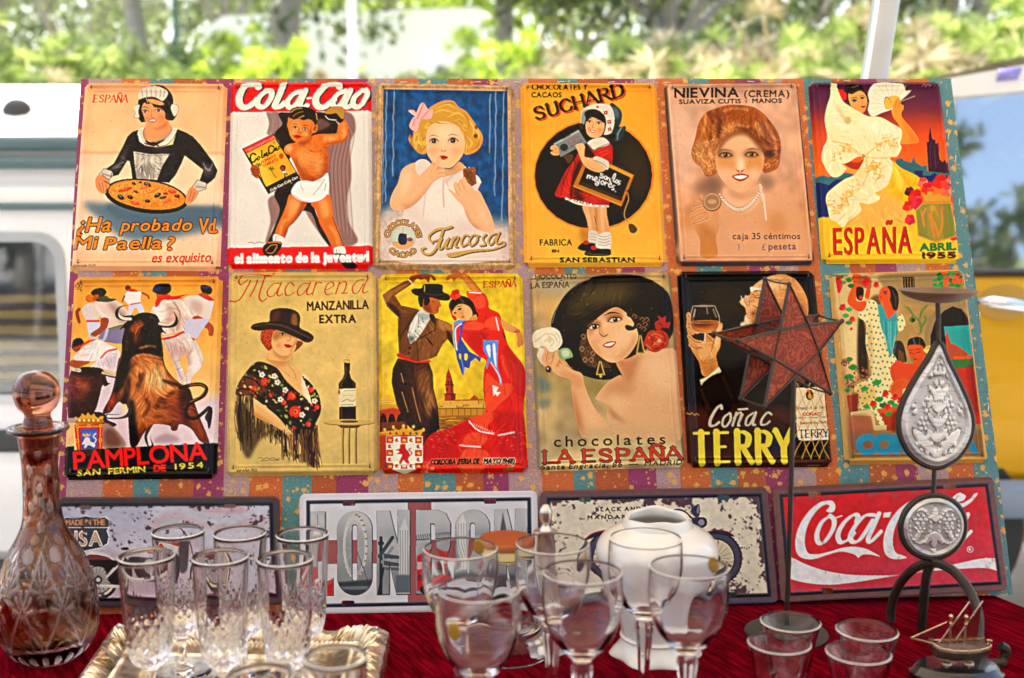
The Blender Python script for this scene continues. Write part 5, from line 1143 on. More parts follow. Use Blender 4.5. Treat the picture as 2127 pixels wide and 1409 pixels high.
 A.S('800 775 880 755 940 755 972 785 945 830 870 870 838 920 850 965 900 970 950 935 985 905 1000 930 990 980',24,'2c130c');A.S('860 758 930 752 962 780 930 828 865 865',7,'9c5a30');A.P('960 960 1000 900 1012 930 1000 1010 985 1040 975 1000','351810')
 A.P('180 960 240 930 310 940 330 980 390 1010 360 1030 300 1010 240 1010','38181a');A.P('300 1010 370 1030 450 1150 300 1160','a98474',4);A.P('310 1060 360 1040 420 1140 330 1150','6b4034',10,.8)
 A.S('330 960 400 962 460 950 482 905 455 850',30,'3a2c2a',taper=-.5);A.S('335 958 400 958 450 940 468 905',17,'e0d2cc',taper=-.5);A.S('65 990 110 985 150 985',30,'b8a49a');A.S('610 1150 590 1100 595 1050 635 1000',40,'4a3a38',taper=-.6);A.S('606 1140 598 1090 610 1045',20,'e8dcd8',taper=-.5);A.P('640 1100 720 1070 800 1110 720 1130 640 1130','b59aa4',8,.8);A.P('790 1080 830 1060 820 1120','ffffff',10,.5)
 A.P('118 968 130 960 140 975 160 955 165 940 190 955 205 932 222 955 245 940 252 958 272 972 285 958 308 958 292 1000 225 1010 140 1005','e2a632',sm=0);A.P('130 985 215 975 300 980 292 1005 140 1008','b9761c',3);
 for x in(150,180,210,240,270):A.E(x,985,8,8,'fbe08a')
 A.Q('118 1012 300 1008 300 1215 135 1218','d4301c');A.Q('130 1022 290 1018 288 1205 145 1208','e8852a');A.Q('142 1032 280 1028 278 1198 152 1200','b92a1c');A.Q('158 1042 262 1038 262 1192 165 1194','3a55a4');A.Q('165 1050 255 1046 255 1120 168 1130','6a88d0',12,.7)
 for x,y in((138,1025),(210,1020),(288,1018),(136,1115),(286,1112),(148,1215),(285,1210)):A.E(x,y,11,11,'e9ae3c');A.E(x,y,5,5,'8a4a14')
 A.P('168 1076 178 1068 190 1078 200 1066 210 1078 222 1070 214 1086 175 1088','e9b040');A.P('175 1120 190 1095 215 1100 220 1120 240 1128 252 1140 245 1160 225 1150 205 1145 190 1165 178 1160 185 1140 165 1140','e9e2e6');A.S('240 1140 258 1110 240 1090 255 1070',7,'e3dade')
 A.Q('20 1185 330 1165 1080 1128 1080 1400 20 1400','120d0d');A.Q('20 1160 118 1150 118 1190 20 1195','1c1513');A.P('100 1200 300 1180 300 1330 100 1340','120d0d')
 A.Q('142 1160 290 1156 285 1210 150 1212','a3541c',0,.35)
 A.T('PAMPLONA',(118,1302),(972,1236),112,'e8241a',0,7,None,.1)
 A.T('SAN',(138,1344),(284,1334),36,'c4b640',.12,4,None,.2);A.T('FERMIN',(340,1332),(575,1316),36,'c4b640',0,4,None,.16);A.T('DE',(632,1313),(705,1310),38,'d42a1c',0,8);A.T('1954',(768,1302),(950,1288),36,'c4b640',0,3,None,.3)
 for q in('112 120 125 100 130 125 140 95 150 115 160 85 165 110','135 130 150 120 160 130 172 105','130 140 150 135 165 150','158 148 170 140'):A.S(q,4,'2a1a10')
 A.brush(500,34,5,.05,41)
 return A
def art_hat():
 A=Art([(82,20),(1035,15),(1048,1335),(65,1345)],GW,GH,'dcbf74')
 A.grad([(0,'d9ba6e'),(.5,'e0c37c'),(1,'d8be78')]);A.mottle(.022,30,2);A.mottle(.012,8,3);A.specks(160,'9a7a34',1,2.2,5,.4)
 rd='cf4526'
 for q,w_ in(('210 75 165 105 150 85 175 50 230 40 310 48 360 52 380 38 365 30 330 55',12),('228 78 200 130 165 190 135 216 90 212',12),('272 78 250 130 222 182',12),('320 55 300 110 280 180 300 215 330 195',12),('418 100 375 100 335 145 340 180 375 178 405 130',10),('425 92 398 160 410 180 432 165',11),('505 110 480 92 450 130 455 175 485 172 508 155',11),('600 100 565 100 530 140 535 175 565 165 598 120',10),('612 92 588 155 600 172 620 160',11),('648 92 624 170',11),('640 115 660 92 685 95',10),('715 140 760 115 755 92 725 100 705 145 720 172 755 160',10),('800 90 775 165',11),('790 110 825 88 845 100 830 150 815 162 850 160',10),('960 75 920 80 885 120 890 160 920 155 955 100',10),('985 65 950 140 960 160 985 150',11)):
  A.S(q,w_,rd,nib=-25,lo=.45)
 br='4a2418'
 A.T('MANZANILLA',(592,275),(988,262),56,br,0,5,None,.16);A.T('EXTRA',(672,356),(905,352),50,br,0,6,None,.2)
 rr=random.Random(3)
 A.P('140 810 190 900 230 990 300 1000 420 1050 560 1060 640 1020 660 1260 560 1240 450 1100 300 1100 210 1230 150 1090','3a2a1a',8,.75)
 for i in range(170):
  x=rr.uniform(120,660);t=(x-120)/540;y0=860+t*160;y1=1090+t*190+rr.uniform(-60,20)-(60 if 230<x<420 else 0)
  A.S([(x,y0),(x+rr.uniform(-14,14),(y0+y1)/2),(x+rr.uniform(-16,16)+6,y1)],rr.uniform(3,6),rr.choice(['2a1a12','4a3218','1c120e','6b4c22','b8944c']),a=.9)
 skn,sh='e8b878','bd8042'
 A.P('345 530 460 560 470 620 560 680 620 860 560 900 420 760 310 600',skn);A.P('330 580 420 590 480 560 460 620 400 640',sh,10,.6);A.P('560 690 600 720 640 860 610 880 560 800','efdcb8',4);A.S('330 590 400 640 480 700',4,'b08040',a=.7);A.S('465 620 510 680 520 720',4,'b08040',a=.7)
 sw=A.P('275 605 330 615 400 650 450 720 520 790 580 840 620 880 600 800 560 700 600 730 650 790 675 850 680 930 650 1000 620 1080 600 1120 520 1060 440 1000 330 940 230 860 180 830 130 815 150 740 190 680 235 625','2a1c12')
 A.P('130 815 150 745 200 690 280 720 330 800 230 820','7a3a20',8,.85,sw)
 for i in range(210):
  x,y=rr.uniform(135,680),rr.uniform(605,1110);c_=rr.choice(['c8301c','d8c078','7a8a3c','e05a34','181008','9aa04c','ece0b8','181008','4a5a28']);A.E(x,y,rr.uniform(5,16),rr.uniform(4,10),c_,rr.uniform(0,180),m=sw)
 for x,y,r_ in((515,930,38),(495,825,28),(318,735,26),(615,790,20),(440,870,18),(250,780,18),(600,1010,18),(360,820,16),(655,900,16)):
  A.E(x,y,r_,r_*1.05,'d4361c',0,1,1,sw);A.E(x+4,y,r_*.45,r_*.4,'ee8a54',0,2,.8,sw);A.E(x,y,r_*.18,r_*.18,'3a1a0c',0,0,1,sw)
 for x,y in((400,740),(450,790),(420,850),(380,700),(560,950),(640,860),(300,690)):
  for k in range(5):A.E(x+12*math.cos(k*1.26),y+12*math.sin(k*1.26),8,8,'ece2bc',m=sw)
  A.E(x,y,5,5,'b84a20',m=sw)
 for q in('330 740 380 840 470 950','420 700 500 800 580 900','250 800 330 880 450 990','500 960 560 1030','620 900 640 980 620 1060','180 700 260 730 300 790','150 780 230 790 290 850'):A.S(q,9,'0e0906',a=.8,m=sw)
 A.brush(200,40,5,.35,20,sw,50)
 f_=A.P('185 830 230 830 300 880 400 960 450 1020 500 1070 550 1150 545 1200 525 1195 510 1130 500 1190 480 1180 480 1110 450 1070 380 1020 280 975 200 910',skn);A.P('200 900 300 960 440 1050 380 1020 260 980',sh,9,.7,f_);A.S('505 1090 530 1150',4,sh);A.S('490 1080 500 1140',4,sh);A.P('240 850 330 900 420 980 340 930','f5d6a0',8,.7,f_)
 for i in range(40):
  x=rr.uniform(130,240);A.S([(x,820+rr.uniform(-10,20)),(x+rr.uniform(-16,10),950),(x+rr.uniform(-10,24),1050+rr.uniform(0,130))],rr.uniform(3,5),rr.choice(['2a1a12','5a4020','1c120e']),a=.85)
 for i in range(60):
  x=rr.uniform(430,660);A.S([(x,1060+rr.uniform(-20,20)),(x+rr.uniform(-14,14),1150),(x+rr.uniform(-10,30),1200+(x-430)*.3+rr.uniform(0,40))],rr.uniform(3,6),rr.choice(['3a2414','6a4420','1c120e','9a6c34']),a=.85)
 A.P('365 470 360 540 345 590 470 600 480 540',skn);A.P('370 490 440 560 500 540 450 600 380 560',sh,9,.6)
 A.P('300 400 340 375 400 385 400 430 370 450 375 500 345 535 310 500 290 460','a8391c');A.P('520 470 565 480 550 510 505 545 520 510','8a4020')
 fc=A.P('385 400 450 395 520 420 530 460 515 500 480 555 430 568 385 540 360 490 365 440','eab87c');A.P('365 430 400 400 520 425 525 450 440 440 380 470','a8602c',10,.75,fc);A.P('480 550 525 490 528 440 505 490','c07c40',7,.8,fc);A.E(410,500,20,16,'e79464',0,7,.7)
 for x,y in((320,410),(345,400),(310,440),(340,440),(325,470),(360,405),(335,500),(350,470),(375,400)):A.S([(x-12,y),(x,y-12),(x+12,y),(x,y+10)],6,'d0582c',a=.9);A.E(x,y+2,4,4,'4a160a')
 eye(A,432,428,16,'20130a',8,'ecdcb8','3a1c0c');eye(A,508,438,15,'20130a',8,'ecdcb8','3a1c0c');A.S('478 430 484 462 472 472 462 470',4,'b06a34');mouth(A,468,503,28,'c4301c',10)
 A.P('226 385 245 362 300 350 345 345 350 300 362 272 420 258 490 265 535 290 548 330 545 385 600 415 634 445 620 475 575 480 500 430 400 390 330 400 290 405 250 402','26170f');A.P('362 290 380 275 420 270 400 340 355 345','5a3020',8,.8);A.P('495 300 525 300 530 370 490 360','a06a34',6,.8);A.S('345 348 440 355 545 390',8,'120a06');A.S('240 378 340 362 450 380 560 430 625 460',6,'7a5640',b=2,a=.8);A.P('300 395 420 388 500 425 575 478 500 440 400 402','160c08',3,.9)
 A.P('828 602 830 592 868 594 870 610 866 680 876 715 905 745 906 990 860 1000 798 992 795 745 820 715 832 680','1e130c',sm=0);A.Q('828 594 870 596 868 614 830 612','d8b45c');A.S('842 640 838 700 815 740 812 775',7,'9a6a3a',b=2,a=.8);A.S('888 740 892 780',5,'6a4a2a',b=1);A.Q('793 782 906 778 906 892 797 898','e9dcb4');A.E(798,802,7,16,'b8402a');A.S('815 865 850 850 880 862 900 848',3,'5a4430');A.S('810 885 890 882',4,'8a7850');A.S('830 795 900 790',3,'8a7850');A.S('820 825 890 822',2,'b0a070');A.S('812 900 815 985',12,'6a3a1c',b=3,a=.8)
 A.E(862,1000,164,20,'8a6c30');A.E(862,996,164,18,'d2b468');A.E(862,992,60,9,'6a4e22');A.P('790 1018 940 1018 915 1035 812 1035','6a4a20',sm=0)
 for x in(822,862,906):A.S(f'{x} 1035 {x-2} 1140 {x} 1260',13,'8a6a34');A.S(f'{x-3} 1035 {x-5} 1140 {x-3} 1260',4,'d8bc78');A.S(f'{x+6} 1035 {x+4} 1140 {x+6} 1260',3,'4a3014')
 A.S('272 1230 290 1224 310 1234 330 1226 350 1234 370 1226 395 1236 412 1228',3,'5a4420');A.S('295 1245 410 1240',3,'5a4420');A.T('ESPAÑA 1925',(138,1318),(268,1314),16,'4a3820',0,1)
 A.brush(500,34,5,.05,41)
 return A
def art_dance():
 A=Art([(50,30),(985,25),(1025,1320),(58,1330)],GW,GH,'ecc62a')
 A.grad([(0,'e6c22c'),(.4,'ecd03a'),(.65,'e8c034'),(1,'d89a2a')]);A.mottle(.035,10,2);A.mottle(.03,30,9)
 A.P('440 1010 780 1000 700 900 560 900 440 900','c98c2a',4,1,None,0);A.Q('440 870 1000 850 1000 920 440 920','cfa23a');A.Q('60 880 230 880 230 930 60 930','cfa23a')
 for x0,x1,y in((450,520,865),(520,600,872),(600,700,858),(640,730,880),(470,560,890)):A.Q(f'{x0} {y} {x1} {y-4} {x1} {y+26} {x0} {y+28}','dcb04c');A.S(f'{x0} {y+28} {x1} {y+26} {x1} {y}',4,'8a4a1c',0)
 A.Q('440 910 760 905 760 950 440 955','c58f34');
 for x in range(450,760,40):A.S(f'{x} 912 {x} 950',4,'7a4a1c',0)
 A.S('440 910 760 905',5,'6a3a14',0);A.Q('440 955 760 950 640 1060 440 1060','a06a24');
 rr=random.Random(2)
 for i in range(40):y=rr.uniform(960,1050);x=rr.uniform(440,660);A.S(f'{x} {y} {x+rr.uniform(20,70)} {y}',5,rr.choice(['e2b24a','6a4014','d4942c','4a2a10']),0,a=.85)
 A.P('60 925 150 905 230 930 230 1010 60 1040','b8451c',sm=0);
 for x in(85,140,195):A.P(f'{x-22} 1000 {x-16} 955 {x} 940 {x+16} 955 {x+22} 1000','2a1a14')
 A.S('60 920 150 902 230 925',7,'d8602c',0);A.Q('60 1000 240 990 240 1040 60 1060','7a3a1a')
 A.Q('482 860 478 815 490 810 486 755 484 755 492 700 490 690 500 665 505 645 512 665 522 690 524 700 538 755 534 760 540 812 552 816 550 858','b53c1e');A.Q('520 700 538 755 534 810 552 818 550 858 520 860','7a2416',0,.8);A.S('484 756 538 756',6,'5a1c10',0);A.S('478 815 552 815',6,'5a1c10',0);A.S('490 704 524 704',5,'5a1c10',0);A.E(505,740,5,12,'3a120a');A.E(520,740,4,12,'3a120a');A.E(495,785,7,10,'5a1c10')
 A.P('640 855 655 835 670 822 672 808 674 822 690 832 705 855','b8542a',sm=0);A.S('540 856 740 850',8,'b8542a',0)
 for y in(855,870):A.S(f'62 {y} 150 {y-2}',6,'d8a850',0)
 sk,sh='b8642c','7a3416'
 j=A.P('78 175 130 135 230 80 280 70 272 100 160 175 200 240 300 262 380 300 420 320 500 350 530 370 535 470 545 520 500 460 470 490 430 570 380 590 310 605 255 585 185 545 178 420 180 315 110 250','7b4a24',sm=0)
 A.P('78 175 160 130 270 85 250 100 140 180 110 230','a8713c',3,.8,j);A.P('110 220 180 260 200 320 180 320','3a2114',5,.9,j);A.P('180 320 250 300 300 280 240 400 190 500','5a3218',8,.8,j);A.P('300 480 440 340 520 370 520 440 440 520 400 570 320 580','8a5428',10,.8,j);A.P('440 330 530 370 530 400 460 400','b8814c',5,.8,j);A.P('500 400 545 470 545 520 500 460','3a2114',3,.9,j);A.S('300 480 310 600',6,'2a1810',m=j);A.S('360 445 400 495',9,'2a1810',m=j);A.P('180 450 300 480 300 600 190 545','6a3c1c',8,.7,j)
 A.P('325 265 400 290 385 330 345 400 300 460 260 490 240 440 258 370 290 310','d5d5c6',sm=0);A.P('240 440 300 440 260 490','5f665c',6,.8);A.S('310 300 270 420',10,'f2f0e2',b=3);A.P('300 300 330 290 400 310 385 330 330 330','aab0aa',3,.9);A.P('380 300 412 300 428 360 400 350','2a1a14')
 A.S('300 285 200 430 196 460',9,'4a2a14',0);A.S('420 330 420 400 310 460',8,'4a2a14',0)
 for y in(380,408):A.E(310-(y-380)*.6,y,5,5,'2a1a10')
 A.E(255,515,9,9,'241410');A.E(250,548,9,9,'241410')
 A.P('185 548 250 578 310 602 380 594 382 612 300 612 180 575','c4261c');A.S('190 560 300 600',4,'7a1410')
 t_=A.P('178 580 300 612 380 610 405 680 410 780 440 900 448 1040 400 1080 345 1150 290 1060 225 1000 170 880 138 740 145 650','3d2114',sm=0);A.P('310 660 380 660 400 800 330 800 300 720','8a5428',14,.85,t_);A.P('340 800 410 800 430 940 370 960','a8743c',16,.75,t_);A.P('160 640 220 620 260 900 320 1060 220 980 150 760','24130d',12,.8,t_);A.S('200 680 215 740',4,'c88a50');A.S('205 800 245 930',4,'c88a50');A.S('270 770 300 900 325 990',4,'c88a50');A.P('400 900 448 960 448 1040 380 1100','1c0f0b',10,.8,t_)
 A.brush(140,110,11,.25,21,t_,80);A.brush(120,60,8,.25,22,j,60)
 A.P('345 210 335 240 350 270 400 298 440 288 445 255 458 245 450 215 440 190 370 190',sk);A.P('345 210 380 230 400 290 350 270',sh,6,.8);A.S('430 255 440 250',4,'5a1c10');A.P('312 180 380 190 380 230 350 240 345 200 335 250 318 240','1a100c');A.S('400 215 415 218',4,'1a100c');A.S('425 270 440 268',5,'8a2a18')
 A.P('264 145 285 130 330 128 345 104 400 100 465 108 470 150 510 172 512 205 460 208 400 190 330 185 285 170','16110f');A.S('345 160 400 172 465 170',4,'4a403a');A.S('352 112 350 150',5,'b9b09a')
 A.P('248 78 275 45 330 30 390 35 425 72 410 80 390 60 378 95 355 70 330 75 300 70 275 95','9a4a22');A.S('250 75 272 100',8,'e6dcc8');A.S('340 50 380 58',4,'5a2410');A.S('300 50 330 60',4,'5a2410')
 A.P('488 68 510 40 560 28 610 30 660 75 720 150 690 175 650 140 600 75 565 62 540 90 525 65 500 80','c4702e');A.P('610 40 700 150 680 165 600 75','e09848',6,.8)
 rd,rl,rdk='d92414','ee5a34','a8140e'
 d_=A.P('620 155 680 150 740 165 765 220 770 260 830 290 850 340 870 420 890 490 930 550 1000 650 1005 780 990 900 1000 1000 1020 1240 1020 1320 360 1320 340 1250 345 1150 400 1070 520 1030 640 970 740 930 730 800 735 660 750 600 700 570 640 510 590 440 590 370 640 330 680 320 660 250',rd)
 for q in('620 160 690 152 740 190 740 250 690 260 660 220','600 380 650 345 730 360 720 400 620 400','740 345 800 310 840 330 835 390 780 400 740 380','750 680 830 740 920 750 900 820 800 920 760 930 740 860','640 980 740 930 830 950 770 1000 740 1060 680 1030','620 1080 700 1060 760 1100 700 1160 600 1150','600 1180 720 1170 780 1230 700 1320 580 1310','850 560 960 640 980 760 900 720 860 640'):A.P(q,rl,3,.85,d_)
 for q in('640 420 760 420 740 560 650 500','860 560 890 500 930 560 1000 660 1000 860 940 820','800 940 980 940 1000 1100 840 1060','880 1080 1010 1090 1010 1220 830 1200','360 1200 520 1130 560 1230 380 1260'):A.P(q,'b9160e',10,.75,d_)
 A.P('560 620 640 540 800 480 840 560 780 700 740 650','d01c12',10,.5,d_);A.P('340 1250 380 1080 520 1030 640 985 660 1040 560 1120 560 1240','c41a10',8,.9,d_)
 for q in('640 990 700 1050 795 1070','580 1145 640 1150 710 1155','830 1080 930 1060','640 155 715 160','812 320 830 400'):A.S(q,9,'f3d8cc');
 for i in range(26):
  x,y=rr.uniform(380,600),rr.uniform(1050,1180);A.S(f'{x} {y} {x+14} {y+8}',3,'f0907a',0,a=.6,m=d_)
 for i in range(16):x,y=rr.uniform(830,1000),rr.uniform(1040,1180);A.S(f'{x} {y} {x+18} {y-4}',3,'f0907a',0,a=.6,m=d_)
 for x in range(640,800,14):A.S(f'{x} {1005+(x-640)*.42} {x+7} {995+(x-640)*.42}',3,'fff0e4',0)
 A.brush(200,90,10,.14,23,d_,60)
 A.P('790 755 830 770 815 800 845 800 820 830 812 815 795 825','f8ece0',sm=0)
 A.P('848 330 900 360 960 395 940 420 870 400 850 370','e0a05c');A.P('935 400 965 400 990 470 985 495 955 512 950 450','d88a48');A.S('932 415 960 408',10,rd);A.P('850 400 875 440 870 470','3a2a1c')
 hr=A.P('510 260 512 220 545 185 600 178 655 210 680 260 675 300 660 290 640 240 590 235 540 290 530 320 550 340 540 300','1c100d');A.P('520 240 560 200 640 210 680 270 700 310 660 330 600 300','1c100d');A.S('572 190 600 215 590 240',8,'5a4a48',a=.8);A.P('512 260 545 300 560 335 535 330','c8241a')
 fc=A.P('528 290 560 240 600 232 640 250 660 290 650 330 610 340 570 325 545 310','e2a464');A.P('600 240 660 280 650 335 620 330','f0c08a',8,.7,fc);A.E(548,290,9,6,'2a1810');A.E(578,265,14,7,'2a1810',-20);A.S('560 250 590 244',4,'1c100c');A.S('585 285 590 298 600 300',3,'b06a34');mouth(A,598,316,11,'c4241a',-20);A.P('640 330 680 300 690 330 660 340','d89454')
 blobflower(A,550,172,38,['d8301c','c01c12','ec4a2c'],3)
 bl,bd='6a9ad8','3f4f9c'
 A.P('540 350 570 335 620 340 600 370 590 460 640 540 715 580 710 610 680 580 650 605 640 650 610 640 602 695 590 680 560 590 545 500 535 420',bd,sm=0);A.P('540 350 570 335 615 340 580 360 560 450 560 540 548 520 535 420',bl,sm=0);A.P('548 370 575 365 580 430 560 500 555 430',rd);A.S('590 360 550 400 560 530',8,'e9eef2');A.S('580 560 600 640 600 690',9,'5a8ad0');A.P('610 555 630 560 625 595 608 590','e8c838');A.P('575 555 588 560 585 590 575 580','e8c838')
 A.P('728 465 828 468 822 560 820 640 850 720 852 755 838 750 830 700 800 620 770 600 755 650 748 640 762 580 730 530','5f94d8',sm=0);A.P('748 505 775 500 775 580 755 540','eaf0f4');A.P('790 500 808 500 815 640 800 600','eaf0f4');A.S('780 610 830 690 845 740',8,'eaf0f4',a=.8)
 A.T('ESPAÑA',(728,124),(942,118),38,'d0401c',.12,0,None,.08,1,.24)
 A.Q('60 1080 350 1060 350 1330 60 1330','b01a14',10,.8)
 A.P('90 1060 115 1070 150 1050 160 1035 185 1050 215 1025 245 1050 270 1035 285 1055 325 1045 348 1042 325 1085 225 1075 105 1088','d9a034',sm=0)
 for x,y in((95,1045),(150,1028),(215,1020),(280,1025),(345,1045)):A.E(x,y,9,11,'e8bc58')
 for x in(130,170,215,260,300):A.E(x,1068,9,9,'c02a1c' if x%20 else '3a6a3a')
 A.P('102 1090 340 1085 340 1250 300 1300 222 1330 140 1300 105 1250','ece4cc',sm=0)
 for i in range(5):
  for k in range(5):
   if i in(0,4)or k in(0,4):
    x=106+i*46;y=1090+k*42
    if(i+k)%2==0:A.Q(f'{x} {y} {x+43} {y} {x+43} {y+40} {x} {y+40}','c4241a');A.Q(f'{x+10} {y+30} {x+12} {y+12} {x+18} {y+18} {x+21} {y+8} {x+26} {y+18} {x+32} {y+12} {x+34} {y+30}','e8b848')
    else:A.P(f'{x+10} {y+30} {x+14} {y+10} {x+28} {y+12} {x+24} {y+22} {x+34} {y+32}','c4241a')
 A.Q('152 1132 290 1128 288 1250 222 1285 158 1252','efe8d4');A.P('195 1140 225 1135 230 1165 250 1190 255 1215 245 1235 255 1260 235 1262 215 1240 200 1265 185 1258 195 1235 205 1205 170 1200 190 1185 165 1175 190 1165','c4241a');A.S('250 1215 270 1195 250 1175 262 1165',7,'c4241a');A.P('200 1138 212 1128 225 1136','d8a038')
 A.T('CORDOBA (FERIA DE',(388,1270),(702,1262),32,'1a100c',.2,5,(4,'e8704c'),.13);A.T('MAYO 1948)',(732,1262),(930,1262),32,'1a100c',.2,5,(4,'f0c4a8'),.13)
 for x,y in((360,1270),(390,1290),(350,1310)):blobflower(A,x,y,26,['e05a40','d83a2a','f08a6a'],x)
 A.P('860 1310 900 1280 930 1300','6a7a2c')
 A.brush(500,34,5,.05,41)
 return A
def art_rose():
 A=Art([(60,35),(975,15),(1075,1285),(118,1315)],GW,GH,'b9a272')
 A.grad([(0,'a88f60'),(.15,'c8a468'),(.3,'c2a878'),(.5,'a8945c'),(.7,'bfa677'),(1,'c9b488')])
 A.mottle(.07,50,3);A.mottle(.05,20,6)
 A.P('110 60 400 50 300 200 140 180','b9ad8c',30,.8);A.P('120 190 300 210 230 320 140 300','d9b070',26,.8);A.P('100 700 180 720 200 780 130 790','5f7a78',16,.7);A.P('120 850 200 840 180 900 130 890','5f7a74',14,.6);A.P('400 740 520 730 560 800 460 820','8f8448',24,.7);A.S('60 35 118 1315',30,'8f8a74',0,b=6);A.S('975 15 1075 1285',34,'87806a',0,b=6)
 tx='5a4a3a'
 A.T('CHOCOLATES',(68,74),(366,66),36,tx,0,2,None,.08);A.T('LA ESPAÑA',(72,130),(322,122),38,tx,0,2,None,.1)
 ht=A.P('205 330 260 210 340 120 450 65 580 38 720 42 850 75 950 150 995 260 1000 370 960 460 860 500 760 560 680 690 560 720 430 700 330 640 250 520 210 410','0f0b0a')
 A.P('300 230 420 130 620 80 780 100 700 220 500 250 340 330','4a3a16',40,.85,ht);A.P('420 150 560 110 680 130 620 200 460 230','5a4a26',26,.7,ht);A.P('470 290 560 250 660 245 720 270 780 300 700 310 560 300','1c1410',10,.8,ht)
 A.S('208 350 250 230 330 130 450 66',4,'b8b0a0',a=.8);A.S('860 80 950 150 990 260 998 380',4,'8a8274',a=.8);A.S('400 690 520 722 620 712 660 690',4,'9a907e',a=.7)
 skn,sh='e5b384','b9794a'
 A.brush(120,120,10,.35,24,ht,150)
 bd=A.P('560 880 500 850 490 830 560 740 640 690 660 690 620 600 700 580 780 540 860 530 1010 525 1030 700 1050 1080 900 1110 620 1090 590 1010 560 960','e2b488');A.P('640 700 740 760 700 820 600 800 540 830 560 760','c48d5c',24,.7,bd);A.P('560 880 640 960 690 1000 600 960','a8744a',12,.8,bd);A.P('620 600 700 580 790 540 760 620 720 740 660 690','b9774a',20,.75,bd);A.P('800 600 1000 560 1020 760 900 800','efcba2',40,.7,bd);A.P('600 1010 900 1060 1060 1000 1060 1110 600 1110','d2b285',40,.8,bd);A.P('560 850 700 840 660 960','eec79a',30,.6,bd)
 a_=A.P('330 760 325 720 250 690 195 650 150 620 145 590 168 560 160 500 180 510 210 540 205 580 245 560 260 590 280 600 330 650 400 680 420 760 470 880 540 980 600 1070 420 1095 370 1010 345 880',skn);A.P('330 760 380 900 420 1090 370 1040 345 900',sh,14,.75,a_);A.P('290 660 390 690 410 760 330 760 260 700','d69a66',14,.7,a_);A.P('420 820 500 960 560 1060 460 1060','f0c898',24,.7,a_);A.P('400 1040 620 1040 620 1110 400 1110','cbb084',26,.8,a_)
 A.S('165 500 150 560 165 620',26,skn);A.S('200 530 180 590 195 640',26,'dca874');A.S('240 550 215 600 225 640',26,skn);A.S('265 590 245 625',22,'d9a26c');A.S('182 520 168 600',4,sh);A.S('222 560 202 615',4,sh);A.S('258 590 236 630',4,sh)
 A.S('255 600 300 630 340 640',5,sh,a=.7);A.E(185,650,22,26,'9a7a34',-20);A.E(184,650,16,20,'20243a',-20);A.E(180,644,5,7,'c8ccd8',-20)
 A.P('85 420 130 390 200 378 250 400 272 450 270 490 230 530 190 535 160 500 100 510 85 470','ece2c8');A.P('130 430 200 400 240 440 220 500 160 480','f6efd8',10,.9);
 for q in('130 450 170 420 220 430 240 470','160 470 195 445 220 470 200 500','100 470 130 450','230 410 260 450 250 500','180 430 200 450 190 480'):A.S(q,6,'c9b48a',b=2,a=.8)
 A.E(192,460,18,16,'e8cfa0',0,5,.9);A.P('90 500 120 520 110 560 130 600 150 620 140 580 155 520','e9dcc4',3);A.P('245 540 280 512 320 520 342 565 310 580 270 585','8fa878');A.P('270 530 310 525 320 560 280 570','d4e0c0',5,.8)
 A.P('420 430 445 400 450 480 500 560 560 600 590 640 530 640 440 630 395 570 385 490','4a3220');A.P('660 300 720 280 780 310 840 330 830 390 790 400 760 440 720 420 690 380','2a1a12')
 fc=A.P('435 400 470 350 540 290 620 250 690 290 740 360 765 430 750 490 700 560 640 600 580 605 520 570 470 520 440 460','ebbc8c');A.P('435 400 500 320 620 250 690 290 640 290 520 350 450 440','b57a4c',14,.75,fc);A.P('600 600 700 560 755 480 740 430 690 520','c98f60',16,.7,fc);A.P('440 440 470 520 540 590 500 500','d29a6a',10,.7,fc);A.E(660,440,50,50,'f2caa0',0,24,.8,fc);A.E(540,340,40,30,'efc79c',0,18,.8,fc);A.E(500,460,24,26,'e2a07c',0,12,.5,fc)
 A.S('700 300 750 330 740 380 700 390 690 375 715 380',22,'1c110d');A.S('780 320 820 340 800 390 770 400',26,'2c1c14');
 for i,(x,y)in enumerate(((790,330),(810,360),(770,370),(740,310),(820,330),(800,390))):A.S([(x-14,y),(x,y-14),(x+14,y),(x+2,y+12)],5,'8a6844',a=.9)
 for i,(x,y)in enumerate(((410,470),(400,520),(430,550),(460,590),(440,520),(420,590),(480,620),(410,440),(530,630),(470,550))):A.S([(x-14,y),(x,y-16),(x+14,y-2),(x+4,y+14),(x-8,y+8)],7,'b08a60' if i%2 else '7a5634',b=1,a=.9)
 for x,y,w_,ro in((478,378,34,-16),(612,332,40,-10)):
  A.E(x,y-12,w_*1.35,26,'8f5a38',ro,9,.8);A.E(x,y,w_*.95,13,'e6d0b0',ro);A.E(x+4,y-1,16,16,'2c1a10');A.E(x+4,y-1,7,7,'0a0605');A.E(x-2,y-7,4,4,'fff4e4');A.S([(x-w_*1.1,y+10),(x-w_*.4,y-14),(x+w_*.5,y-16),(x+w_*1.2,y-4)],8,'20120c');A.S([(x-w_,y+10),(x,y+14),(x+w_,y+2)],4,'6a4028',a=.8)
 A.S('446 360 470 335 500 330',8,'3a2214',taper=.4);A.S('540 305 590 285 650 292',11,'2a160e',taper=.4)
 A.P('510 380 525 360 540 420 575 420 560 440 520 440','d29a6c',7,.7);A.S('520 425 540 440 565 428',6,'8a5030');A.S('518 360 512 410 520 430',4,'b9784c',a=.8);mouth(A,578,488,46,'b43a22',-14,True)
 for x,y,h_ in((518,600,85),(778,432,115)):
  A.Q(f'{x-4} {y} {x+4} {y} {x+28} {y+h_} {x-24} {y+h_}','7a5a24');A.Q(f'{x} {y+18} {x+16} {y+h_-10} {x-14} {y+h_-10}','2a1c0c');A.S(f'{x-4} {y} {x-24} {y+h_} {x+28} {y+h_} {x+4} {y}',5,'d8b464',0);A.E(x+3,y+h_+10,9,10,'c8a85c')
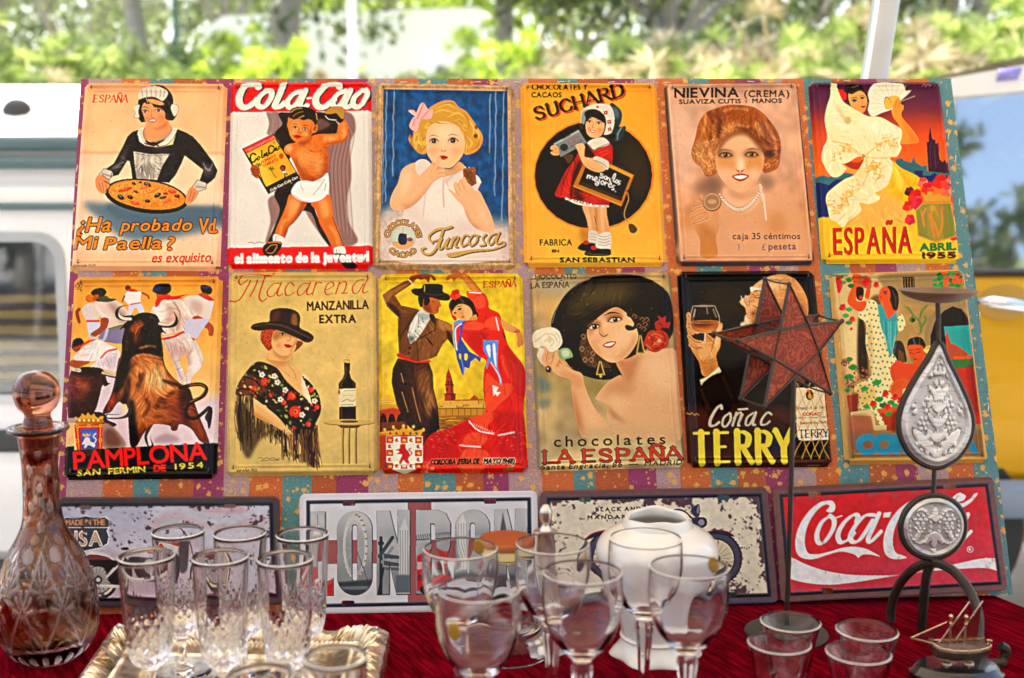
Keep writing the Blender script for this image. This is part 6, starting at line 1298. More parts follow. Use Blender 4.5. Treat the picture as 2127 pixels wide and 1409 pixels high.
 A.P('800 480 830 410 870 400 920 400 960 440 955 500 920 520 880 540 840 530 810 500','b5371c');A.P('870 350 900 330 890 300 920 320 945 305 940 345 970 350 960 385 920 380 900 400 880 390','a83018',sm=0)
 for q in('830 450 870 420 920 440','850 500 900 470 940 480','880 440 910 460 890 490 860 470','820 490 850 520'):A.S(q,9,'dc7048',b=2,a=.9)
 for q in('840 430 860 460 850 500','920 410 940 450 920 500','900 350 920 370','870 520 900 510'):A.S(q,7,'6a160c',b=2,a=.9)
 A.E(900,465,12,10,'f0a878',0,3)
 dk='3a1c14'
 A.T('chocolates',(222,1152),(940,1134),66,dk,0,3,None,.42)
 A.T('LA ESPAÑA',(146,1262),(1040,1234),80,'c4452c',0,0,(4,'2a1410'),.12,1,.22)
 A.T('Santa Engracia, 86  —  MADRID',(138,1302),(1045,1268),30,dk,.2,2,None,.26);A.S('575 1304 632 1300',5,'4a3428')
 A.specks(50,'f0e4c8',1,1.8,8,.5)
 A.brush(500,34,5,.05,41)
 return A
def art_brandy():
 A=Art([(50,15),(940,10),(1060,1285),(120,1290)],GW,GH,'100c0a')
 A.grad([(0,'0c0c10'),(.1,'100d0c'),(.55,'120d0b'),(.68,'1a0f0b'),(.74,'4a2114'),(.8,'3a1a12'),(1,'4a1c14')])
 A.P('200 160 480 120 460 300 240 300','2a2008',60,.9);A.P('640 1060 760 1060 760 1200 600 1180','2a2a4a',30,.8);A.specks(30,'8a8478',.8,1.2,4,.6)
 sk,hi,sh='d99a5c','f5cf9c','8f4c22'
 hd=A.P('455 365 480 340 485 310 492 290 484 250 455 225 455 205 490 180 520 165 525 130 560 95 600 70 660 48 740 42 810 70 860 130 890 200 895 280 870 320 700 370 600 360 520 375',sk)
 A.P('540 120 640 60 740 60 700 140 600 160',hi,24,.85,hd);A.P('640 300 800 200 890 240 880 320 700 370','b5713c',26,.8,hd);A.P('500 240 600 200 610 300 560 340 510 330','eeb67c',14,.8,hd);A.P('520 280 600 260 590 360 520 372 540 320',sh,12,.7,hd);A.P('455 205 490 182 510 200 500 245 475 240','f0b684',5,.8,hd)
 A.P('518 128 528 118 560 125 595 128 590 145 560 136 530 150','f3e2cc');A.S('540 150 570 142 600 148',5,'6a3418');A.S('548 182 565 190 585 184',6,'3a1c0c');A.S('530 165 560 175 590 165',4,sh);A.S('495 290 530 294 540 280',6,'6a2a14');A.S('500 292 525 292',4,'f0e0c8');A.S('540 240 570 260 570 310 550 340',6,sh,a=.8);A.S('600 90 660 70 720 80',4,sh,b=2,a=.6);A.S('580 110 650 90',4,sh,b=2,a=.6)
 A.P('485 300 500 320 520 330 500 345 480 340','f3dcc0',4,.9);A.P('460 345 500 340 540 360 500 372 455 368','f6dcb8',4,.8)
 A.E(498,205,17,36,'8a7460',-14);A.E(498,205,13,32,'d8a878',-14);A.S('512 196 640 205 740 215',5,'c0b0a0');A.S('460 178 470 210 485 240',6,'d8d0c4');A.S('497 175 510 200',3,'ffffff')
 A.brush(120,60,12,.1,25,hd)
 h_=A.P('112 290 130 285 150 330 120 360 140 380 160 420 130 430 150 450 210 470 240 420 290 450 300 400 320 350 342 360 330 420 325 500 300 560 310 640 250 690 210 680 190 600 140 520 125 480 120 430 110 380','d2924f');A.P('290 400 330 360 320 470 290 540',hi,12,.85,h_);A.P('200 600 280 590 310 640 240 690','c07c40',12,.7,h_);A.P('170 480 260 500 290 560 200 580','e8b878',14,.8,h_)
 for q in('120 300 150 340','118 370 160 400 180 405','125 435 160 465 205 475','135 490 170 510 205 505'):A.S(q,26,'dca064');A.S(q,5,'7a3c18',a=.8)
 A.S('240 430 290 480',5,'9a5420');A.S('300 430 280 480 270 530',5,'9a5420')
 A.P('150 245 135 310 132 360 160 400 230 412 290 400 318 360 318 310 290 240','2a1c14',0,.55);br=A.P('134 345 225 330 318 338 316 365 290 400 230 412 160 400 138 372','b86a24');A.P('150 350 230 340 300 345 240 370 170 370','4a1e0c',8,.8,br);A.P('170 380 230 395 290 385 240 408','e8a454',6,.8,br);A.E(226,342,92,10,'d08840');A.E(226,342,84,6,'7a3c14')
 A.S('152 240 134 310 136 370 165 402 230 412 290 402 318 365 318 310 290 240',4,'d8c4ac',a=.9);A.E(222,240,69,6,'cbb8a2',a=.7);A.S('165 260 155 310',8,'f0e6d8',b=2,a=.8);A.S('280 260 300 310',8,'c8b49a',b=2,a=.7);A.S('240 250 245 290',6,'a89880',b=2);A.S('232 415 230 470',16,'c99458');A.S('230 415 228 465',5,'f8e6cc');A.E(232,478,48,8,'d8b080',0,0,.8)
 A.brush(60,50,10,.1,26,h_)
 A.P('195 715 250 690 318 630 332 660 300 690 240 730 205 752','eadcb0',sm=0);A.S('200 735 260 705 325 655',4,'b8a878')
 sl=A.P('200 760 335 670 400 820 370 960 240 940','16100d');A.S('200 770 250 900',10,'5a2c18',b=5,a=.8);A.S('340 690 400 830',10,'3a2014',b=5,a=.8);A.P('100 980 220 900 500 960 700 1000 760 1050 120 1060','4a2416',26,.7)
 A.S('112 930 130 940 145 928 160 945 175 935 190 945',4,'d8a040')
 def con(c):
  c=c or 'c9bea6'
  A.S('335 900 328 882 300 905 265 970 262 1010 290 1012 320 990',20,c,nib=-20,lo=.55);A.S('385 932 350 960 340 1005 360 1020 390 980 392 940 385 932',15,c,nib=-20,lo=.6);A.S('430 930 405 1012',15,c);A.S('412 965 450 928 460 940 440 1005',13,c,nib=-20,lo=.6);A.S('442 908 500 904',11,c,0);A.S('540 930 500 960 490 1005 515 1005 550 940',14,c,nib=-20,lo=.6);A.S('555 928 535 1000 550 1008',15,c);A.S('655 940 630 928 595 970 590 1005 620 1005 645 985',15,c,nib=-20,lo=.6)
  A.S('470 940 440 1008 450 1012',12,c)
 con(None)
 A.T('TERRY',(168,1268),(800,1252),206,'0c0806',0,0,None,.24,1,.22);A.T('TERRY',(158,1262),(792,1246),204,'eed24a',0,0,None,.24,1,.2)
 A.P('795 720 830 690 960 690 1010 720 1040 800 1040 1220 930 1236 830 1220 790 900','17130f',sm=0);A.S('870 1060 880 1200',22,'5a2c1c',b=6,a=.8);A.S('850 700 830 760',10,'8a8478',b=3,a=.7)
 A.P('803 768 1000 760 1030 1060 1000 1100 860 1112 825 1090','ead9b4',sm=0);A.Q('825 1030 1032 1025 1032 1105 860 1112 832 1105','efe4c8')
 A.T('TERRY',(835,1094),(1026,1086),52,'1c1614',0,0,None,.1,1,.16);A.T('COÑAC',(858,948),(974,946),18,'c23a1c',0,3,None,.12);A.T('Fernando A. de Terry',(812,910),(1012,902),22,'3a2c1c',.25,0,None,.06);A.T('Puerto de Sta. Maria',(840,1006),(1010,1000),20,'3a2c1c',.25,0,None,.06)
 A.T('EL MEJOR DE LOS MEJORES VINOS',(815,968),(1012,962),9,'3a2c1c');A.E(905,815,26,32,'4a2418');A.E(905,790,16,12,'b8281c');A.E(905,820,12,18,'c89a4c')
 for k in range(-2,6):
  x=800+k*56
  for(u0,v0,u1,v1)in((x,700,x+230,1230),(x+230,700,x,1230)):
   P_=[(u0+(u1-u0)*t+6*math.sin(t*12),v0+(v1-v0)*t)for t in np.linspace(0,1,9)];P_=[p for p in P_ if 795<p[0]<1038]
   if len(P_)>2:A.S(P_,4.5,'d8a040')
 A.S('895 1275 970 1272',6,'9a7a60',a=.6)
 A.brush(500,34,5,.05,41)
 return A
def art_patio():
 A=Art([(65,30),(940,0),(1100,1260),(170,1270)],GW,GH,'c8a468')
 A.Q('60 -10 960 -20 1120 1290 160 1300','d2a862');A.mottle(.04,20,3)
 A.Q('95 50 935 25 1060 1225 190 1235','b8935a');A.mottle(.03,14,9)
 A.P('100 60 410 40 400 120 330 300 250 420 240 700 170 700 130 400','ddc084',8,.9);A.P('410 40 930 25 960 240 700 240 520 200 420 120','a48a5c',6,.9);A.P('160 400 240 380 240 620 170 560','ecd79c',20,.9);A.P('250 330 290 360 310 680 250 660','2a1c14',5,.95);A.P('330 190 380 170 390 260 340 240','6b4a30',6,.9)
 A.Q('535 55 610 52 615 120 540 130','3a2a1c');
 for k in range(4):A.S(f'{548+k*18} 58 {552+k*18} 125',4,'9a7c4c',0)
 A.P('670 600 672 420 700 320 760 250 830 228 910 240 960 300 985 360 1000 600','9c8458',sm=0);A.P('712 600 712 430 740 340 800 270 860 240 920 260 965 330 1010 660 800 640','241d16',sm=0);A.Q('800 370 968 362 995 600 840 620','2fa39c');A.P('815 480 812 440 822 388 832 430 850 480 880 485 930 520 960 545 980 600 830 590','b8542c',sm=0);A.Q('850 580 990 570 1000 625 870 640','3f7a3c');A.Q('860 560 980 555 985 575 865 580','d8602c');A.Q('965 360 985 395 1010 665 990 640','2a1a14');A.Q('880 640 1000 628 1050 1000 940 1010 900 800','c8381c');A.P('960 640 1010 640 1040 900 1000 920','8a2418',16,.7);A.P('475 580 475 480 500 462 530 475 550 540 552 600','3a261a');A.Q('500 600 505 520 535 540 545 600','6b4a2c')
 for q in('530 240 570 255 600 300 640 340 650 400 625 430','640 330 660 270 700 230','600 300 580 330 600 345','650 380 680 330 670 300','560 250 590 280'):A.S(q,16,'6b8a44',taper=.2)
 A.E(600,330,14,14,'4a3a24')
 rr=random.Random(4)
 for i in range(34):x,y=rr.uniform(740,945),rr.uniform(10,115);A.P(f'{x-24} {y} {x} {y-12} {x+24} {y+4} {x} {y+12}',rr.choice(['2f8f42','3aa050','226b34']))
 for x,y in((800,30),(820,70),(875,80),(905,85),(815,100),(890,45)):A.E(x,y,19,18,'e2642c')
 cr,dot,sk,bk='efdfa4','2f8f80','dc5a20','1d1412'
 d1=A.P('290 225 340 200 380 240 400 300 470 350 520 290 548 340 540 385 505 405 480 380 450 420 455 520 490 580 500 640 490 740 470 800 560 800 570 840 480 900 425 1010 380 1000 350 930 300 900 250 900 225 760 260 735 330 690 320 600 295 480 300 380 290 340 250 300',cr)
 A.P('300 380 330 360 340 560 330 690 310 600','c9b070',10,.7,d1);A.P('225 760 300 740 360 780 330 880 250 890','d8b04c',12,.6,d1)
 for i in range(15):
  for k in range(22):
   x=235+i*28+(k%2)*14;y=215+k*38+(i%3)*5;A.E(x,y,6.5,7,dot,m=d1)
 A.P('180 210 215 100 205 60 230 28 262 40 265 80 235 200 300 210 285 265 240 270',sk);A.P('290 180 305 120 300 80 330 60 330 120 318 190',sk);A.P('250 70 290 50 330 75 330 120 290 125 255 110','b0603c',4);A.P('240 120 285 130 275 200 240 190','20150f');
 A.P('410 170 415 130 450 110 490 130 510 180 500 260 465 280 445 240 450 190',bk);A.P('378 180 395 130 430 115 455 150 450 200 420 215 390 210',sk);A.P('405 205 450 200 470 260 490 270 470 310 440 320 415 260',sk);A.E(424,158,12,7,'2a4a6a',20);A.S('412 148 436 146',4,bk);A.S('386 186 398 182',6,'b0201c');A.S('470 140 490 190 488 240',6,'5a4a48',a=.7)
 A.P('372 235 405 245 430 310 445 320 490 280 495 320 500 420 475 440 460 560 440 540 430 450 400 400 385 320','3aa0a0');
 for k in range(14):A.S(f'{405+k*7} 340 {412+k*6} {420+rr.uniform(0,40)} {425+k*4} {470+rr.uniform(0,90)}',4,rr.choice(['57b8b4','2a8688','7fd0c8']),a=.8)
 A.P('560 500 570 455 620 438 660 450 685 510 680 550 660 500 600 490 565 520',bk);A.S('600 450 610 490',12,'4a6a70',a=.8);A.S('640 450 640 490',8,'6a4a3c',a=.7);A.P('562 500 600 488 660 498 675 560 650 600 620 608 585 590 570 550',sk);A.S('578 540 596 546',4,bk);A.S('620 540 645 534',4,bk);A.S('575 525 595 522',4,bk);A.S('615 520 645 515',4,bk);A.S('605 545 600 570 612 572',3,'a83c14');mouth(A,612,582,13,'c0201c');blobflower(A,694,520,30,['e8d07c','d8b850','f2e2a4'],5);A.E(590,585,6,12,'6a8a3c')
 A.P('600 605 680 590 720 600 640 680 560 720 590 660',sk);A.P('450 640 500 590 545 610 620 620 640 680 600 760 540 790 470 730','dd4f1c');A.P('470 730 545 700 600 760 530 840 450 800','e0662c',6);A.P('530 780 570 770 580 800 540 830',cr);A.P('460 800 540 740 520 720 480 740',sk)
 A.P('175 815 250 805 245 930 195 940','b0441c',sm=0);A.P('210 815 250 805 245 930 215 930','7a2a14',6,.7);A.P('365 905 530 880 525 930 505 1040 430 1045 400 960','b8401c',sm=0);A.P('365 905 530 880 528 915 380 935','d8602c',sm=0);A.P('470 930 525 920 505 1040 460 1045','7a2410',8,.7)
 for x,y,r_ in((190,580,26),(215,630,30),(190,695,34),(365,730,30),(290,770,26),(380,840,28),(410,880,28),(455,860,24),(440,935,24),(300,885,22),(480,880,22),(180,780,22),(350,890,18)):A.P(f'{x-r_} {y} {x} {y-r_*.6} {x+r_} {y-r_*.1} {x+r_*.3} {y+r_*.7} {x-r_*.6} {y+r_*.5}',rr.choice(['2f8f3c','3fa04c','237038']))
 for x,y,r_ in((420,805,24),(480,830,24),(345,870,24),(520,850,28),(435,890,22),(335,20,26),(365,105,22),(150,250,26),(210,325,22),(205,385,12),(265,185,14),(300,90,30)):blobflower(A,x,y,r_,['d8221a','c01a14','e8342a'],int(x*3+y))
 for q in((100,40),(130,55),(165,40),(190,75),(150,90),(205,110),(130,100),(340,15),(190,260),(170,300),(190,345)):A.P(f'{q[0]-24} {q[1]} {q[0]} {q[1]-14} {q[0]+24} {q[1]} {q[0]} {q[1]+16}',rr.choice(['2f8f3c','237038','4aa858']))
 A.P('105 60 130 55 150 110 125 160 108 110','d02a2c')
 for cx,cy,r_ in((270,680,46),(165,600,24),(200,740,30)):
  for i in range(60):a=rr.uniform(0,6.28);q=r_*math.sqrt(rr.random());A.E(cx+q*math.cos(a)*1.1,cy+q*math.sin(a),5,5,rr.choice(['7a4a34','a8744c','6b5a34','c08a5c','8a3c2c']))
 A.P('200 925 330 905 350 940 360 1010 430 1010 430 1040 350 1045 330 950 200 945','e2cd92',sm=0);A.P('190 960 320 950 340 1060 330 1150 210 1160','a8503c',10,.6);A.specks(90,'c86a54',2,4,6,.25)
 A.Q('195 1060 1050 1030 1060 1225 195 1235','6b5034',26,.6)
 A.T('CORDOBA',(250,1194),(1010,1184),112,'2c8aa8',0,26,None,.1)
 A.P('250 1080 560 1072 560 1120 250 1130','55b4c4',16,.25)
 A.S('75 40 178 1262',22,'d8b068',0,b=4);A.S('940 10 1085 1245',30,'d9ac60',0,b=4);A.S('170 1250 1095 1238',34,'d8a656',0,b=4);A.S('70 25 938 4',26,'d9b26c',0,b=4)
 A.brush(500,34,5,.05,41)
 return A
PW,PH=400,206
def plate_frame(A,edge,inner,line,x0=.022,r=.06):
 """painted rim and the dark pressed line inside it (canvas fractions of the height)"""
 H,W=A.H,A.W
 yy,xx=np.mgrid[0:H,0:W];d=np.minimum(np.minimum(xx,W-xx),np.minimum(yy,H-yy))/H
 A.comp((d<.085).astype(float),edge);A.comp(gblur(((d>.062)&(d<.092)).astype(float),1.2),line)
 return d
def slot(A,x,y,w,h,hole):
 A.S(f'{x-w/2+h/2} {y} {x+w/2-h/2} {y}',h,'8a3a2a',0);hole.append((x,y,w,h))
def moto_wheel(A,x,y,r,white='d8cdbb',dark='1c1a1e'):
 A.E(x,y,r,r,dark);A.E(x,y,r*.84,r*.84,white);A.E(x,y,r*.72,r*.72,'2a2a2e');A.E(x,y,r*.66,r*.66,'a9a6a6')
 for k in range(18):a=k*.349;A.S([(x,y),(x+r*.66*math.cos(a),y+r*.66*math.sin(a))],3,'4a4a4e')
 A.E(x,y,r*.2,r*.2,'3a3a3e');A.E(x,y,r*.1,r*.1,'c8c4c0')
def art_usa():
 A=Art([(-74,141),(1621,135),(1638,900),(-100,925)],PW,PH,'c2c4d4');A.holes=[]
 A.P('-100 120 640 120 700 300 560 420 -100 560','b2b4c8',40,.8);A.mottle(.02,40,3)
 A.P('700 330 840 250 960 260 1100 320 1300 330 1450 280 1620 300 1620 360 1450 340 1280 390 1100 370 940 310 840 310 740 380','c4a4ae',8,.45);A.P('700 600 900 470 1200 500 1400 430 1620 420 1620 520 1400 520 1200 590 900 560','c4a4ae',12,.3);A.P('880 160 1100 230 1300 200 1400 250 1200 260 1000 230','c69aa2',8,.5)
 A.P('300 560 600 520 1300 760 1620 700 1640 900 -80 920 -80 860 300 880','c3a8b4',30,.55)
 A.P('215 560 300 520 420 540 500 610 500 640 420 580 330 570 260 600','d5d0d2');A.P('230 590 300 545 420 560 470 600 380 580 300 590','7a3c3e');moto_wheel(A,360,720,140);moto_wheel(A,1150,690,130);A.P('240 585 480 585 560 640 540 760 440 740 400 640 300 620','201d22',3)
 A.P('570 520 640 505 725 510 720 545 640 555 580 545','16151a');A.P('520 500 560 492 575 510 525 512','16151a');A.P('690 550 760 500 850 470 920 480 925 530 860 560 740 570','d9d0cc');A.P('760 510 850 475 915 485 920 520 840 510','b8342e');A.P('700 548 760 520 800 560 720 566','c2453c')
 A.P('560 600 760 590 900 560 930 640 890 740 760 760 600 740','3a383e',3);A.E(800,650,60,60,'8a8890');A.E(720,660,50,60,'a4a2a8');A.S('760 600 740 720',26,'b9b7bb');A.S('830 590 820 700',20,'6a686e');A.S('470 640 420 700 520 600',14,'c8c4c4');A.S('330 762 560 766 760 740 900 720',24,'c9c5c4');A.S('330 756 560 760 760 734',7,'f2eeea');A.S('930 400 1000 520 1130 680',16,'c6c2c4');A.S('960 400 1060 560 1150 690',12,'55535a');A.S('900 380 940 385 960 420',10,'3a383e');A.E(950,455,30,34,'b0aeb4');A.E(955,455,18,22,'e8e6e6');A.P('1020 600 1090 560 1180 560 1270 620 1280 660 1200 600 1110 600','7a3c3e')
 A.P('930 470 1010 480 1000 640 930 660','2a282e',6,.8)
 sh='98 345 98 300 130 282 180 290 230 284 272 272 320 286 370 290 410 280 440 302 440 345 425 380 440 420 430 470 380 500 320 512 262 524 200 512 150 490 110 460 100 400'
 A.P(sh,'e9e7ea',sm=0);c=np.array([270,400.]);A.P((nums(sh)-c)*.955+c,'3f4450',sm=0);A.S('104 357 436 357',7,'e9e7ea',0);A.P('110 300 272 285 425 300 430 350 110 350','454a56',6,.6)
 A.T('MADE IN THE',(132,340),(404,338),36,'b98a62',0,5,None,.1);A.T('USA',(132,484),(386,482),100,'e6dcd4',0,12,(4,'17181c'),.2);A.T('USA',(136,480),(382,478),90,'a4826e',0,2,None,.24,.8)
 A.wear('4a4048',5,3.0,(.09,.05,2.9),6);A.wear('57484c',8,3.0,(.1,.5,.4),6)
 plate_frame(A,'4a4248',None,'1c2430');A.mottle(.018,8,9)
 A.P('-80 130 1630 130 1630 150 -80 156','6a4a3c',6,.6)
 for x,y in((270,218),(1275,208),(260,850),(1290,842)):slot(A,x,y,84,30,A.holes)
 return A
def art_london():
 A=Art([(205,118),(1872,95),(1890,935),(208,968)],PW,PH,'cfd3dc');A.holes=[]
 A.mottle(.008,30,3)
 A.Q('966 80 1130 80 1128 960 966 970','9a5e60');A.Q('180 448 1900 440 1900 600 180 615','9a5e60')
 def letter(polys,shade):
  ms=A.raster([A.tr(nums(p))for p in polys])
  for p in polys:A.S(np.vstack([nums(p),nums(p)[:1]])+np.array([3,4]),9,'3c4654',0)
  A.comp(ms,'a8adb4');return ms
 L_=letter(['288 248 390 248 390 710 445 710 445 826 288 828'],0);A.P('288 248 390 248 390 500 288 480','b9bec4',30,.7,L_)
 def rr_(cx,cy,rx,ry,r):return ' '.join(f'{x:.0f} {-y:.0f}' for x,y in roundrect(cx-rx,cx+rx,-cy-ry,-cy+ry,r,8))
 O1=letter([rr_(596,534,120,288,118),rr_(596,532,20,195,19)],0)
 N1=letter(['752 242 838 240 896 480 896 238 980 238 980 818 888 820 836 590 836 820 752 822'],0)
 D_=letter(['1024 238 1170 236 1230 260 1262 330 1262 730 1240 800 1180 818 1024 818','1122 330 1150 332 1160 350 1160 700 1150 730 1122 730'],0)
 O2=letter([rr_(1416,520,118,286,116),rr_(1416,520,20,195,19)],0);N2=letter(['1570 232 1655 230 1712 470 1712 228 1798 228 1798 806 1706 808 1652 580 1652 810 1570 812'],0)
 allm=np.clip(L_+O1+N1+D_+O2+N2,0,1)
 A.mottle(.07,40,6,None,allm);A.P('200 600 1900 600 1900 830 200 830','6c727a',60,.55,allm);A.P('200 230 1900 230 1900 360 200 360','c4c8ce',40,.6,allm)
 A.S('338 270 340 350',5,'6a7078',m=L_);A.P('316 430 320 370 340 345 360 370 364 430','d6d8da',2,1,L_);A.Q('308 430 372 430 376 640 304 640','c2c4c6',0,1,L_);
 for x in range(306,380,14):A.S(f'{x} 440 {x} 640',4,'6a6e74',0,m=L_)
 A.Q('288 640 445 640 445 826 288 826','b85a58',0,.9,L_);A.S('300 760 440 700',30,'d8d6d6',m=L_);A.Q('390 770 445 740 445 826 390 826','b32e30',0,1,L_)
 t=np.linspace(0,6.283,60)
 for q,w_ in((1,5),(.93,3),(.86,3)):A.S(np.stack([600+80*q*np.cos(t),490+220*q*np.sin(t)],1),w_,'d8dcde',0,m=O1)
 for k in range(26):a=k*.2417;A.E(600+80*math.cos(a),490+220*math.sin(a),10,7,'8a8a50' if math.cos(a)>0 else 'c2c4b4',m=O1)
 for k in range(12):a=k*.52;A.S([(600,515),(600+76*math.cos(a),490+214*math.sin(a))],2,'b8bcc0',m=O1)
 A.S('610 515 700 760',5,'555b62',m=O1);A.Q('470 740 720 720 720 830 470 830','3c434c',6,.95,O1);A.Q('480 770 720 765 720 790 480 790','8a9098',3,.7,O1)
 A.S('780 430 780 822',22,'343b44',0,m=N1);A.E(780,470,22,18,'343b44',m=N1);A.S('770 560 860 430',26,'454c56',0,m=N1);A.S('790 600 860 500',22,'8a9098',0,m=N1);A.Q('800 540 930 560 932 580 800 575','4a525c',0,1,N1);A.Q('800 590 930 612 932 632 800 622','4a525c',0,1,N1);A.Q('810 636 935 640 932 660 810 655','5a626c',0,1,N1);A.S('760 822 800 640',14,'2c333c',0,m=N1)
 A.P('905 690 908 370 925 340 945 285 962 350 972 380 972 690','c6cacd',1,1,N1,0)
 for x in(915,932,950,966):A.S(f'{x} 380 {x} 690',4,'6d737b',0,m=N1)
 A.Q('880 690 985 690 985 830 880 830','5c6672',8,.9,N1);A.S('888 815 980 815',5,'c8ccd2',0,m=N1)
 A.S('1026 425 1260 405',30,'7c838b',0,m=D_);
 for x in range(1030,1260,16):A.S(f'{x} 408 {x+8} 438',3,'d4d8da',0,m=D_)
 A.S('1026 446 1260 430',8,'3c444e',0,m=D_);A.Q('1030 560 1060 540 1262 540 1262 790 1030 800','b5282c',2,1,D_);A.Q('1032 600 1260 590 1260 640 1032 650','d8c8c8',0,.8,D_);A.Q('1032 690 1260 680 1260 720 1032 730','6a2428',0,.8,D_);A.E(1080,790,30,30,'1c1c20',m=D_)
 A.P('1310 690 1312 330 1335 290 1350 262 1362 300 1378 330 1384 690','d2d6d8',1,1,O2,0);
 for x in(1320,1338,1356,1374):A.S(f'{x} 330 {x} 690',4,'868c94',0,m=O2)
 A.Q('1296 420 1540 410 1540 450 1296 455','aeb4ba',0,.9,O2);A.Q('1296 700 1540 690 1540 830 1296 830','59636e',8,.9,O2)
 A.P('1608 560 1610 380 1616 330 1622 300 1628 250 1636 300 1644 330 1652 380 1656 560','5b6470',1,1,N2,0);A.E(1632,420,14,16,'d8dadb',m=N2);A.Q('1565 690 1800 680 1800 830 1565 830','4d5660',10,.9,N2);A.S('1720 240 1790 700',40,'b4b9bf',b=10,a=.6,m=N2)
 d=plate_frame(A,'d3d4de',None,'2c3a4c');
 for x,y in((555,192),(1537,176),(550,881),(1545,850)):slot(A,x,y,88,32,A.holes)
 return A
def art_mandarin():
 A=Art([(70,65),(1700,35),(1782,872),(86,923)],PW,PH,'dcd6c6');A.holes=[]
 A.mottle(.012,30,3)
 dk='3a3a52'
 A.T('BLACK AND',(478,214),(798,208),26,'2c2c34',0,4,None,.5);A.T('MANDARIN',(420,270),(760,264),26,'2c2c34',0,4,None,.5)
 for cx,cy in((590,545),(1330,550)):
  A.E(cx,cy,190,196,'2b2b3c');A.E(cx,cy,176,182,'4a4a60')
  for k in range(44):a=k*.1428;A.S([(cx+178*math.cos(a),cy+184*math.sin(a)),(cx+190*math.cos(a+.03),cy+196*math.sin(a+.03))],7,'1c1c28')
  A.E(cx,cy,140,146,'23233a');A.E(cx,cy,130,136,'d0c8b0')
  for k in range(22):a=k*.2856;A.S([(cx,cy),(cx+130*math.cos(a),cy+136*math.sin(a+.25))],2.5,'6a6a74')
  A.E(cx,cy,36,36,'33334a');A.E(cx,cy,16,16,'9a9aa8')
 A.P('400 420 440 380 540 350 640 360 700 420 640 390 540 376 460 400','2c2c44');A.S('400 410 450 372 540 348 630 356 690 400',7,'b8402c');A.P('1250 370 1340 345 1420 360 1465 392 1400 385 1320 375 1260 400','2c2c44');A.S('1255 362 1340 345 1420 358 1462 388',6,'b8402c')
 A.P('640 470 800 440 1000 420 1200 440 1240 560 1150 700 900 720 720 680 640 600','30303f',6);A.E(900,600,110,110,'5a5a68');A.E(900,600,70,70,'8a8a96');A.P('760 430 900 350 1100 330 1180 380 1120 450 900 470','3a3a4c');A.S('780 420 900 362 1080 342',8,'c8602c');A.P('620 420 760 380 800 430 680 460','1e1c22');A.S('560 720 900 700 1050 660',24,'77778a');A.S('1180 330 1260 440 1330 550',20,'4a4a66');A.S('1020 215 1060 202 1110 215 1160 260',14,dk)
 A.P('1155 205 1185 175 1215 165 1222 215 1205 258 1175 245','3c3c58');A.E(1208,200,10,30,'8a8aa0',10);A.P('1160 270 1200 255 1260 262 1268 310 1220 338 1170 320','34344c');A.E(1230,292,22,22,'8a8aa0');A.S('1120 250 1170 262',10,dk)
 A.wear('5c4450',15,2.7,(.09,.06,3.0),6);A.wear('5a4650',18,3.2,(.1,.5,.5),5)
 plate_frame(A,'6a5258',None,'22283c');A.mottle(.018,8,9);A.P('70 60 1700 30 1700 52 70 84','6a4438',6,.6);A.P('86 890 1782 840 1782 880 86 930','5a6a96',8,.6)
 for x,y in((398,132),(1384,118),(400,838),(1440,806)):slot(A,x,y,84,32,A.holes)
 return A
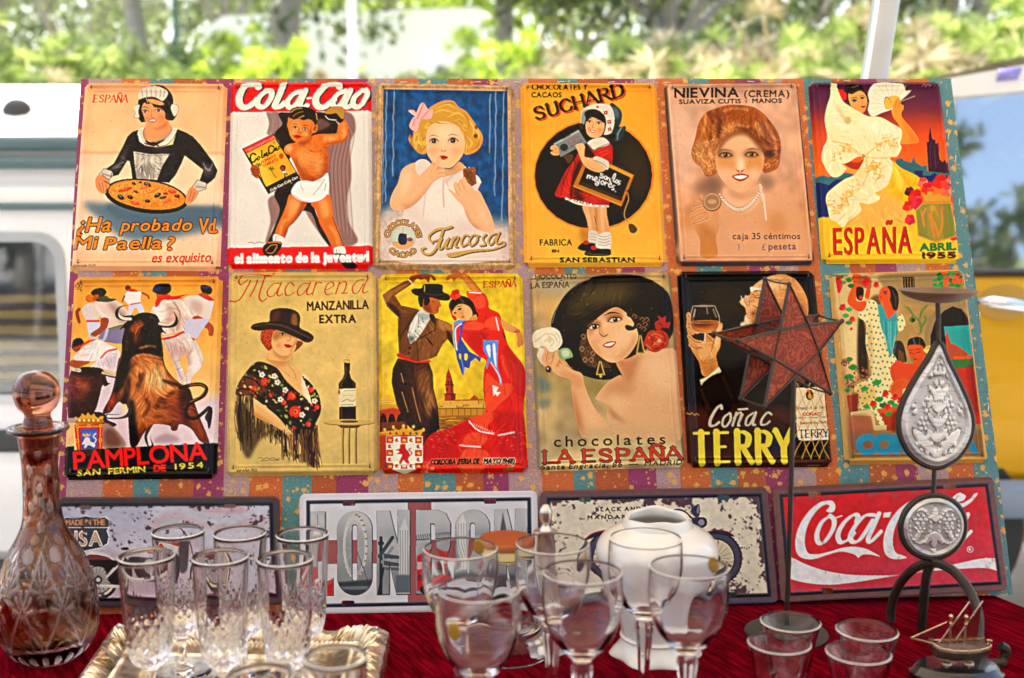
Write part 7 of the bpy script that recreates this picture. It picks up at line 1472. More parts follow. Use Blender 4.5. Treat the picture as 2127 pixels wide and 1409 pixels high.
def art_cola():
 A=Art([(195,165),(1640,90),(1745,840),(255,920)],PW,PH,'cb3640');A.holes=[]
 A.P('180 140 900 120 900 600 220 640','d12c34',160,.8);A.P('900 560 1760 500 1760 900 240 960 240 800','c84a60',100,.7);A.mottle(.015,24,3)  # pinkish lower area paints in a reflection on the glossy plate
 c='eceaf2'
 A.P('252 592 330 622 420 665 540 705 700 732 900 737 1040 732 1200 702 1400 660 1550 628 1640 625 1680 640 1690 712 1600 690 1480 690 1300 703 1100 722 900 755 700 786 560 797 420 785 300 755 262 740',c)
 def bigc(dx):
  A.P(' '.join(f'{x+dx} {y}' for x,y in nums('575 330 600 318 608 285 590 256 550 252 500 268 440 318 390 385 358 460 348 530 358 590 390 622 440 632 500 622 470 605 432 590 412 545 412 480 430 410 462 350 505 300 545 278 570 285 560 305 548 318')),c)
 bigc(0);A.P('430 600 500 598 570 582 650 558 730 550 800 562 850 585 896 613 840 602 800 600 775 606 755 622 738 604 700 590 650 582 590 592 500 622 440 632',c)
 A.S('572 352 520 392 488 470 500 525 540 515 590 440 600 380 575 352',34,c,nib=-25,lo=.4);A.S('590 370 620 360 650 350',8,c)
 A.S('745 392 752 350 718 348 660 400 625 470 640 520 690 505 730 460',36,c,nib=-25,lo=.4);A.S('862 345 800 350 740 410 705 480 720 518 770 500 850 380',36,c,nib=-25,lo=.4);A.S('892 335 850 430 820 500 840 515 905 450',34,c,nib=-25,lo=.45);A.Q('922 330 970 326 960 358 916 362',c)
 bigc(570);A.S('1142 352 1090 392 1058 470 1070 525 1110 515 1160 440 1170 380 1145 352',34,c,nib=-25,lo=.4)
 A.S('1180 470 1300 360 1400 262 1430 225 1400 215 1340 290 1270 430 1240 510 1270 520 1320 480',26,c,nib=-25,lo=.45);A.P('1405 262 1440 250 1455 225 1440 210 1415 216 1395 240 1380 290 1430 296 1480 270 1515 235 1532 205 1510 210 1490 235 1460 255 1430 270',c)
 A.S('1430 345 1370 360 1320 420 1300 490 1320 518 1370 490 1430 390',36,c,nib=-25,lo=.4);A.S('1470 340 1420 440 1400 500 1420 515 1490 450',34,c,nib=-25,lo=.45)
 t=np.linspace(0,6.283,24);A.S(np.stack([1483+19*np.cos(t),567+19*np.sin(t)],1),4,c,0);A.T('R',(1476,577),(1491,576),20,c,0,2)
 A.wear('8a7a70',25,3.0,(.09,.05,2.4),6,.4)
 plate_frame(A,'7a5a5c',None,'2c3040');A.mottle(.02,8,9);A.P('195 150 1640 75 1640 110 195 185','6a4434',6,.7);A.P('1650 90 1680 90 1760 840 1730 850','8a7c9c',8,.7);A.P('255 900 1745 820 1745 850 255 930','8a6a6c',6,.6)
 for x,y in((470,210),(1345,163),(552,835),(1440,785)):slot(A,x,y,78,30,A.holes)
 return A
TH,PSI=R(18.4),R(2.75)
BN=Vector((math.sin(PSI)*math.cos(TH),-math.cos(PSI)*math.cos(TH),math.sin(TH)))
P0=atZ(868,1273,TZ)+Vector((0,.014,0))
def bp(px,py,off=0.0):return on_plane(px,py,P0+BN*off,BN)
stripes=[120,137,210,271,323,393,454,506,574,634,684,750,811,863,929,987,1040,1109,1175,1220,1290,1349,1399,1463,1520,1580,1639,1687,1736,1801,1859,1906,1972,2026,2079]
pal=['8e2f5e','a88a8e','c2602a','4f8288','ac5226']
cTL,cTR,cBR,cBL=bp(168,164),bp(1975,164),bp(2104,1236),bp(105,1280)
m,N,L=mat('patchwork_paisley_cloth');bs=N['Principled BSDF'];setp(bs,rough=.85,sheen=.25)
at=N.new('ShaderNodeAttribute');at.attribute_name='stripe';tc=N.new('ShaderNodeTexCoord')
vo=N.new('ShaderNodeTexVoronoi');vo.inputs['Scale'].default_value=64;vo.inputs['Randomness'].default_value=.85;L.new(tc.outputs['Object'],vo.inputs['Vector'])
nz=N.new('ShaderNodeTexNoise');nz.inputs['Scale'].default_value=330;nz.inputs['Detail'].default_value=3;L.new(tc.outputs['Object'],nz.inputs['Vector'])
n1=N.new('ShaderNodeMath');n1.operation='MULTIPLY_ADD';n1.inputs[1].default_value=.55;L.new(nz.outputs['Fac'],n1.inputs[0]);L.new(vo.outputs['Distance'],n1.inputs[2])
mk=N.new('ShaderNodeMapRange');mk.inputs[1].default_value=.545;mk.inputs[2].default_value=.49;L.new(n1.outputs[0],mk.inputs[0])
v2=N.new('ShaderNodeTexVoronoi');v2.inputs['Scale'].default_value=120;L.new(tc.outputs['Object'],v2.inputs['Vector'])
m2=N.new('ShaderNodeMapRange');m2.inputs[1].default_value=.22;m2.inputs[2].default_value=.15;L.new(v2.outputs['Distance'],m2.inputs[0])
mxx=N.new('ShaderNodeMath');mxx.operation='MAXIMUM';L.new(mk.outputs[0],mxx.inputs[0]);L.new(m2.outputs[0],mxx.inputs[1])
n3=N.new('ShaderNodeTexNoise');n3.inputs['Scale'].default_value=700;n3.inputs['Detail'].default_value=2;L.new(tc.outputs['Object'],n3.inputs['Vector'])
vr=N.new('ShaderNodeMapRange');vr.inputs[1].default_value=.3;vr.inputs[2].default_value=.7;vr.inputs[3].default_value=.62;vr.inputs[4].default_value=1.3;L.new(n3.outputs['Fac'],vr.inputs[0])
mu=N.new('ShaderNodeMix');mu.data_type='RGBA';mu.blend_type='MULTIPLY';mu.inputs[0].default_value=1;L.new(at.outputs['Color'],mu.inputs[6]);L.new(vr.outputs[0],mu.inputs[7])
fm=N.new('ShaderNodeMix');fm.data_type='RGBA';L.new(mxx.outputs[0],fm.inputs[0]);L.new(mu.outputs[2],fm.inputs[6]);fm.inputs[7].default_value=(*lin('d8a24a'),1)
L.new(fm.outputs[2],bs.inputs['Base Color'])
bu=N.new('ShaderNodeBump');bu.inputs['Strength'].default_value=.35;bu.inputs['Distance'].default_value=.002;L.new(n3.outputs['Fac'],bu.inputs['Height']);L.new(bu.outputs[0],bs.inputs['Normal'])
board=thing('display_board','leaning board covered in striped orange, teal and magenta paisley cloth','display board',tuple(P0))
fr=[(s_-120)/(2079-120)for s_ in stripes];V=[];F=[];CI=[]
for i in range(len(fr)-1):
 o=len(V);nn=10;us=(fr[i],fr[i+1])
 for k in range(nn+1):
  t=k/nn
  for u in us:
   p=cTL.lerp(cTR,u).lerp(cBL.lerp(cBR,u),t);V.append(p+BN*.0007*math.sin(u*40+t*7)-P0)
 for k in range(nn):F.append((o+2*k,o+2*k+1,o+2*k+3,o+2*k+2));CI.append(pal[i%5])
nfront=len(F);o=len(V);ring=[cTL,cTR,cBR,cBL]
V+=[p-P0 for p in ring]+[p-BN*.014-P0 for p in ring]
for k in range(4):F.append((o+k,o+(k+1)%4,o+4+(k+1)%4,o+4+k));CI.append('b3521e')
F.append((o+4,o+5,o+6,o+7));CI.append('b3521e')
me=bpy.data.meshes.new('cloth_cover');me.from_pydata([tuple(v)for v in V],[],F)
ca=me.color_attributes.new('stripe','FLOAT_COLOR','CORNER');cc=[]
for f_,h in zip(F,CI):cc+=[(*lin(h),1.0)]*len(f_)
ca.data.foreach_set('color',np.array(cc,float).ravel());me.materials.append(m)
ob=bpy.data.objects.new('cloth_cover',me);COL.objects.link(ob);ob.parent=board
b=MB();rr=random.Random(2)
for px in(300,545,768,838,992,1075,1165,1270,1385,1560,1760):
 q=bp(px,170+rr.uniform(-2,2),.002)-P0;a=rr.uniform(-.1,.1);b.tube([q-Vector((.005,0,a*.005)),q+Vector((.005,0,a*.005))],.0006,6)
for px,py in((1967,235),(1985,330),(1993,420),(2018,545),(2035,655),(2053,850),(1970,285),(160,350),(150,640)):
 q=bp(px,py,.002)-P0;b.tube([q-Vector((.0005,.001,.005)),q+Vector((.0005,.001,.005))],.0006,6)
b.build('staple',simple('staple_steel',(.7,.7,.72),.35,.1,50,metal=.8),board)['kind']='stuff'
def tin_mat(name,rough,bump):
 m,N,L=mat(name)
 if N is None:return m
 bs=N['Principled BSDF'];setp(bs,rough=rough,spec=.15)
 at=N.new('ShaderNodeAttribute');at.attribute_name='print';tc=N.new('ShaderNodeTexCoord')
 nz=N.new('ShaderNodeTexNoise');nz.inputs['Scale'].default_value=26;nz.inputs['Detail'].default_value=3;L.new(tc.outputs['Object'],nz.inputs['Vector'])
 mr=N.new('ShaderNodeMapRange');mr.inputs[3].default_value=rough*.7;mr.inputs[4].default_value=rough*1.5;L.new(nz.outputs['Fac'],mr.inputs[0]);L.new(mr.outputs[0],bs.inputs['Roughness'])
 bp_=N.new('ShaderNodeBump');bp_.inputs['Strength'].default_value=bump;bp_.inputs['Distance'].default_value=.002;L.new(nz.outputs['Fac'],bp_.inputs['Height']);L.new(bp_.outputs[0],bs.inputs['Normal'])
 L.new(at.outputs['Color'],bs.inputs['Base Color']);return m
TIN=tin_mat('printed_tin',.16,.2);PLATE=tin_mat('printed_plate',.34,.08)
NAILM=simple('dark_nail',(.06,.05,.045),.4,.2,60,metal=.7)
nb_=MB();nb_.lathe([(0,.0045),(.0018,.004),(.0022,.003),(.0012,.002),(.0012,-.006),(0,-.006)],10);nb_.tube([(0,0,.003),(0,.004,.003),(0,.007,.002)],.0011,6);NAIL=nb_.mesh('nail');NAIL.materials.append(NAILM)
AL=.86
def sign(name,label,cat,group,art,quad_px,off,plate=False):
 A=art();H,W=A.H//2,A.W//2
 C=[bp(x,y,off)for x,y in quad_px];ctr=(C[0]+C[1]+C[2]+C[3])/4
 c=[np.array(p-ctr)for p in C]
 u=np.linspace(0,1,W)[None,:,None];v=np.linspace(0,1,H)[:,None,None]
 P=(c[0]*(1-u)+c[1]*u)*(1-v)+(c[3]*(1-u)+c[2]*u)*v
 wm=(C[1]-C[0]).length;hm=(C[3]-C[0]).length
 uu,vv=np.meshgrid(np.linspace(0,1,W),np.linspace(0,1,H));du=np.minimum(uu,1-uu)*wm;dv=np.minimum(vv,1-vv)*hm;d=np.minimum(du,dv)
 sm=lambda t:np.clip(t,0,1)**2*(3-2*np.clip(t,0,1));bead=lambda x,x0,w_:np.exp(-((x-x0)/w_)**2)
 if plate:
  h=.001+.0012*sm(d/.003)+.0016*bead(d,.0115,.0017);rc=.009
  qx=np.maximum(rc-du,0);qy=np.maximum(rc-dv,0);keep=np.hypot(qx,qy)<rc*.97
  for(x,y,w_,h_)in A.holes:
   q=A.tr(np.array([[x-w_/2+h_/2,y],[x+w_/2-h_/2,y]]))/2;r_=h_*A.k/4*.92
   yy,xx=np.mgrid[0:H,0:W];dx=q[1]-q[0];t=np.clip(((xx-q[0,0])*dx[0]+(yy-q[0,1])*dx[1])/(dx@dx),0,1);keep&=np.hypot(xx-q[0,0]-t*dx[0],yy-q[0,1]-t*dx[1])>r_
 else:
  h=.0004+.0062*sm(d/.0055)-.0022*sm((d-.006)/.004);h+=.0016*bead(d,.0125,.0016)
  top=vv*hm;h+=.0015*bead(top,.006,.0013)*(du>.012);h+=.0018*sm((d-.02)/.06)
  r=np.random.default_rng(len(label));h+=.0005*np.sin(uu*5+r.random()*6)*np.sin(vv*6+r.random()*6)
  rn=.006;keep=np.hypot(du,dv)>rn
 n=np.array(BN);P=P+h[...,None]*n
 idx=np.arange(H*W).reshape(H,W);fk=keep[:-1,:-1]&keep[1:,:-1]&keep[:-1,1:]&keep[1:,1:]
 Q=np.stack([idx[:-1,:-1],idx[1:,:-1],idx[1:,1:],idx[:-1,1:]],-1)[fk];k=len(Q)
 me=bpy.data.meshes.new('printed_face');me.vertices.add(H*W);me.vertices.foreach_set('co',P.astype(np.float32).ravel())
 me.loops.add(k*4);me.loops.foreach_set('vertex_index',Q.astype(np.int32).ravel());me.polygons.add(k);me.polygons.foreach_set('loop_start',np.arange(0,k*4,4,dtype=np.int32))
 me.polygons.foreach_set('use_smooth',np.ones(k,bool));me.update()
 img=np.clip(A.out(),0,1);ln=np.where(img>.04045,((img+.055)/1.055)**2.4,img/12.92)**1.08*AL
 ca=me.color_attributes.new('print','FLOAT_COLOR','POINT');ca.data.foreach_set('color',np.concatenate([ln,np.ones((H,W,1))],-1).astype(np.float32).ravel())
 me.materials.append(PLATE if plate else TIN)
 t=thing(name,label,cat,tuple(ctr),0,group)
 o=bpy.data.objects.new('printed_face',me);COL.objects.link(o);o.parent=t
 if not plate:
  rot=BN.to_track_quat('Z','Y').to_euler()
  for(fu,fv)in((.055,.035),(.945,.035),(.05,.965),(.95,.965)):
   q=(c[0]*(1-fu)+c[1]*fu)*(1-fv)+(c[3]*(1-fu)+c[2]*fu)*fv+n*.006
   no=bpy.data.objects.new('nail',NAIL);COL.objects.link(no);no.parent=t;no.location=q;no.rotation_euler=rot;no.scale=(.62,.62,.62)
 return t
def cq(pts,ox,oy,s_):return[(ox+x/s_,oy+y/s_)for x,y in pts]
R1_,R2_=1174/350,1127/360
G1='embossed tin advertising signs on the board';G2='number plate signs along the foot of the board'
for name,label,art,q,ox,oy,s_ in(('tin_sign','peach tin sign with a maid carrying a pan, lettered ¿Ha probado Vd. Mi Paella?',art_maid,[(125,45),(1118,50),(1065,1355),(30,1350)],140,160,R1_),('tin_sign','white and red tin sign with a boxing boy holding a cocoa tin',art_boy,[(70,42),(1045,38),(1055,1340),(40,1340)],460,160,R1_),('tin_sign','dark blue tin sign with a blonde child, pink bow and chocolate piece',art_child,[(75,45),(1030,60),(1048,1345),(50,1345)],760,160,R1_),('tin_sign','orange tin sign with a girl carrying a slate before a black disc',art_slate,[(68,45),(1015,45),(1085,1325),(95,1328)],1060,160,R1_),('tin_sign','faded beige tin sign with a curly haired woman in pearls, lettered CREMA',art_cream,[(62,50),(990,40),(1115,1315),(152,1320)],1360,160,R1_),('tin_sign','yellow and purple tin sign with a shawled dancer and fan, ABRIL 1955',art_shawl,[(60,42),(975,38),(1118,1300),(155,1305)],1660,160,R1_),('tin_sign','yellow tin sign with a charging brown bull, lettered PAMPLONA',art_bull,[(110,50),(1075,45),(1035,1360),(40,1370)],120,560,R2_),('tin_sign','sand coloured tin sign with a brim hatted woman and a bottle, MANZANILLA EXTRA',art_hat,[(82,20),(1035,15),(1048,1335),(65,1345)],450,560,R2_),('tin_sign','bright yellow and red tin sign with a dancing couple, MAYO 1948',art_dance,[(50,30),(985,25),(1025,1320),(58,1330)],770,560,R2_),('tin_sign','tan tin sign with a woman in a huge black hat holding a white rose',art_rose,[(60,35),(975,15),(1075,1285),(118,1315)],1080,560,R2_),('tin_sign','black tin sign with an old man raising a brandy glass, behind the star',art_brandy,[(50,15),(940,10),(1060,1285),(120,1290)],1390,560,R2_),('tin_sign','cream bordered tin sign with a polka dot dress, behind the teardrop candle holder',art_patio,[(65,30),(940,0),(1100,1260),(170,1270)],1700,560,R2_)):
 sign(name,label,'sign',G1,art,cq(q,ox,oy,s_),.001)
for label,art,q,ox,oy,s_ in(('worn grey number plate with a motorcycle and a MADE IN THE USA shield',art_usa,[(-74,141),(1621,135),(1638,900),(-100,925)],100,990,1749/520),('white number plate with large picture filled letters LONDON',art_london,[(205,118),(1872,95),(1890,935),(208,968)],560,990,1883/560),('chipped cream number plate with a dark motorcycle behind the white vase',art_mandarin,[(70,65),(1700,35),(1782,872),(86,923)],1100,1000,1791/520),('red number plate with white script lettering behind the round medallion',art_cola,[(195,165),(1640,90),(1745,840),(255,920)],1540,960,1842/587)):
 sign('number_plate',label,'number plate',G2,art,cq(q,ox,oy,s_),.010,True)
m,N,L=mat('red_velvet');bs=N['Principled BSDF'];setp(bs,rough=.85,sheen=.12,sheenr=.3,spec=.0)
bs.inputs['Sheen Tint'].default_value=(.9,.03,.08,1)
tc=N.new('ShaderNodeTexCoord');mp=N.new('ShaderNodeMapping');mp.vector_type='TEXTURE';mp.inputs['Rotation'].default_value=(0,0,R(118));mp.inputs['Scale'].default_value=(.085,.011,.05);L.new(tc.outputs['Object'],mp.inputs['Vector'])
nz=N.new('ShaderNodeTexNoise');nz.inputs['Scale'].default_value=2.2;nz.inputs['Detail'].default_value=7;nz.inputs['Distortion'].default_value=.6;L.new(mp.outputs[0],nz.inputs['Vector'])
rp=N.new('ShaderNodeValToRGB');e=rp.color_ramp.elements;e[0].position=.42;e[0].color=(.05,.0004,.002,1);e[1].position=.74;e[1].color=(.23,.002,.011,1);L.new(nz.outputs['Fac'],rp.inputs[0]);L.new(rp.outputs[0],bs.inputs['Base Color'])
bu=N.new('ShaderNodeBump');bu.inputs['Strength'].default_value=.7;bu.inputs['Distance'].default_value=.003;L.new(nz.outputs['Fac'],bu.inputs['Height']);L.new(bu.outputs[0],bs.inputs['Normal'])
c1=atZ(2050,1233,TZ);c2=atZ(2127,1264,TZ);dv=(c2-c1)/(c1.y-c2.y)
outline=[Vector((-1.7,c1.y-.06,TZ)),Vector((-.6,c1.y-.03,TZ)),Vector((.2,c1.y,TZ)),c1]
outline+=[c1+dv*(t*.5)for t in(.25,.6,1.0,1.6,2.2)]+[Vector((-1.7,.4,TZ))]
P=spline([(p.x,p.y)for p in outline],False,1);bnd=[]
for i in range(len(outline)):
 a_,b_=outline[i],outline[(i+1)%len(outline)];k=max(2,int((b_-a_).length/.03))
 for j in range(k):bnd.append(a_.lerp(b_,j/k))
b=MB();n=len(bnd);ctr=Vector((-.3,.95,TZ));v=[];f=[]
rings=[(0,0),(.0,-.0),(.012,-.004),(.02,-.016),(.024,-.06),(.03,-.2),(.04,-.45)]
for q,(o_,dz)in enumerate(rings):
 for j,p in enumerate(bnd):
  d=(p-ctr).normalized();fold=.018*math.sin(j*.62)*min(1,-dz*4);v.append(p+d*(o_+fold)+Vector((0,0,dz)))
for q in range(1,len(rings)-1):
 for j in range(n):f.append((q*n+j,q*n+(j+1)%n,(q+1)*n+(j+1)%n,(q+1)*n+j))
f.append(tuple(range(n)))
b.add(v,f);tag(b.build('tablecloth',m),'deep red crushed velvet cloth covering the stall table','tablecloth')
WOODM=simple('table_wood',(.22,.14,.08),.6,.3,12)
tb=thing('market_table','wooden stall table hidden under the red velvet cloth','table',(-.45,.92,0))
b=MB();b.box((-.05,.03,TZ-.022),(2.0,.98,.03),.004);b.build('tabletop',WOODM,tb)
for sx in(-.95,.85):
 for sy in(-.38,.44):b=MB();b.box((sx,sy,(TZ-.037)/2),(.05,.05,TZ-.037),.004);b.build('leg',WOODM,tb)
def zY(py,Y):return CAMZ-Y*math.tan(PITCH+math.atan((py-704.5)/FPX))
def dpt(z,Y):return Y*math.cos(PITCH)+(CAMZ-z)*math.sin(PITCH)
def pprof(Y,L_):return[(hw*dpt(zY(py,Y),Y)/FPX,zY(py,Y)-TZ)for py,hw in L_]
def glass(name,col=(1,1,1),rough=.0,ior=1.47,bump=0,bs_=40,thin=0):
 m,N,L=mat(name)
 if N is None:return m
 b=N['Principled BSDF'];setp(b,base=col,rough=rough,trans=1.0,ior=ior)
 if thin:
  tr_=N.new('ShaderNodeBsdfTransparent');ms=N.new('ShaderNodeMixShader');ms.inputs[0].default_value=thin;L.new(b.outputs[0],ms.inputs[1]);L.new(tr_.outputs[0],ms.inputs[2]);L.new(ms.outputs[0],N['Material Output'].inputs['Surface'])
 tc=N.new('ShaderNodeTexCoord');nz=N.new('ShaderNodeTexNoise');nz.inputs['Scale'].default_value=bs_;L.new(tc.outputs['Object'],nz.inputs['Vector'])
 mr=N.new('ShaderNodeMapRange');mr.inputs[3].default_value=rough;mr.inputs[4].default_value=rough+.0005;mr.inputs[1].default_value=.45;mr.inputs[2].default_value=.75;L.new(nz.outputs['Fac'],mr.inputs[0]);L.new(mr.outputs[0],b.inputs['Roughness'])
 if bump:
  bp_=N.new('ShaderNodeBump');bp_.inputs['Strength'].default_value=bump;bp_.inputs['Distance'].default_value=.002;L.new(nz.outputs['Fac'],bp_.inputs['Height']);L.new(bp_.outputs[0],b.inputs['Normal'])
 return m
CLEAR=glass('clear_glass',(1,1,1),0,1.36);CRYST=glass('cut_crystal',(1,1,1),0,1.45)
m,N,L=mat('bright_glass_rim');setp(N['Principled BSDF'],base=(.97,.97,.96),rough=.35,trans=.2,ior=1.3)  # pale frosted material painting in the highlight along glass rims
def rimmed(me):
 """rim highlight put into the colour: pale second material on the topmost faces"""
 me.materials.append(bpy.data.materials['bright_glass_rim']);zt_=max(v.co.z for v in me.vertices)
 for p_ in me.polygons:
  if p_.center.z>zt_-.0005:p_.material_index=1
def sprof(L_,k=4):return[(max(0,r),z)for r,z in spline(L_,False,k)]
DY=1.275
prof_o=pprof(DY,[(906,41),(940,38),(985,36),(1048,37.5),(1080,41),(1105,50),(1143,71),(1170,83),(1200,92),(1238,100),(1275,102),(1305,99),(1335,88),(1355,75)])
zt=prof_o[0][1];prof_o=[(r,max(z,.008))for r,z in prof_o]+[(.033,.002),(.031,0)]
op=sprof(prof_o,13);rim_r=62*dpt(TZ+zt,DY)/FPX
outer=[(0,0),(.02,0)]+list(reversed(op));outer=[q for i,q in enumerate(outer)]
lip=[(rim_r*.75,zt+.003),(rim_r*.97,zt+.0065),(rim_r,zt+.009),(rim_r*.96,zt+.011),(rim_r*.6,zt+.008),(.019,zt+.004)]
inner=[(r-.0042,z)for r,z in op if z>.03 and r>.0042];inner=[(min(.0165,r),z)if z>zt-.02 else(r,z)for r,z in inner]+[(.03,.016),(.015,.013),(0,.012)]
full=outer+lip+inner;no=len(outer)
z0,z1=.022,.135
def cutmask(a,z):
 u=a/(2*math.pi);q=0.0
 if .15<z<zt-.012:
  row=int((z-.15)/.021);uu=(u*6+(row%2)*.5)%1-.5;vv=(z-.15)/.021%1-.5;q=1.0 if(uu*.034)**2+(vv*.021)**2<.0062**2 and row<5 else 0
 if .118<z<.142:
  uu=(u*8)%1-.5;q=max(q,1.0 if(uu*.042)**2+(z-.13)**2<.0085**2 else 0)
 if z0<z<z1:
  v=(z-z0)/(z1-z0)
  for s_ in(1,-1):
   d=abs(((u*8+s_*v*1.0+.5)%1)-.5);q=max(q,1.0 if d<.036 else 0)
  uu=(u*8)%1-.5;dx,dz=uu*.07,(v-.42)*.085;rr_=math.hypot(dx,dz);th=math.atan2(dz,dx)
  if rr_<.021 and math.sin(th*11)>.35 and v>.38:q=max(q,1.0)
  uu=(u*8+.5)%1-.5;dx,dz=uu*.07,(v-.62)*.085;rr_=math.hypot(dx,dz);th=math.atan2(dz,dx)
  if rr_<.026 and math.sin(th*11)>.35 and dz>-.004:q=max(q,1.0)
  if v<.4:
   d=((u*34+v*9)%1);q=max(q,.9 if d<.28 and((u*8)%1)>.55 else 0)
 if .003<z<.019:
  uu=(u*22)%1-.5;q=max(q,1.0 if(uu/.3)**2+((z-.011)/.008)**2<1 else 0)
 return q
NS=288
b=MB();b.lathe(full,NS,fn=lambda r,z,a,i:r-.0009*cutmask(a,z)if i<no and r>.01 else r)
me=b.mesh('body',True,False)
cols=np.zeros((len(b.v),4));amb=(.93,.73,.58);cutc=(1.0,.97,1.0)
for i in range(len(b.v)):
 r_,j=divmod(i,NS);c_=(1,1,1);q=0
 if r_<no+3:z=full[r_][1];q=cutmask(2*math.pi*j/NS,z);t=min(1,max(0,(z-.05)/.2));base=(.36-.13*t,.115-.05*t,.025+.012*t)if z>.028 else(.10,.02,.03);c_=tuple(base[k]*(1-q)+cutc[k]*q for k in range(3))
 cols[i]=(*c_,q)
ca=me.color_attributes.new('tint','FLOAT_COLOR','POINT');ca.data.foreach_set('color',cols.ravel())
m,N,L=mat('amber_cased_glass');bs=N['Principled BSDF'];setp(bs,rough=.02,trans=1.0,ior=1.5);at=N.new('ShaderNodeAttribute');at.attribute_name='tint';L.new(at.outputs['Color'],bs.inputs['Base Color']);mr=N.new('ShaderNodeMapRange');mr.inputs[3].default_value=.02;mr.inputs[4].default_value=.3;L.new(at.outputs['Alpha'],mr.inputs[0]);L.new(mr.outputs[0],bs.inputs['Roughness'])
me.materials.append(m);g_=atZ(92,1376,TZ);dec=thing('decanter','tall amber cut glass decanter with round stopper at the left edge','decanter',(g_.x,DY,TZ),.3)
o=bpy.data.objects.new('body',me);COL.objects.link(o);o.parent=dec
AMB=glass('amber_glass',(.32,.11,.06),0,1.5)
zs=zY(815,DY)-TZ;rb=47*dpt(TZ+zs,DY)/FPX
b=MB();b.lathe(sprof([(0,zt-.03),(.012,zt-.03),(.0155,zt),(.016,zt+.014),(rb*.55,zs-rb*.98),(rb*.85,zs-rb*.6),(rb,zs),(rb*.86,zs+rb*.52),(rb*.5,zs+rb*.87),(0,zs+rb)],5),48,fn=lambda r,z,a,i:r);b.build('stopper',AMB,dec)
q4=[atZ(232,1302,TZ+.018),atZ(810,1312,TZ+.018),atZ(772,1500,TZ+.018),atZ(96,1500,TZ+.018)]
q4=[Vector((p.x,p.y,TZ))for p in q4];ct=sum(q4,Vector())/4
tray=thing('mirror_tray','ornate silver gilt framed mirror tray under the cut glass flutes','tray',tuple(ct))
def inset(d):
 """corners of the quad moved inwards by d"""
 n=4;out_=[]
 for i in range(n):
  p,a_,c_=q4[i],q4[i-1],q4[(i+1)%n];e1=(a_-p).normalized();e2=(c_-p).normalized();s_=e1.cross(e2).length;out_.append(p+(e1+e2)*d/s_-ct)
 return out_
pr=[(0,0),(0,.012),(.002,.018),(.006,.021),(.012,.0225),(.018,.022),(.024,.020),(.029,.017),(.032,.0165),(.034,.018),(.037,.018),(.039,.0155),(.046,.0135),(.056,.011),(.060,.0115),(.062,.009),(.062,.004)]
b=MB();M_=420;v=[];f=[];NB=4*M_
for k,(d,z)in enumerate(pr):
 c_=inset(d)
 for s_ in range(4):
  for i in range(M_):
   t=i/M_;p=c_[s_].lerp(c_[(s_+1)%4],t);le=(q4[(s_+1)%4]-q4[s_]).length;x=t*le;zz=z
   if .004<=d<=.03:
    w_=math.sin(math.pi*(d-.004)/.026);leaf=max(0,math.sin(x*260+d*220*(1 if math.sin(x*43)>0 else-1)+math.sin(x*60)*1.5))**.6+.7*max(0,math.sin(x*95-d*240+1));cr=1+.9*max(0,1-min(x,le-x)/.06);zz+=.0048*w_*leaf*cr-.001
   if .033<d<.038:zz+=.0012*math.sin(x*900)
   v.append(Vector((p.x,p.y,zz)))
for k in range(len(pr)-1):
 for i in range(NB):f.append((k*NB+i,k*NB+(i+1)%NB,(k+1)*NB+(i+1)%NB,(k+1)*NB+i))
b.add(v,f)
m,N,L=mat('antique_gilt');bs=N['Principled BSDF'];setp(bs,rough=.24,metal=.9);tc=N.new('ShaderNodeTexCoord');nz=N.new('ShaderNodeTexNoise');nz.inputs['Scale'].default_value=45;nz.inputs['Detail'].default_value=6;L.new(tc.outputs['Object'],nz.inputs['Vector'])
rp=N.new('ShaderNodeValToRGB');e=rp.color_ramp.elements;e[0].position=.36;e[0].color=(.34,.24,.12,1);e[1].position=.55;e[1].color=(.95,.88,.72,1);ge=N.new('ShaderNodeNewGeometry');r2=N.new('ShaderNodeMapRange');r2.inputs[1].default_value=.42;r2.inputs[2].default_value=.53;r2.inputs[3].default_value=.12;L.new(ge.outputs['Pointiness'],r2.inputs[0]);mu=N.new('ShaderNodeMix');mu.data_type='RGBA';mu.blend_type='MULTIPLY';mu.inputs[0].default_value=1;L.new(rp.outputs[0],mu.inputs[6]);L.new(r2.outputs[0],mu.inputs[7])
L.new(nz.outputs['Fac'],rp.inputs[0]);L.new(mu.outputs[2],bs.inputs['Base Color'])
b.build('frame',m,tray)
c_=inset(.0605);b=MB();b.prism([Vector((p.x,p.y,.0035))for p in c_],(0,0,.004));b.build('mirror',simple('mirror_glass',(.82,.84,.84),.03,.02,10,metal=1.0),tray)
TRAYZ=TZ+.0078
def grooves(a,z,lo,hi,n=15):
 if not lo<z<hi:return 0
 t=min(1,(z-lo)/.006,(hi-z)/.012);q=0
 for s_ in(1,-1):
  d=abs(((a*n/(2*math.pi)+s_*(z-lo)*78)%1)-.5)*2;q=max(q,max(0,1-d/.45))
 return q*t
FH=.160
fo=sprof([(0,0),(.029,0),(.0298,.0012),(.027,.0028),(.012,.005),(.0058,.010),(.0046,.022),(.0052,.038),(.010,.0435),(.017,.049),(.0212,.058),(.0235,.075),(.0252,.1),(.0268,.13),(.0279,FH-.001)],9)
fi=sprof([(.0272,FH),(.0252,.13),(.0236,.1),(.0216,.075),(.0185,.062),(.011,.055),(0,.053)],4)
b=MB();nf=len(fo);b.lathe(fo+fi,180,fn=lambda r,z,a,i:r-.0019*grooves(a,z,.047,.097)if i<nf else r);FL=b.mesh('crystal_flute',True,False);FL.materials.append(CRYST);rimmed(FL)
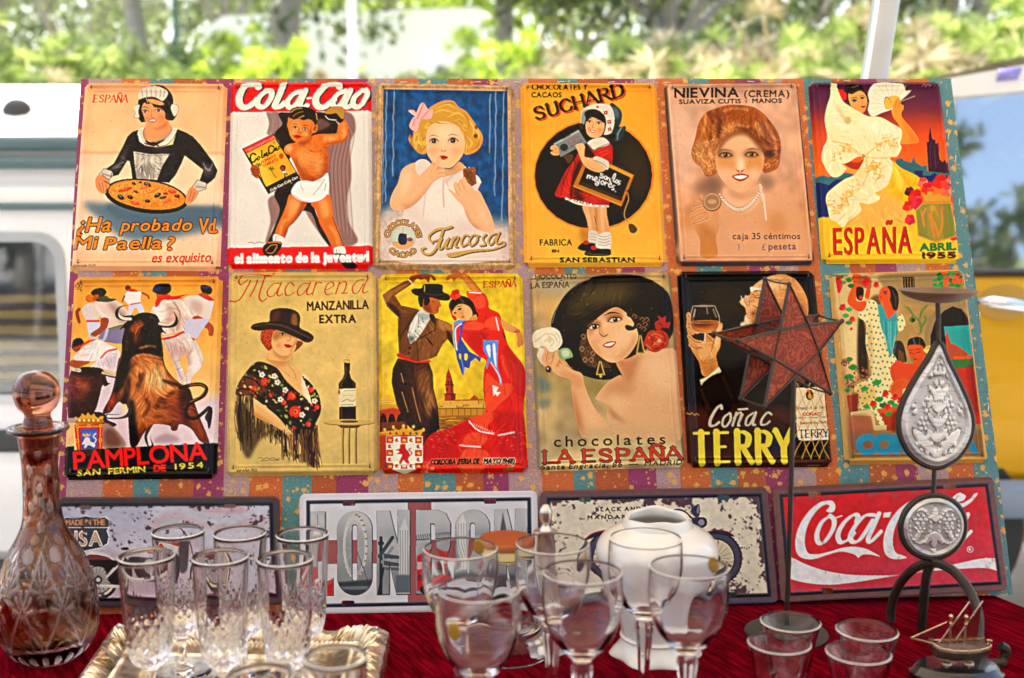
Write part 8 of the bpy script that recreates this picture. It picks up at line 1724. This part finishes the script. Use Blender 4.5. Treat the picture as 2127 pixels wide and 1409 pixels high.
def flute(px,py,wpx,label,h=FH,sc=1.0):
 Yd=1.1
 for _ in range(30):
  zr=TRAYZ+h*sc;r_=ray(px,py);p=CP+r_*((zr-CAMZ)/r_.z);Yd=p.y
 o=bpy.data.objects.new('crystal_flute',FL);COL.objects.link(o);o.location=(p.x,p.y,TRAYZ);o.scale=(sc,sc,sc);o.rotation_euler=(0,0,px*.01)
 return tag(o,label,'glass','cut crystal flutes on the mirror tray')
flute(370,1102,106,'cut crystal flute before the motorcycle engine, leftmost of the back row')
flute(498,1106,106,'cut crystal flute in the middle of the back row')
flute(628,1108,107,'cut crystal flute overlapping the left end of the white letter plate')
flute(304,1153,113,'cut crystal flute nearest the amber decanter')
flute(457,1155,110,'cut crystal flute in the middle of the second row')
flute(592,1158,110,'cut crystal flute, rightmost of the second row')
flute(697,1362,137,'cut crystal flute cut off by the picture bottom, before the tray corner',sc=.93)
flute(540,1404,142,'cut crystal flute whose rim just shows at the picture bottom',sc=.93)
WH=.187
wo=sprof([(0,0),(.034,0),(.0345,.0012),(.030,.0028),(.012,.006),(.0062,.014),(.0052,.04),(.0066,.07),(.0092,.094),(.0078,.1),(.0105,.1055),(.0185,.113),(.0285,.126),(.0345,.142),(.0372,.158),(.0371,.174),(.0361,WH-.0006)],4)
wi=sprof([(.0354,WH),(.0362,.174),(.0361,.158),(.0332,.142),(.0270,.128),(.017,.1165),(.008,.112),(0,.111)],4)
nw=len(wo)
def wfn(r,z,a,i):
 if .006<z<.1 and i<nw:return r*(1+.16*abs(math.cos(a*3))-.06)
 if i>=nw:return r*(1-.014*abs(math.cos(a*5))*min(1,max(0,(WH-.006-z)/.02)))
 return r
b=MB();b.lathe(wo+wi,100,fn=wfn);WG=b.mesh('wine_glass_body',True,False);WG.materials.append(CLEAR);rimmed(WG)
STK=simple('gold_sticker',lin('a8842c'),.35,.3,300,metal=.4)
def wine(px,py,label,st=None,lean=0):
 r_=ray(px,py);p=CP+r_*((TZ+WH-CAMZ)/r_.z);t=thing('wine_glass',label,'wine glass',(p.x,p.y,TZ),px*.013,'wine glasses in the middle of the table')
 o=bpy.data.objects.new('bowl_and_stem',WG);COL.objects.link(o);o.parent=t
 if st:
  ang,zc=R(st[0])-px*.013,st[1];b=MB();v=[];f=[];r0=float(np.interp(zc,[q[1]for q in wo],[q[0]for q in wo]))+.0004;n=16
  for k in range(5):
   for j in range(n):th=2*math.pi*j/n;q=k/4;aa=ang+.0065*q*math.cos(th)/r0;v.append((r0*math.cos(aa),r0*math.sin(aa),zc+.0078*q*math.sin(th)))
  for k in range(4):
   for j in range(n):f.append((k*n+j,k*n+(j+1)%n,(k+1)*n+(j+1)%n,(k+1)*n+j))
  b.add(v,f);s_=b.build('sticker',STK,t);s_.modifiers.new('thick','SOLIDIFY').thickness=.0002
wine(956,1138,'wine glass in front of the copper lidded jar, left of the back row',(62,.178))
wine(1148,1128,'wine glass below the silver finial, gold sticker at its right side',(22,.166))
wine(1341,1117,'wine glass directly in front of the white vase')
wine(994,1222,'nearest wine glass, gold sticker on the left of its bowl',(-122,.160))
wine(1210,1187,'wine glass in the middle of the front row, before the finial column')
wine(1431,1176,'wine glass at the right of the group with a sticker by its rim',(42,.180))
SHH=.098
so=sprof([(0,0),(.0175,0),(.019,.0015),(.0195,.01),(.0205,.03),(.0225,.055),(.0262,.08),(.0302,SHH-.0008)],4);si=sprof([(.0294,SHH),(.0245,.08),(.0196,.055),(.0130,.035),(.005,.026),(0,.025)],4)
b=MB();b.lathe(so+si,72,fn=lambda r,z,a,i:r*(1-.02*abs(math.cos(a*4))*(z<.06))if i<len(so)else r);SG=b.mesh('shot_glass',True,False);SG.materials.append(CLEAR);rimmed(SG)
for px,py,lb in((1642,1290,'flared small glass in front of the star stand base'),(1619,1334,'flared small glass nearest the picture bottom, leftmost of four'),(1801,1308,'flared small glass beside the arched iron legs'),(1783,1354,'flared small glass nearest the black ship base')):
 r_=ray(px,py);p=CP+r_*((TZ+SHH-CAMZ)/r_.z);o=bpy.data.objects.new('small_glass',SG);COL.objects.link(o);o.location=(p.x,p.y,TZ);o.rotation_euler=(0,0,px*.02);tag(o,lb,'glass','four flared small glasses')
JY=1.29;p=atZ(1052,1362,TZ);jar=thing('glass_jar','clear glass jar with a copper brown lid behind the wine glasses','jar',(p.x,JY,TZ))
zl=zY(1150,JY)-TZ
jo=sprof([(0,0),(.046,0),(.051,.003),(.052,.014),(.049,.022),(.040,.028),(.034,.05),(.031,.09),(.030,zl)],4);ji=sprof([(.0275,zl),(.0285,.09),(.031,.05),(.034,.032),(.02,.026),(0,.025)],4)
b=MB();b.lathe(jo+ji,96,fn=lambda r,z,a,i:r-.0016*abs(math.sin(a*14))*(.002<z<.021)if i<len(jo)else r);b.build('body',CLEAR,jar,True,False)
b=MB();b.tube([(.033,-.01,.10),(.052,-.016,.092),(.060,-.018,.07),(.055,-.016,.045),(.042,-.012,.032)],.0045,10);b.build('handle',CLEAR,jar)
b=MB();b.lathe([(0,zl-.004),(.0275,zl-.004),(.0275,zl),(.0315,zl),(.0315,zl+.009),(.03,zl+.010),(0,zl+.010)],40);b.build('lid_seal',simple('cream_seal',lin('d9c98c'),.5,.08,40),jar)
b=MB();b.lathe([(0,zl+.010),(.030,zl+.010),(.0325,zl+.011),(.0325,zl+.0165),(.031,zl+.0185),(.0,zl+.0195)],48);b.build('lid',simple('copper_lid',lin('a2582c'),.4,.12,30,metal=.35),jar)
SY=1.30;p=atZ(1133,1352,TZ);SIL=simple('tarnished_silver',(.62,.60,.55),.3,.25,60,.2,90,metal=.95)
fb=thing('silver_cruet','slender silver column topped by an egg shaped finial behind the wine glasses','cruet',(p.x,SY,TZ))
zf=zY(1068,SY)-TZ;zn=zY(1102,SY)-TZ
b=MB();b.lathe(sprof([(0,0),(.027,0),(.028,.004),(.022,.009),(.012,.016),(.0105,.05),(.0095,.1),(.010,zn-.008),(.0135,zn-.004),(.013,zn),(0,zn+.001)],5),40,fn=lambda r,z,a,i:r*(1+.05*math.cos(a*8))if .02<z<zn-.01 else r);b.build('column',SIL,fb)
b=MB();b.lathe(sprof([(0,zn),(.0075,zn),(.0045,zn+.006),(.0045,zn+.009),(.0062,zn+.0105),(.0078,zf),(.0074,zf+.005),(.004,zf+.0105),(0,zf+.012)],5),28);b.build('finial',SIL,fb)
VYv=1.285;p=atZ(1366,1372,TZ);vase=thing('ceramic_vase','white glazed ceramic vase with wavy lip and scalloped foot','vase',(p.x,VYv,TZ))
CER=simple('white_glaze',(.70,.69,.66),.18,.03,14,coat=.6)
zm=zY(1108,VYv)-TZ
vo_=sprof([(0,.004),(.040,.002),(.050,0),(.049,.005),(.043,.013),(.0395,.020),(.0415,.023),(.0395,.027),(.042,.04),(.052,.07),(.064,.098),(.0695,.118),(.0685,.130),(.061,.141),(.048,.149),(.0375,.1545),(.035,.158),(.037,.163),(.0425,zm+.004)],5)
vi_=sprof([(.0405,zm+.0045),(.034,.163),(.032,.158),(.035,.152),(.052,.140),(.064,.122),(.05,.08),(.034,.03),(0,.02)],4)
def vfn(r,z,a,i):
 zz=z
 if i<len(vo_)and z<.012:r*=1+.07*math.cos(a*6)*(1-z/.012)
 if z>.158:t=(z-.158)/(zm+.004-.158);zz=z+.0042*t*math.cos(a*2)+.0016*t*math.cos(a*6);r*=1+.05*t*math.cos(a*6+1)
 if i<len(vo_)and .028<z<.06:r*=1+.012*abs(math.cos(a*8))
 if i<len(vo_)and .019<z<.026:r*=1+.012*math.cos(a*40)
 if i<len(vo_)and .06<z<.11:r+=.0010*max(0,math.sin(a*9+z*90)*math.sin(z*210))
 return(r,zz)
b=MB();b.lathe(vo_+vi_,144,fn=vfn);vb=b.build('body',CER,vase,True,False)
IRON=simple('dark_iron',(.045,.035,.028),.45,.35,50,.25,120,metal=.6)
p=atZ(1633,1317,TZ);ZB=p;lant=thing('star_lantern','brown glass star lantern on a tall thin iron rod with a black disc base','lantern',tuple(p))
b=MB();b.lathe([(0,0),(.048,0),(.050,.0015),(.049,.0035),(.01,.005),(.006,.008),(0,.008)],48);b.build('base',simple('black_disc',(.03,.028,.027),.55,.2,40),lant)
ztp=zY(745,p.y)-TZ;b=MB();b.tube([(0,0,.004),(.0005,0,ztp*.5),(0,0,ztp)],.0031,12);b.build('rod',IRON,lant)
yaw=R(35);nS=Vector((math.sin(yaw),-math.cos(yaw),0));cS=atY(1640,716,p.y-.012)
def sp_(x,y):q=on_plane(1390+x/R2_,560+y/R2_,cS,nS);return q-ZB
fr_=[sp_(*q)for q in((775,95),(900,358),(1120,335),(968,535),(1045,805),(828,672),(615,888),(675,582),(440,460),(716,395))]
shift=-nS*.036+Vector((-.001,0,.004));bk=[q+shift for q in fr_]
m,N,L=mat('amber_textured_glass');bs=N['Principled BSDF'];setp(bs,rough=.34,trans=.08,ior=1.3,spec=.2);tc=N.new('ShaderNodeTexCoord');nz=N.new('ShaderNodeTexNoise');nz.inputs['Scale'].default_value=34;nz.inputs['Distortion'].default_value=1.2;L.new(tc.outputs['Object'],nz.inputs['Vector'])
wv=N.new('ShaderNodeMath');wv.operation='SINE';wm_=N.new('ShaderNodeMath');wm_.operation='MULTIPLY';wm_.inputs[1].default_value=55;L.new(nz.outputs['Fac'],wm_.inputs[0]);L.new(wm_.outputs[0],wv.inputs[0])
rp=N.new('ShaderNodeValToRGB');e=rp.color_ramp.elements;e[0].position=.3;e[0].color=(*lin('80301a'),1);e[1].position=.95;e[1].color=(*lin('b24c2a'),1);L.new(wv.outputs[0],rp.inputs[0]);L.new(rp.outputs[0],bs.inputs['Base Color'])
bu=N.new('ShaderNodeBump');bu.inputs['Strength'].default_value=.25;bu.inputs['Distance'].default_value=.001;L.new(wv.outputs[0],bu.inputs['Height']);L.new(bu.outputs[0],bs.inputs['Normal'])
for ring_,s_ in((fr_,1),(bk,-1)):
 c_=sum(ring_,Vector())/10
 for i in range(5):
  a_,t_,z_=ring_[(2*i-1)%10],ring_[2*i],ring_[(2*i+1)%10];b=MB();b.prism([a_,t_,z_],nS*.0016);b.build('glass_point',m,lant,False)
 b=MB();b.prism([ring_[1],ring_[3],ring_[5],ring_[7],ring_[9]],nS*.0016);b.build('glass_centre',m,lant,False)
 b=MB();b.tube([q+nS*.001 for q in ring_],.0024,8,True);ins=[ring_[k]for k in(1,3,5,7,9)];b.tube([q+nS*.001 for q in ins],.0021,8,True)
 for q in ring_:b.ball(tuple(q+nS*.001),.0031,8,6)
 b.build('lead_frame',IRON,lant)
for i in range(0,10):b=MB();b.tube([fr_[i],(fr_[i]+bk[i])/2-Vector((0,0,.001)),bk[i]],.0012 if i%2==0 else .0018,6);b.build('spacer_wire',IRON,lant)
b=MB();b.tube([fr_[5]*.5+bk[5]*.5,Vector((0,0,ztp))],.003,8);b.build('socket',IRON,lant)
KY=1.335;p=atZ(1934,1316,TZ);KB=Vector((p.x,KY,TZ));ch=thing('candle_holder','tall iron candle holder with whitewashed teardrop and round carved medallions','candle holder',tuple(KB))
def kp(x,y,Y=KY):return atY(x,y,Y)-KB
RUST=simple('rusty_dish',(.17,.10,.06),.6,.45,40,.3,90,metal=.4)
d0=kp(1949,606);rd=78*dpt(TZ+d0.z,KY)/FPX
b=MB();b.lathe(sprof([(0,-.013),(.008,-.0128),(.022,-.0105),(.036,-.0055),(rd,.0002),(rd-.0008,.0015),(.034,-.0038),(.02,-.0085),(0,-.0105)],4),48,c=tuple(d0));b.build('dish',RUST,ch)
def stem(pts,r,name='stem'):b=MB();b.tube(pts,r,10);return b.build(name,IRON,ch)
stem([d0-Vector((0,0,.012)),kp(1949,660),kp(1949,716)],.0028);stem([kp(1941,966),kp(1940,1000),kp(1938,1026)],.0028)
def motif(items):
 """relief height from petals (x, y, rx, ry, angle)"""
 def h(x,y):
  q=np.zeros_like(x)
  for(cx,cy,rx,ry,an)in items:
   c_,s_=math.cos(an),math.sin(an);u=((x-cx)*c_+(y-cy)*s_)/rx;v=(-(x-cx)*s_+(y-cy)*c_)/ry;q=np.maximum(q,np.clip(1.15-(u*u+v*v),0,.6)/.6)
  return q
 return h
def flower(x,y,r,n=6):return[(x,y,r*.36,r*.36,0)]+[(x+r*.75*math.cos(k*6.283/n),y+r*.75*math.sin(k*6.283/n),r*.34,r*.28,k*6.283/n)for k in range(n)]
def leafs(x,y,l,an):return(x+l*.5*math.cos(an),y+l*.5*math.sin(an),l*.55,l*.17,an)
it=flower(0,.62,.13)+flower(-.30,-.62,.2)+flower(.30,-.62,.2)+flower(-.24,.02,.15)+flower(.24,.02,.15)+flower(0,.25,.19)+flower(-.35,-.28,.13)+flower(.35,-.28,.13)
it+=[(0,-.2,.02,.62,0)]+[leafs(0,y,l,a_)for y in(-.85,-.6,-.35,-.1,.1)for l,a_ in((.34,.75),(.34,2.39),(.2,1.25),(.2,1.9))]
it+=[(.62*math.sin(a_)*(1 if abs(a_)>.6 else .8),.1+.62*math.cos(a_)*.75,.05,.07,-a_)for a_ in np.linspace(-2.0,2.0,19)]+[leafs(-.1,-.75,.6,2.5),leafs(.1,-.75,.6,.64)]+[(0,.9,.07,.1,0),(-.1,.78,.05,.05,0),(.1,.78,.05,.05,0)]
it2=flower(-.42,.28,.2)+flower(.42,.28,.2)+flower(-.42,-.02,.14)+flower(.42,-.02,.14)+[leafs(0,-.1,.55,-1.57),leafs(0,-.1,.5,-1.0),leafs(0,-.1,.5,-2.14),leafs(0,.2,.5,1.57),leafs(0,.2,.3,1.0),leafs(0,.2,.3,2.1)]+[leafs(-.42,-.1,.4,-1.9),leafs(.42,-.1,.4,-1.2)]+[(-.42+.3*math.cos(t),.05+.55*math.sin(t),.06,.04,t+1.57)for t in np.linspace(0,6,22)]+[(.42+.3*math.cos(t),.05+.55*math.sin(t),.06,.04,t+1.57)for t in np.linspace(0,6,22)]+[(0,.58,.06,.06,0),(0,-.75,.07,.07,0)]
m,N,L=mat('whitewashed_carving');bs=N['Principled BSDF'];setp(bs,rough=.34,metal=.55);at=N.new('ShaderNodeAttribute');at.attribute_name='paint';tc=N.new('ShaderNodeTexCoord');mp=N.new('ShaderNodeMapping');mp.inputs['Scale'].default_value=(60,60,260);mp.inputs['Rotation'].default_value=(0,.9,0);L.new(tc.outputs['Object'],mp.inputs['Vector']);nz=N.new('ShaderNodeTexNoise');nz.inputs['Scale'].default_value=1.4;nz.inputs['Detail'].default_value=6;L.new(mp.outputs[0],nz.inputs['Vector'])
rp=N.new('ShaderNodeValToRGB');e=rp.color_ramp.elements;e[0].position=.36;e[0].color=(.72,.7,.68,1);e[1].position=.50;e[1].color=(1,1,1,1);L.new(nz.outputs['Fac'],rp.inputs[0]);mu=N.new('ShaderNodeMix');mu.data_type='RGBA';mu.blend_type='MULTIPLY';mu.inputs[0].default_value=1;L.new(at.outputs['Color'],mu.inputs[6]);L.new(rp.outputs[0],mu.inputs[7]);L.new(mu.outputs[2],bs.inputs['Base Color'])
def medallion(loop,hfun,name):
 """relief disc inside a closed outline (x, z) with rounded rim: rows from the outline to the centre"""
 lp=np.array(loop);cx,cz=lp.mean(0);hx,hz=np.ptp(lp[:,0])/2,np.ptp(lp[:,1])/2;mx_,mz_=(lp[:,0].max()+lp[:,0].min())/2,(lp[:,1].max()+lp[:,1].min())/2;n=len(lp);K=60;b=MB();v=[];col=[];f=[]
 for k in range(K+1):
  s_=1-k/K;q=np.array([cx,cz])+(lp-[cx,cz])*s_;q_=hfun((q[:,0]-mx_)/hx/1.08,(q[:,1]-mz_)/hz/.98)*(s_<.80)
  rim=.0035*math.exp(-((s_-.86)/.05)**2)
  for j in range(n):
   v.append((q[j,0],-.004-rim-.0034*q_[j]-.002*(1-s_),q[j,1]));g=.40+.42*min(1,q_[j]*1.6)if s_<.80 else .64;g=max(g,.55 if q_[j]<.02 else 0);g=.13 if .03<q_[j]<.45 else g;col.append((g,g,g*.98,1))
 for k in range(K):
  for j in range(n):f.append((k*n+j,k*n+(j+1)%n,(k+1)*n+(j+1)%n,(k+1)*n+j))
 o=len(v)
 for j in range(n):v.append((lp[j,0],.005,lp[j,1]));col.append((.2,.16,.13,1))
 for j in range(n):f.append((o+j,o+(j+1)%n,(j+1)%n,j))
 f.append(tuple(range(o,o+n)))
 b.add(v,f);ob=b.build(name,m,ch,True,False);ca=ob.data.color_attributes.new('paint','FLOAT_COLOR','POINT');ca.data.foreach_set('color',np.array(col,float).ravel())
 r_=MB();ring_=[(x,-.001,z)for x,z in lp[::2]];r_.tube(ring_,.0040,8,True);fo_=r_.build('iron_rim',IRON,ch)
 return ob
tl=[(1949,712),(1968,750),(1993,800),(2012,845),(2019,880),(2012,915),(1990,948),(1962,966),(1941,970),(1915,962),(1888,940),(1870,905),(1867,868),(1878,830),(1902,785),(1928,745)]
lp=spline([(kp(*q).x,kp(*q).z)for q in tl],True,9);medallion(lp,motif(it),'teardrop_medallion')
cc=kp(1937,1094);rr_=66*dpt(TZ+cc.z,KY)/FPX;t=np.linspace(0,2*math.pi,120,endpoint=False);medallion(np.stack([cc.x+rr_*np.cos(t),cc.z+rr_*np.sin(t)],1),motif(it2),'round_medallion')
ap=kp(1935,1166);e1=atZ(1850,1297,TZ)-KB;e2=atZ(2052,1384,TZ)-KB;e3=atZ(1913,1313,TZ)-KB
for nm_,pts in(('leg',[ap,kp(1900,1180,KY+.01),kp(1868,1215,KY+.03),kp(1852,1258,e1.y+KY),e1+Vector((0,0,.004))]),('leg',[ap,kp(1975,1182,KY-.01),kp(2010,1220,KY-.03),kp(2032,1275,KY-.055),kp(2034,1330,KY-.075),e2+Vector((-.006,0,.006)),e2+Vector((.012,-.002,.004)),kp(2084,1368,1.25),kp(2089,1350,1.25),kp(2078,1342,1.25)]),('leg',[ap,kp(1924,1200,KY+.005),kp(1918,1260,KY+.012),e3+Vector((0,0,.003))])):
 q=[Vector(a_)for a_ in spline([tuple(a_)for a_ in pts],False,5)];b=MB();b.tube(q,.0056,8);b.build(nm_,IRON,ch)
GILT=simple('gilt_wire',(.62,.50,.33),.28,.2,60,metal=.95);p=atZ(1979,1400,TZ);ship=thing('model_ship','small silver gilt sailing ship on a black oval base','model ship',(p.x,p.y-.01,TZ))
sc=dpt(TZ+.03,p.y)/FPX
b=MB();b.lathe([(0,0),(.050,0),(.0515,.002),(.0515,.007),(.048,.009),(.046,.013),(.043,.0155),(0,.016)],56,sy=.62);b.build('base',simple('black_lacquer',(.012,.012,.013),.15,.2,20,coat=.5),ship)
def hp(x,y):return((x-1979)*sc,0,.016+(1374-y+6)*sc)
b=MB();v=[];f=[];st_=[(1924,1338,1352,.006),(1935,1344,1366,.012),(1960,1347,1371,.015),(1990,1347,1371,.016),(2015,1345,1370,.015),(2036,1341,1366,.012),(2040,1338,1360,.010)]
for(x,y0,y1,w_)in st_:
 for k in range(7):a_=math.pi*k/6;q=hp(x,y0+(y1-y0)*math.sin(a_));v.append((q[0],-w_*math.cos(a_),q[2]))
for i in range(len(st_)-1):
 for k in range(6):f.append((i*7+k,i*7+k+1,i*7+8+k,i*7+7+k))
 f.append((i*7,i*7+7,i*7+13,i*7+6))
f+=[tuple(range(7)),tuple(range(len(v)-7,len(v)))]
b.add(v,f);b.build('hull',simple('dark_silver',(.22,.18,.15),.35,.3,80,.3,160,metal=.9),ship)
b=MB()
for px,y0,y1 in((1962,1346,1282),(1993,1346,1283)):b.tube([hp(px,y0),hp(px,y1)],.0012,8);b.ball(hp(px,y1-3),.0025,8,6);b.ball(hp(px,y1+12),.0018,8,6)
for a_,c_ in(((1940,1336),(1999,1248)),((1974,1330),(2026,1246)),((1882,1325),(1928,1337)),((1882,1325),(1955,1291)),((2040,1340),(2043,1334))):b.tube([hp(*a_),hp(*c_)],.0009,6)
b.build('mast',GILT,ship)
SAIL=simple('thin_silver_sheet',(.55,.50,.44),.18,.15,40,metal=1.0)
for tri in([(1884,1325),(1926,1334),(1952,1293)],[(1942,1335),(1976,1338),(1997,1252)],[(1976,1331),(2018,1342),(2024,1250)]):
 b=MB();b.prism([hp(*q)for q in tri],(0,.0008,0));b.build('sail',SAIL,ship,False)
b=MB()
for s_ in(-1,1):
 b.tube([(q[0],s_*w_,q[2]+.003)for(x,y0,y1,w_)in st_ for q in(hp(x,y0),)],.0009,6)
 for(x,y0,y1,w_)in st_:q=hp(x,y0);b.tube([(q[0],s_*w_,q[2]),(q[0],s_*w_,q[2]+.004)],.0006,5)
for x in(1958,2003):q=hp(x,1368);b.lathe([(.006,.016),(.0055,.018),(.0015,.019),(.0015,q[2])],12,c=(q[0],0,0))
q=hp(2043,1330);b.tube([hp(2040,1362),hp(2044,1340),q],.001,6);b.tube([hp(2038,1330),hp(2049,1331)],.001,6)
b.build('railing',GILT,ship)
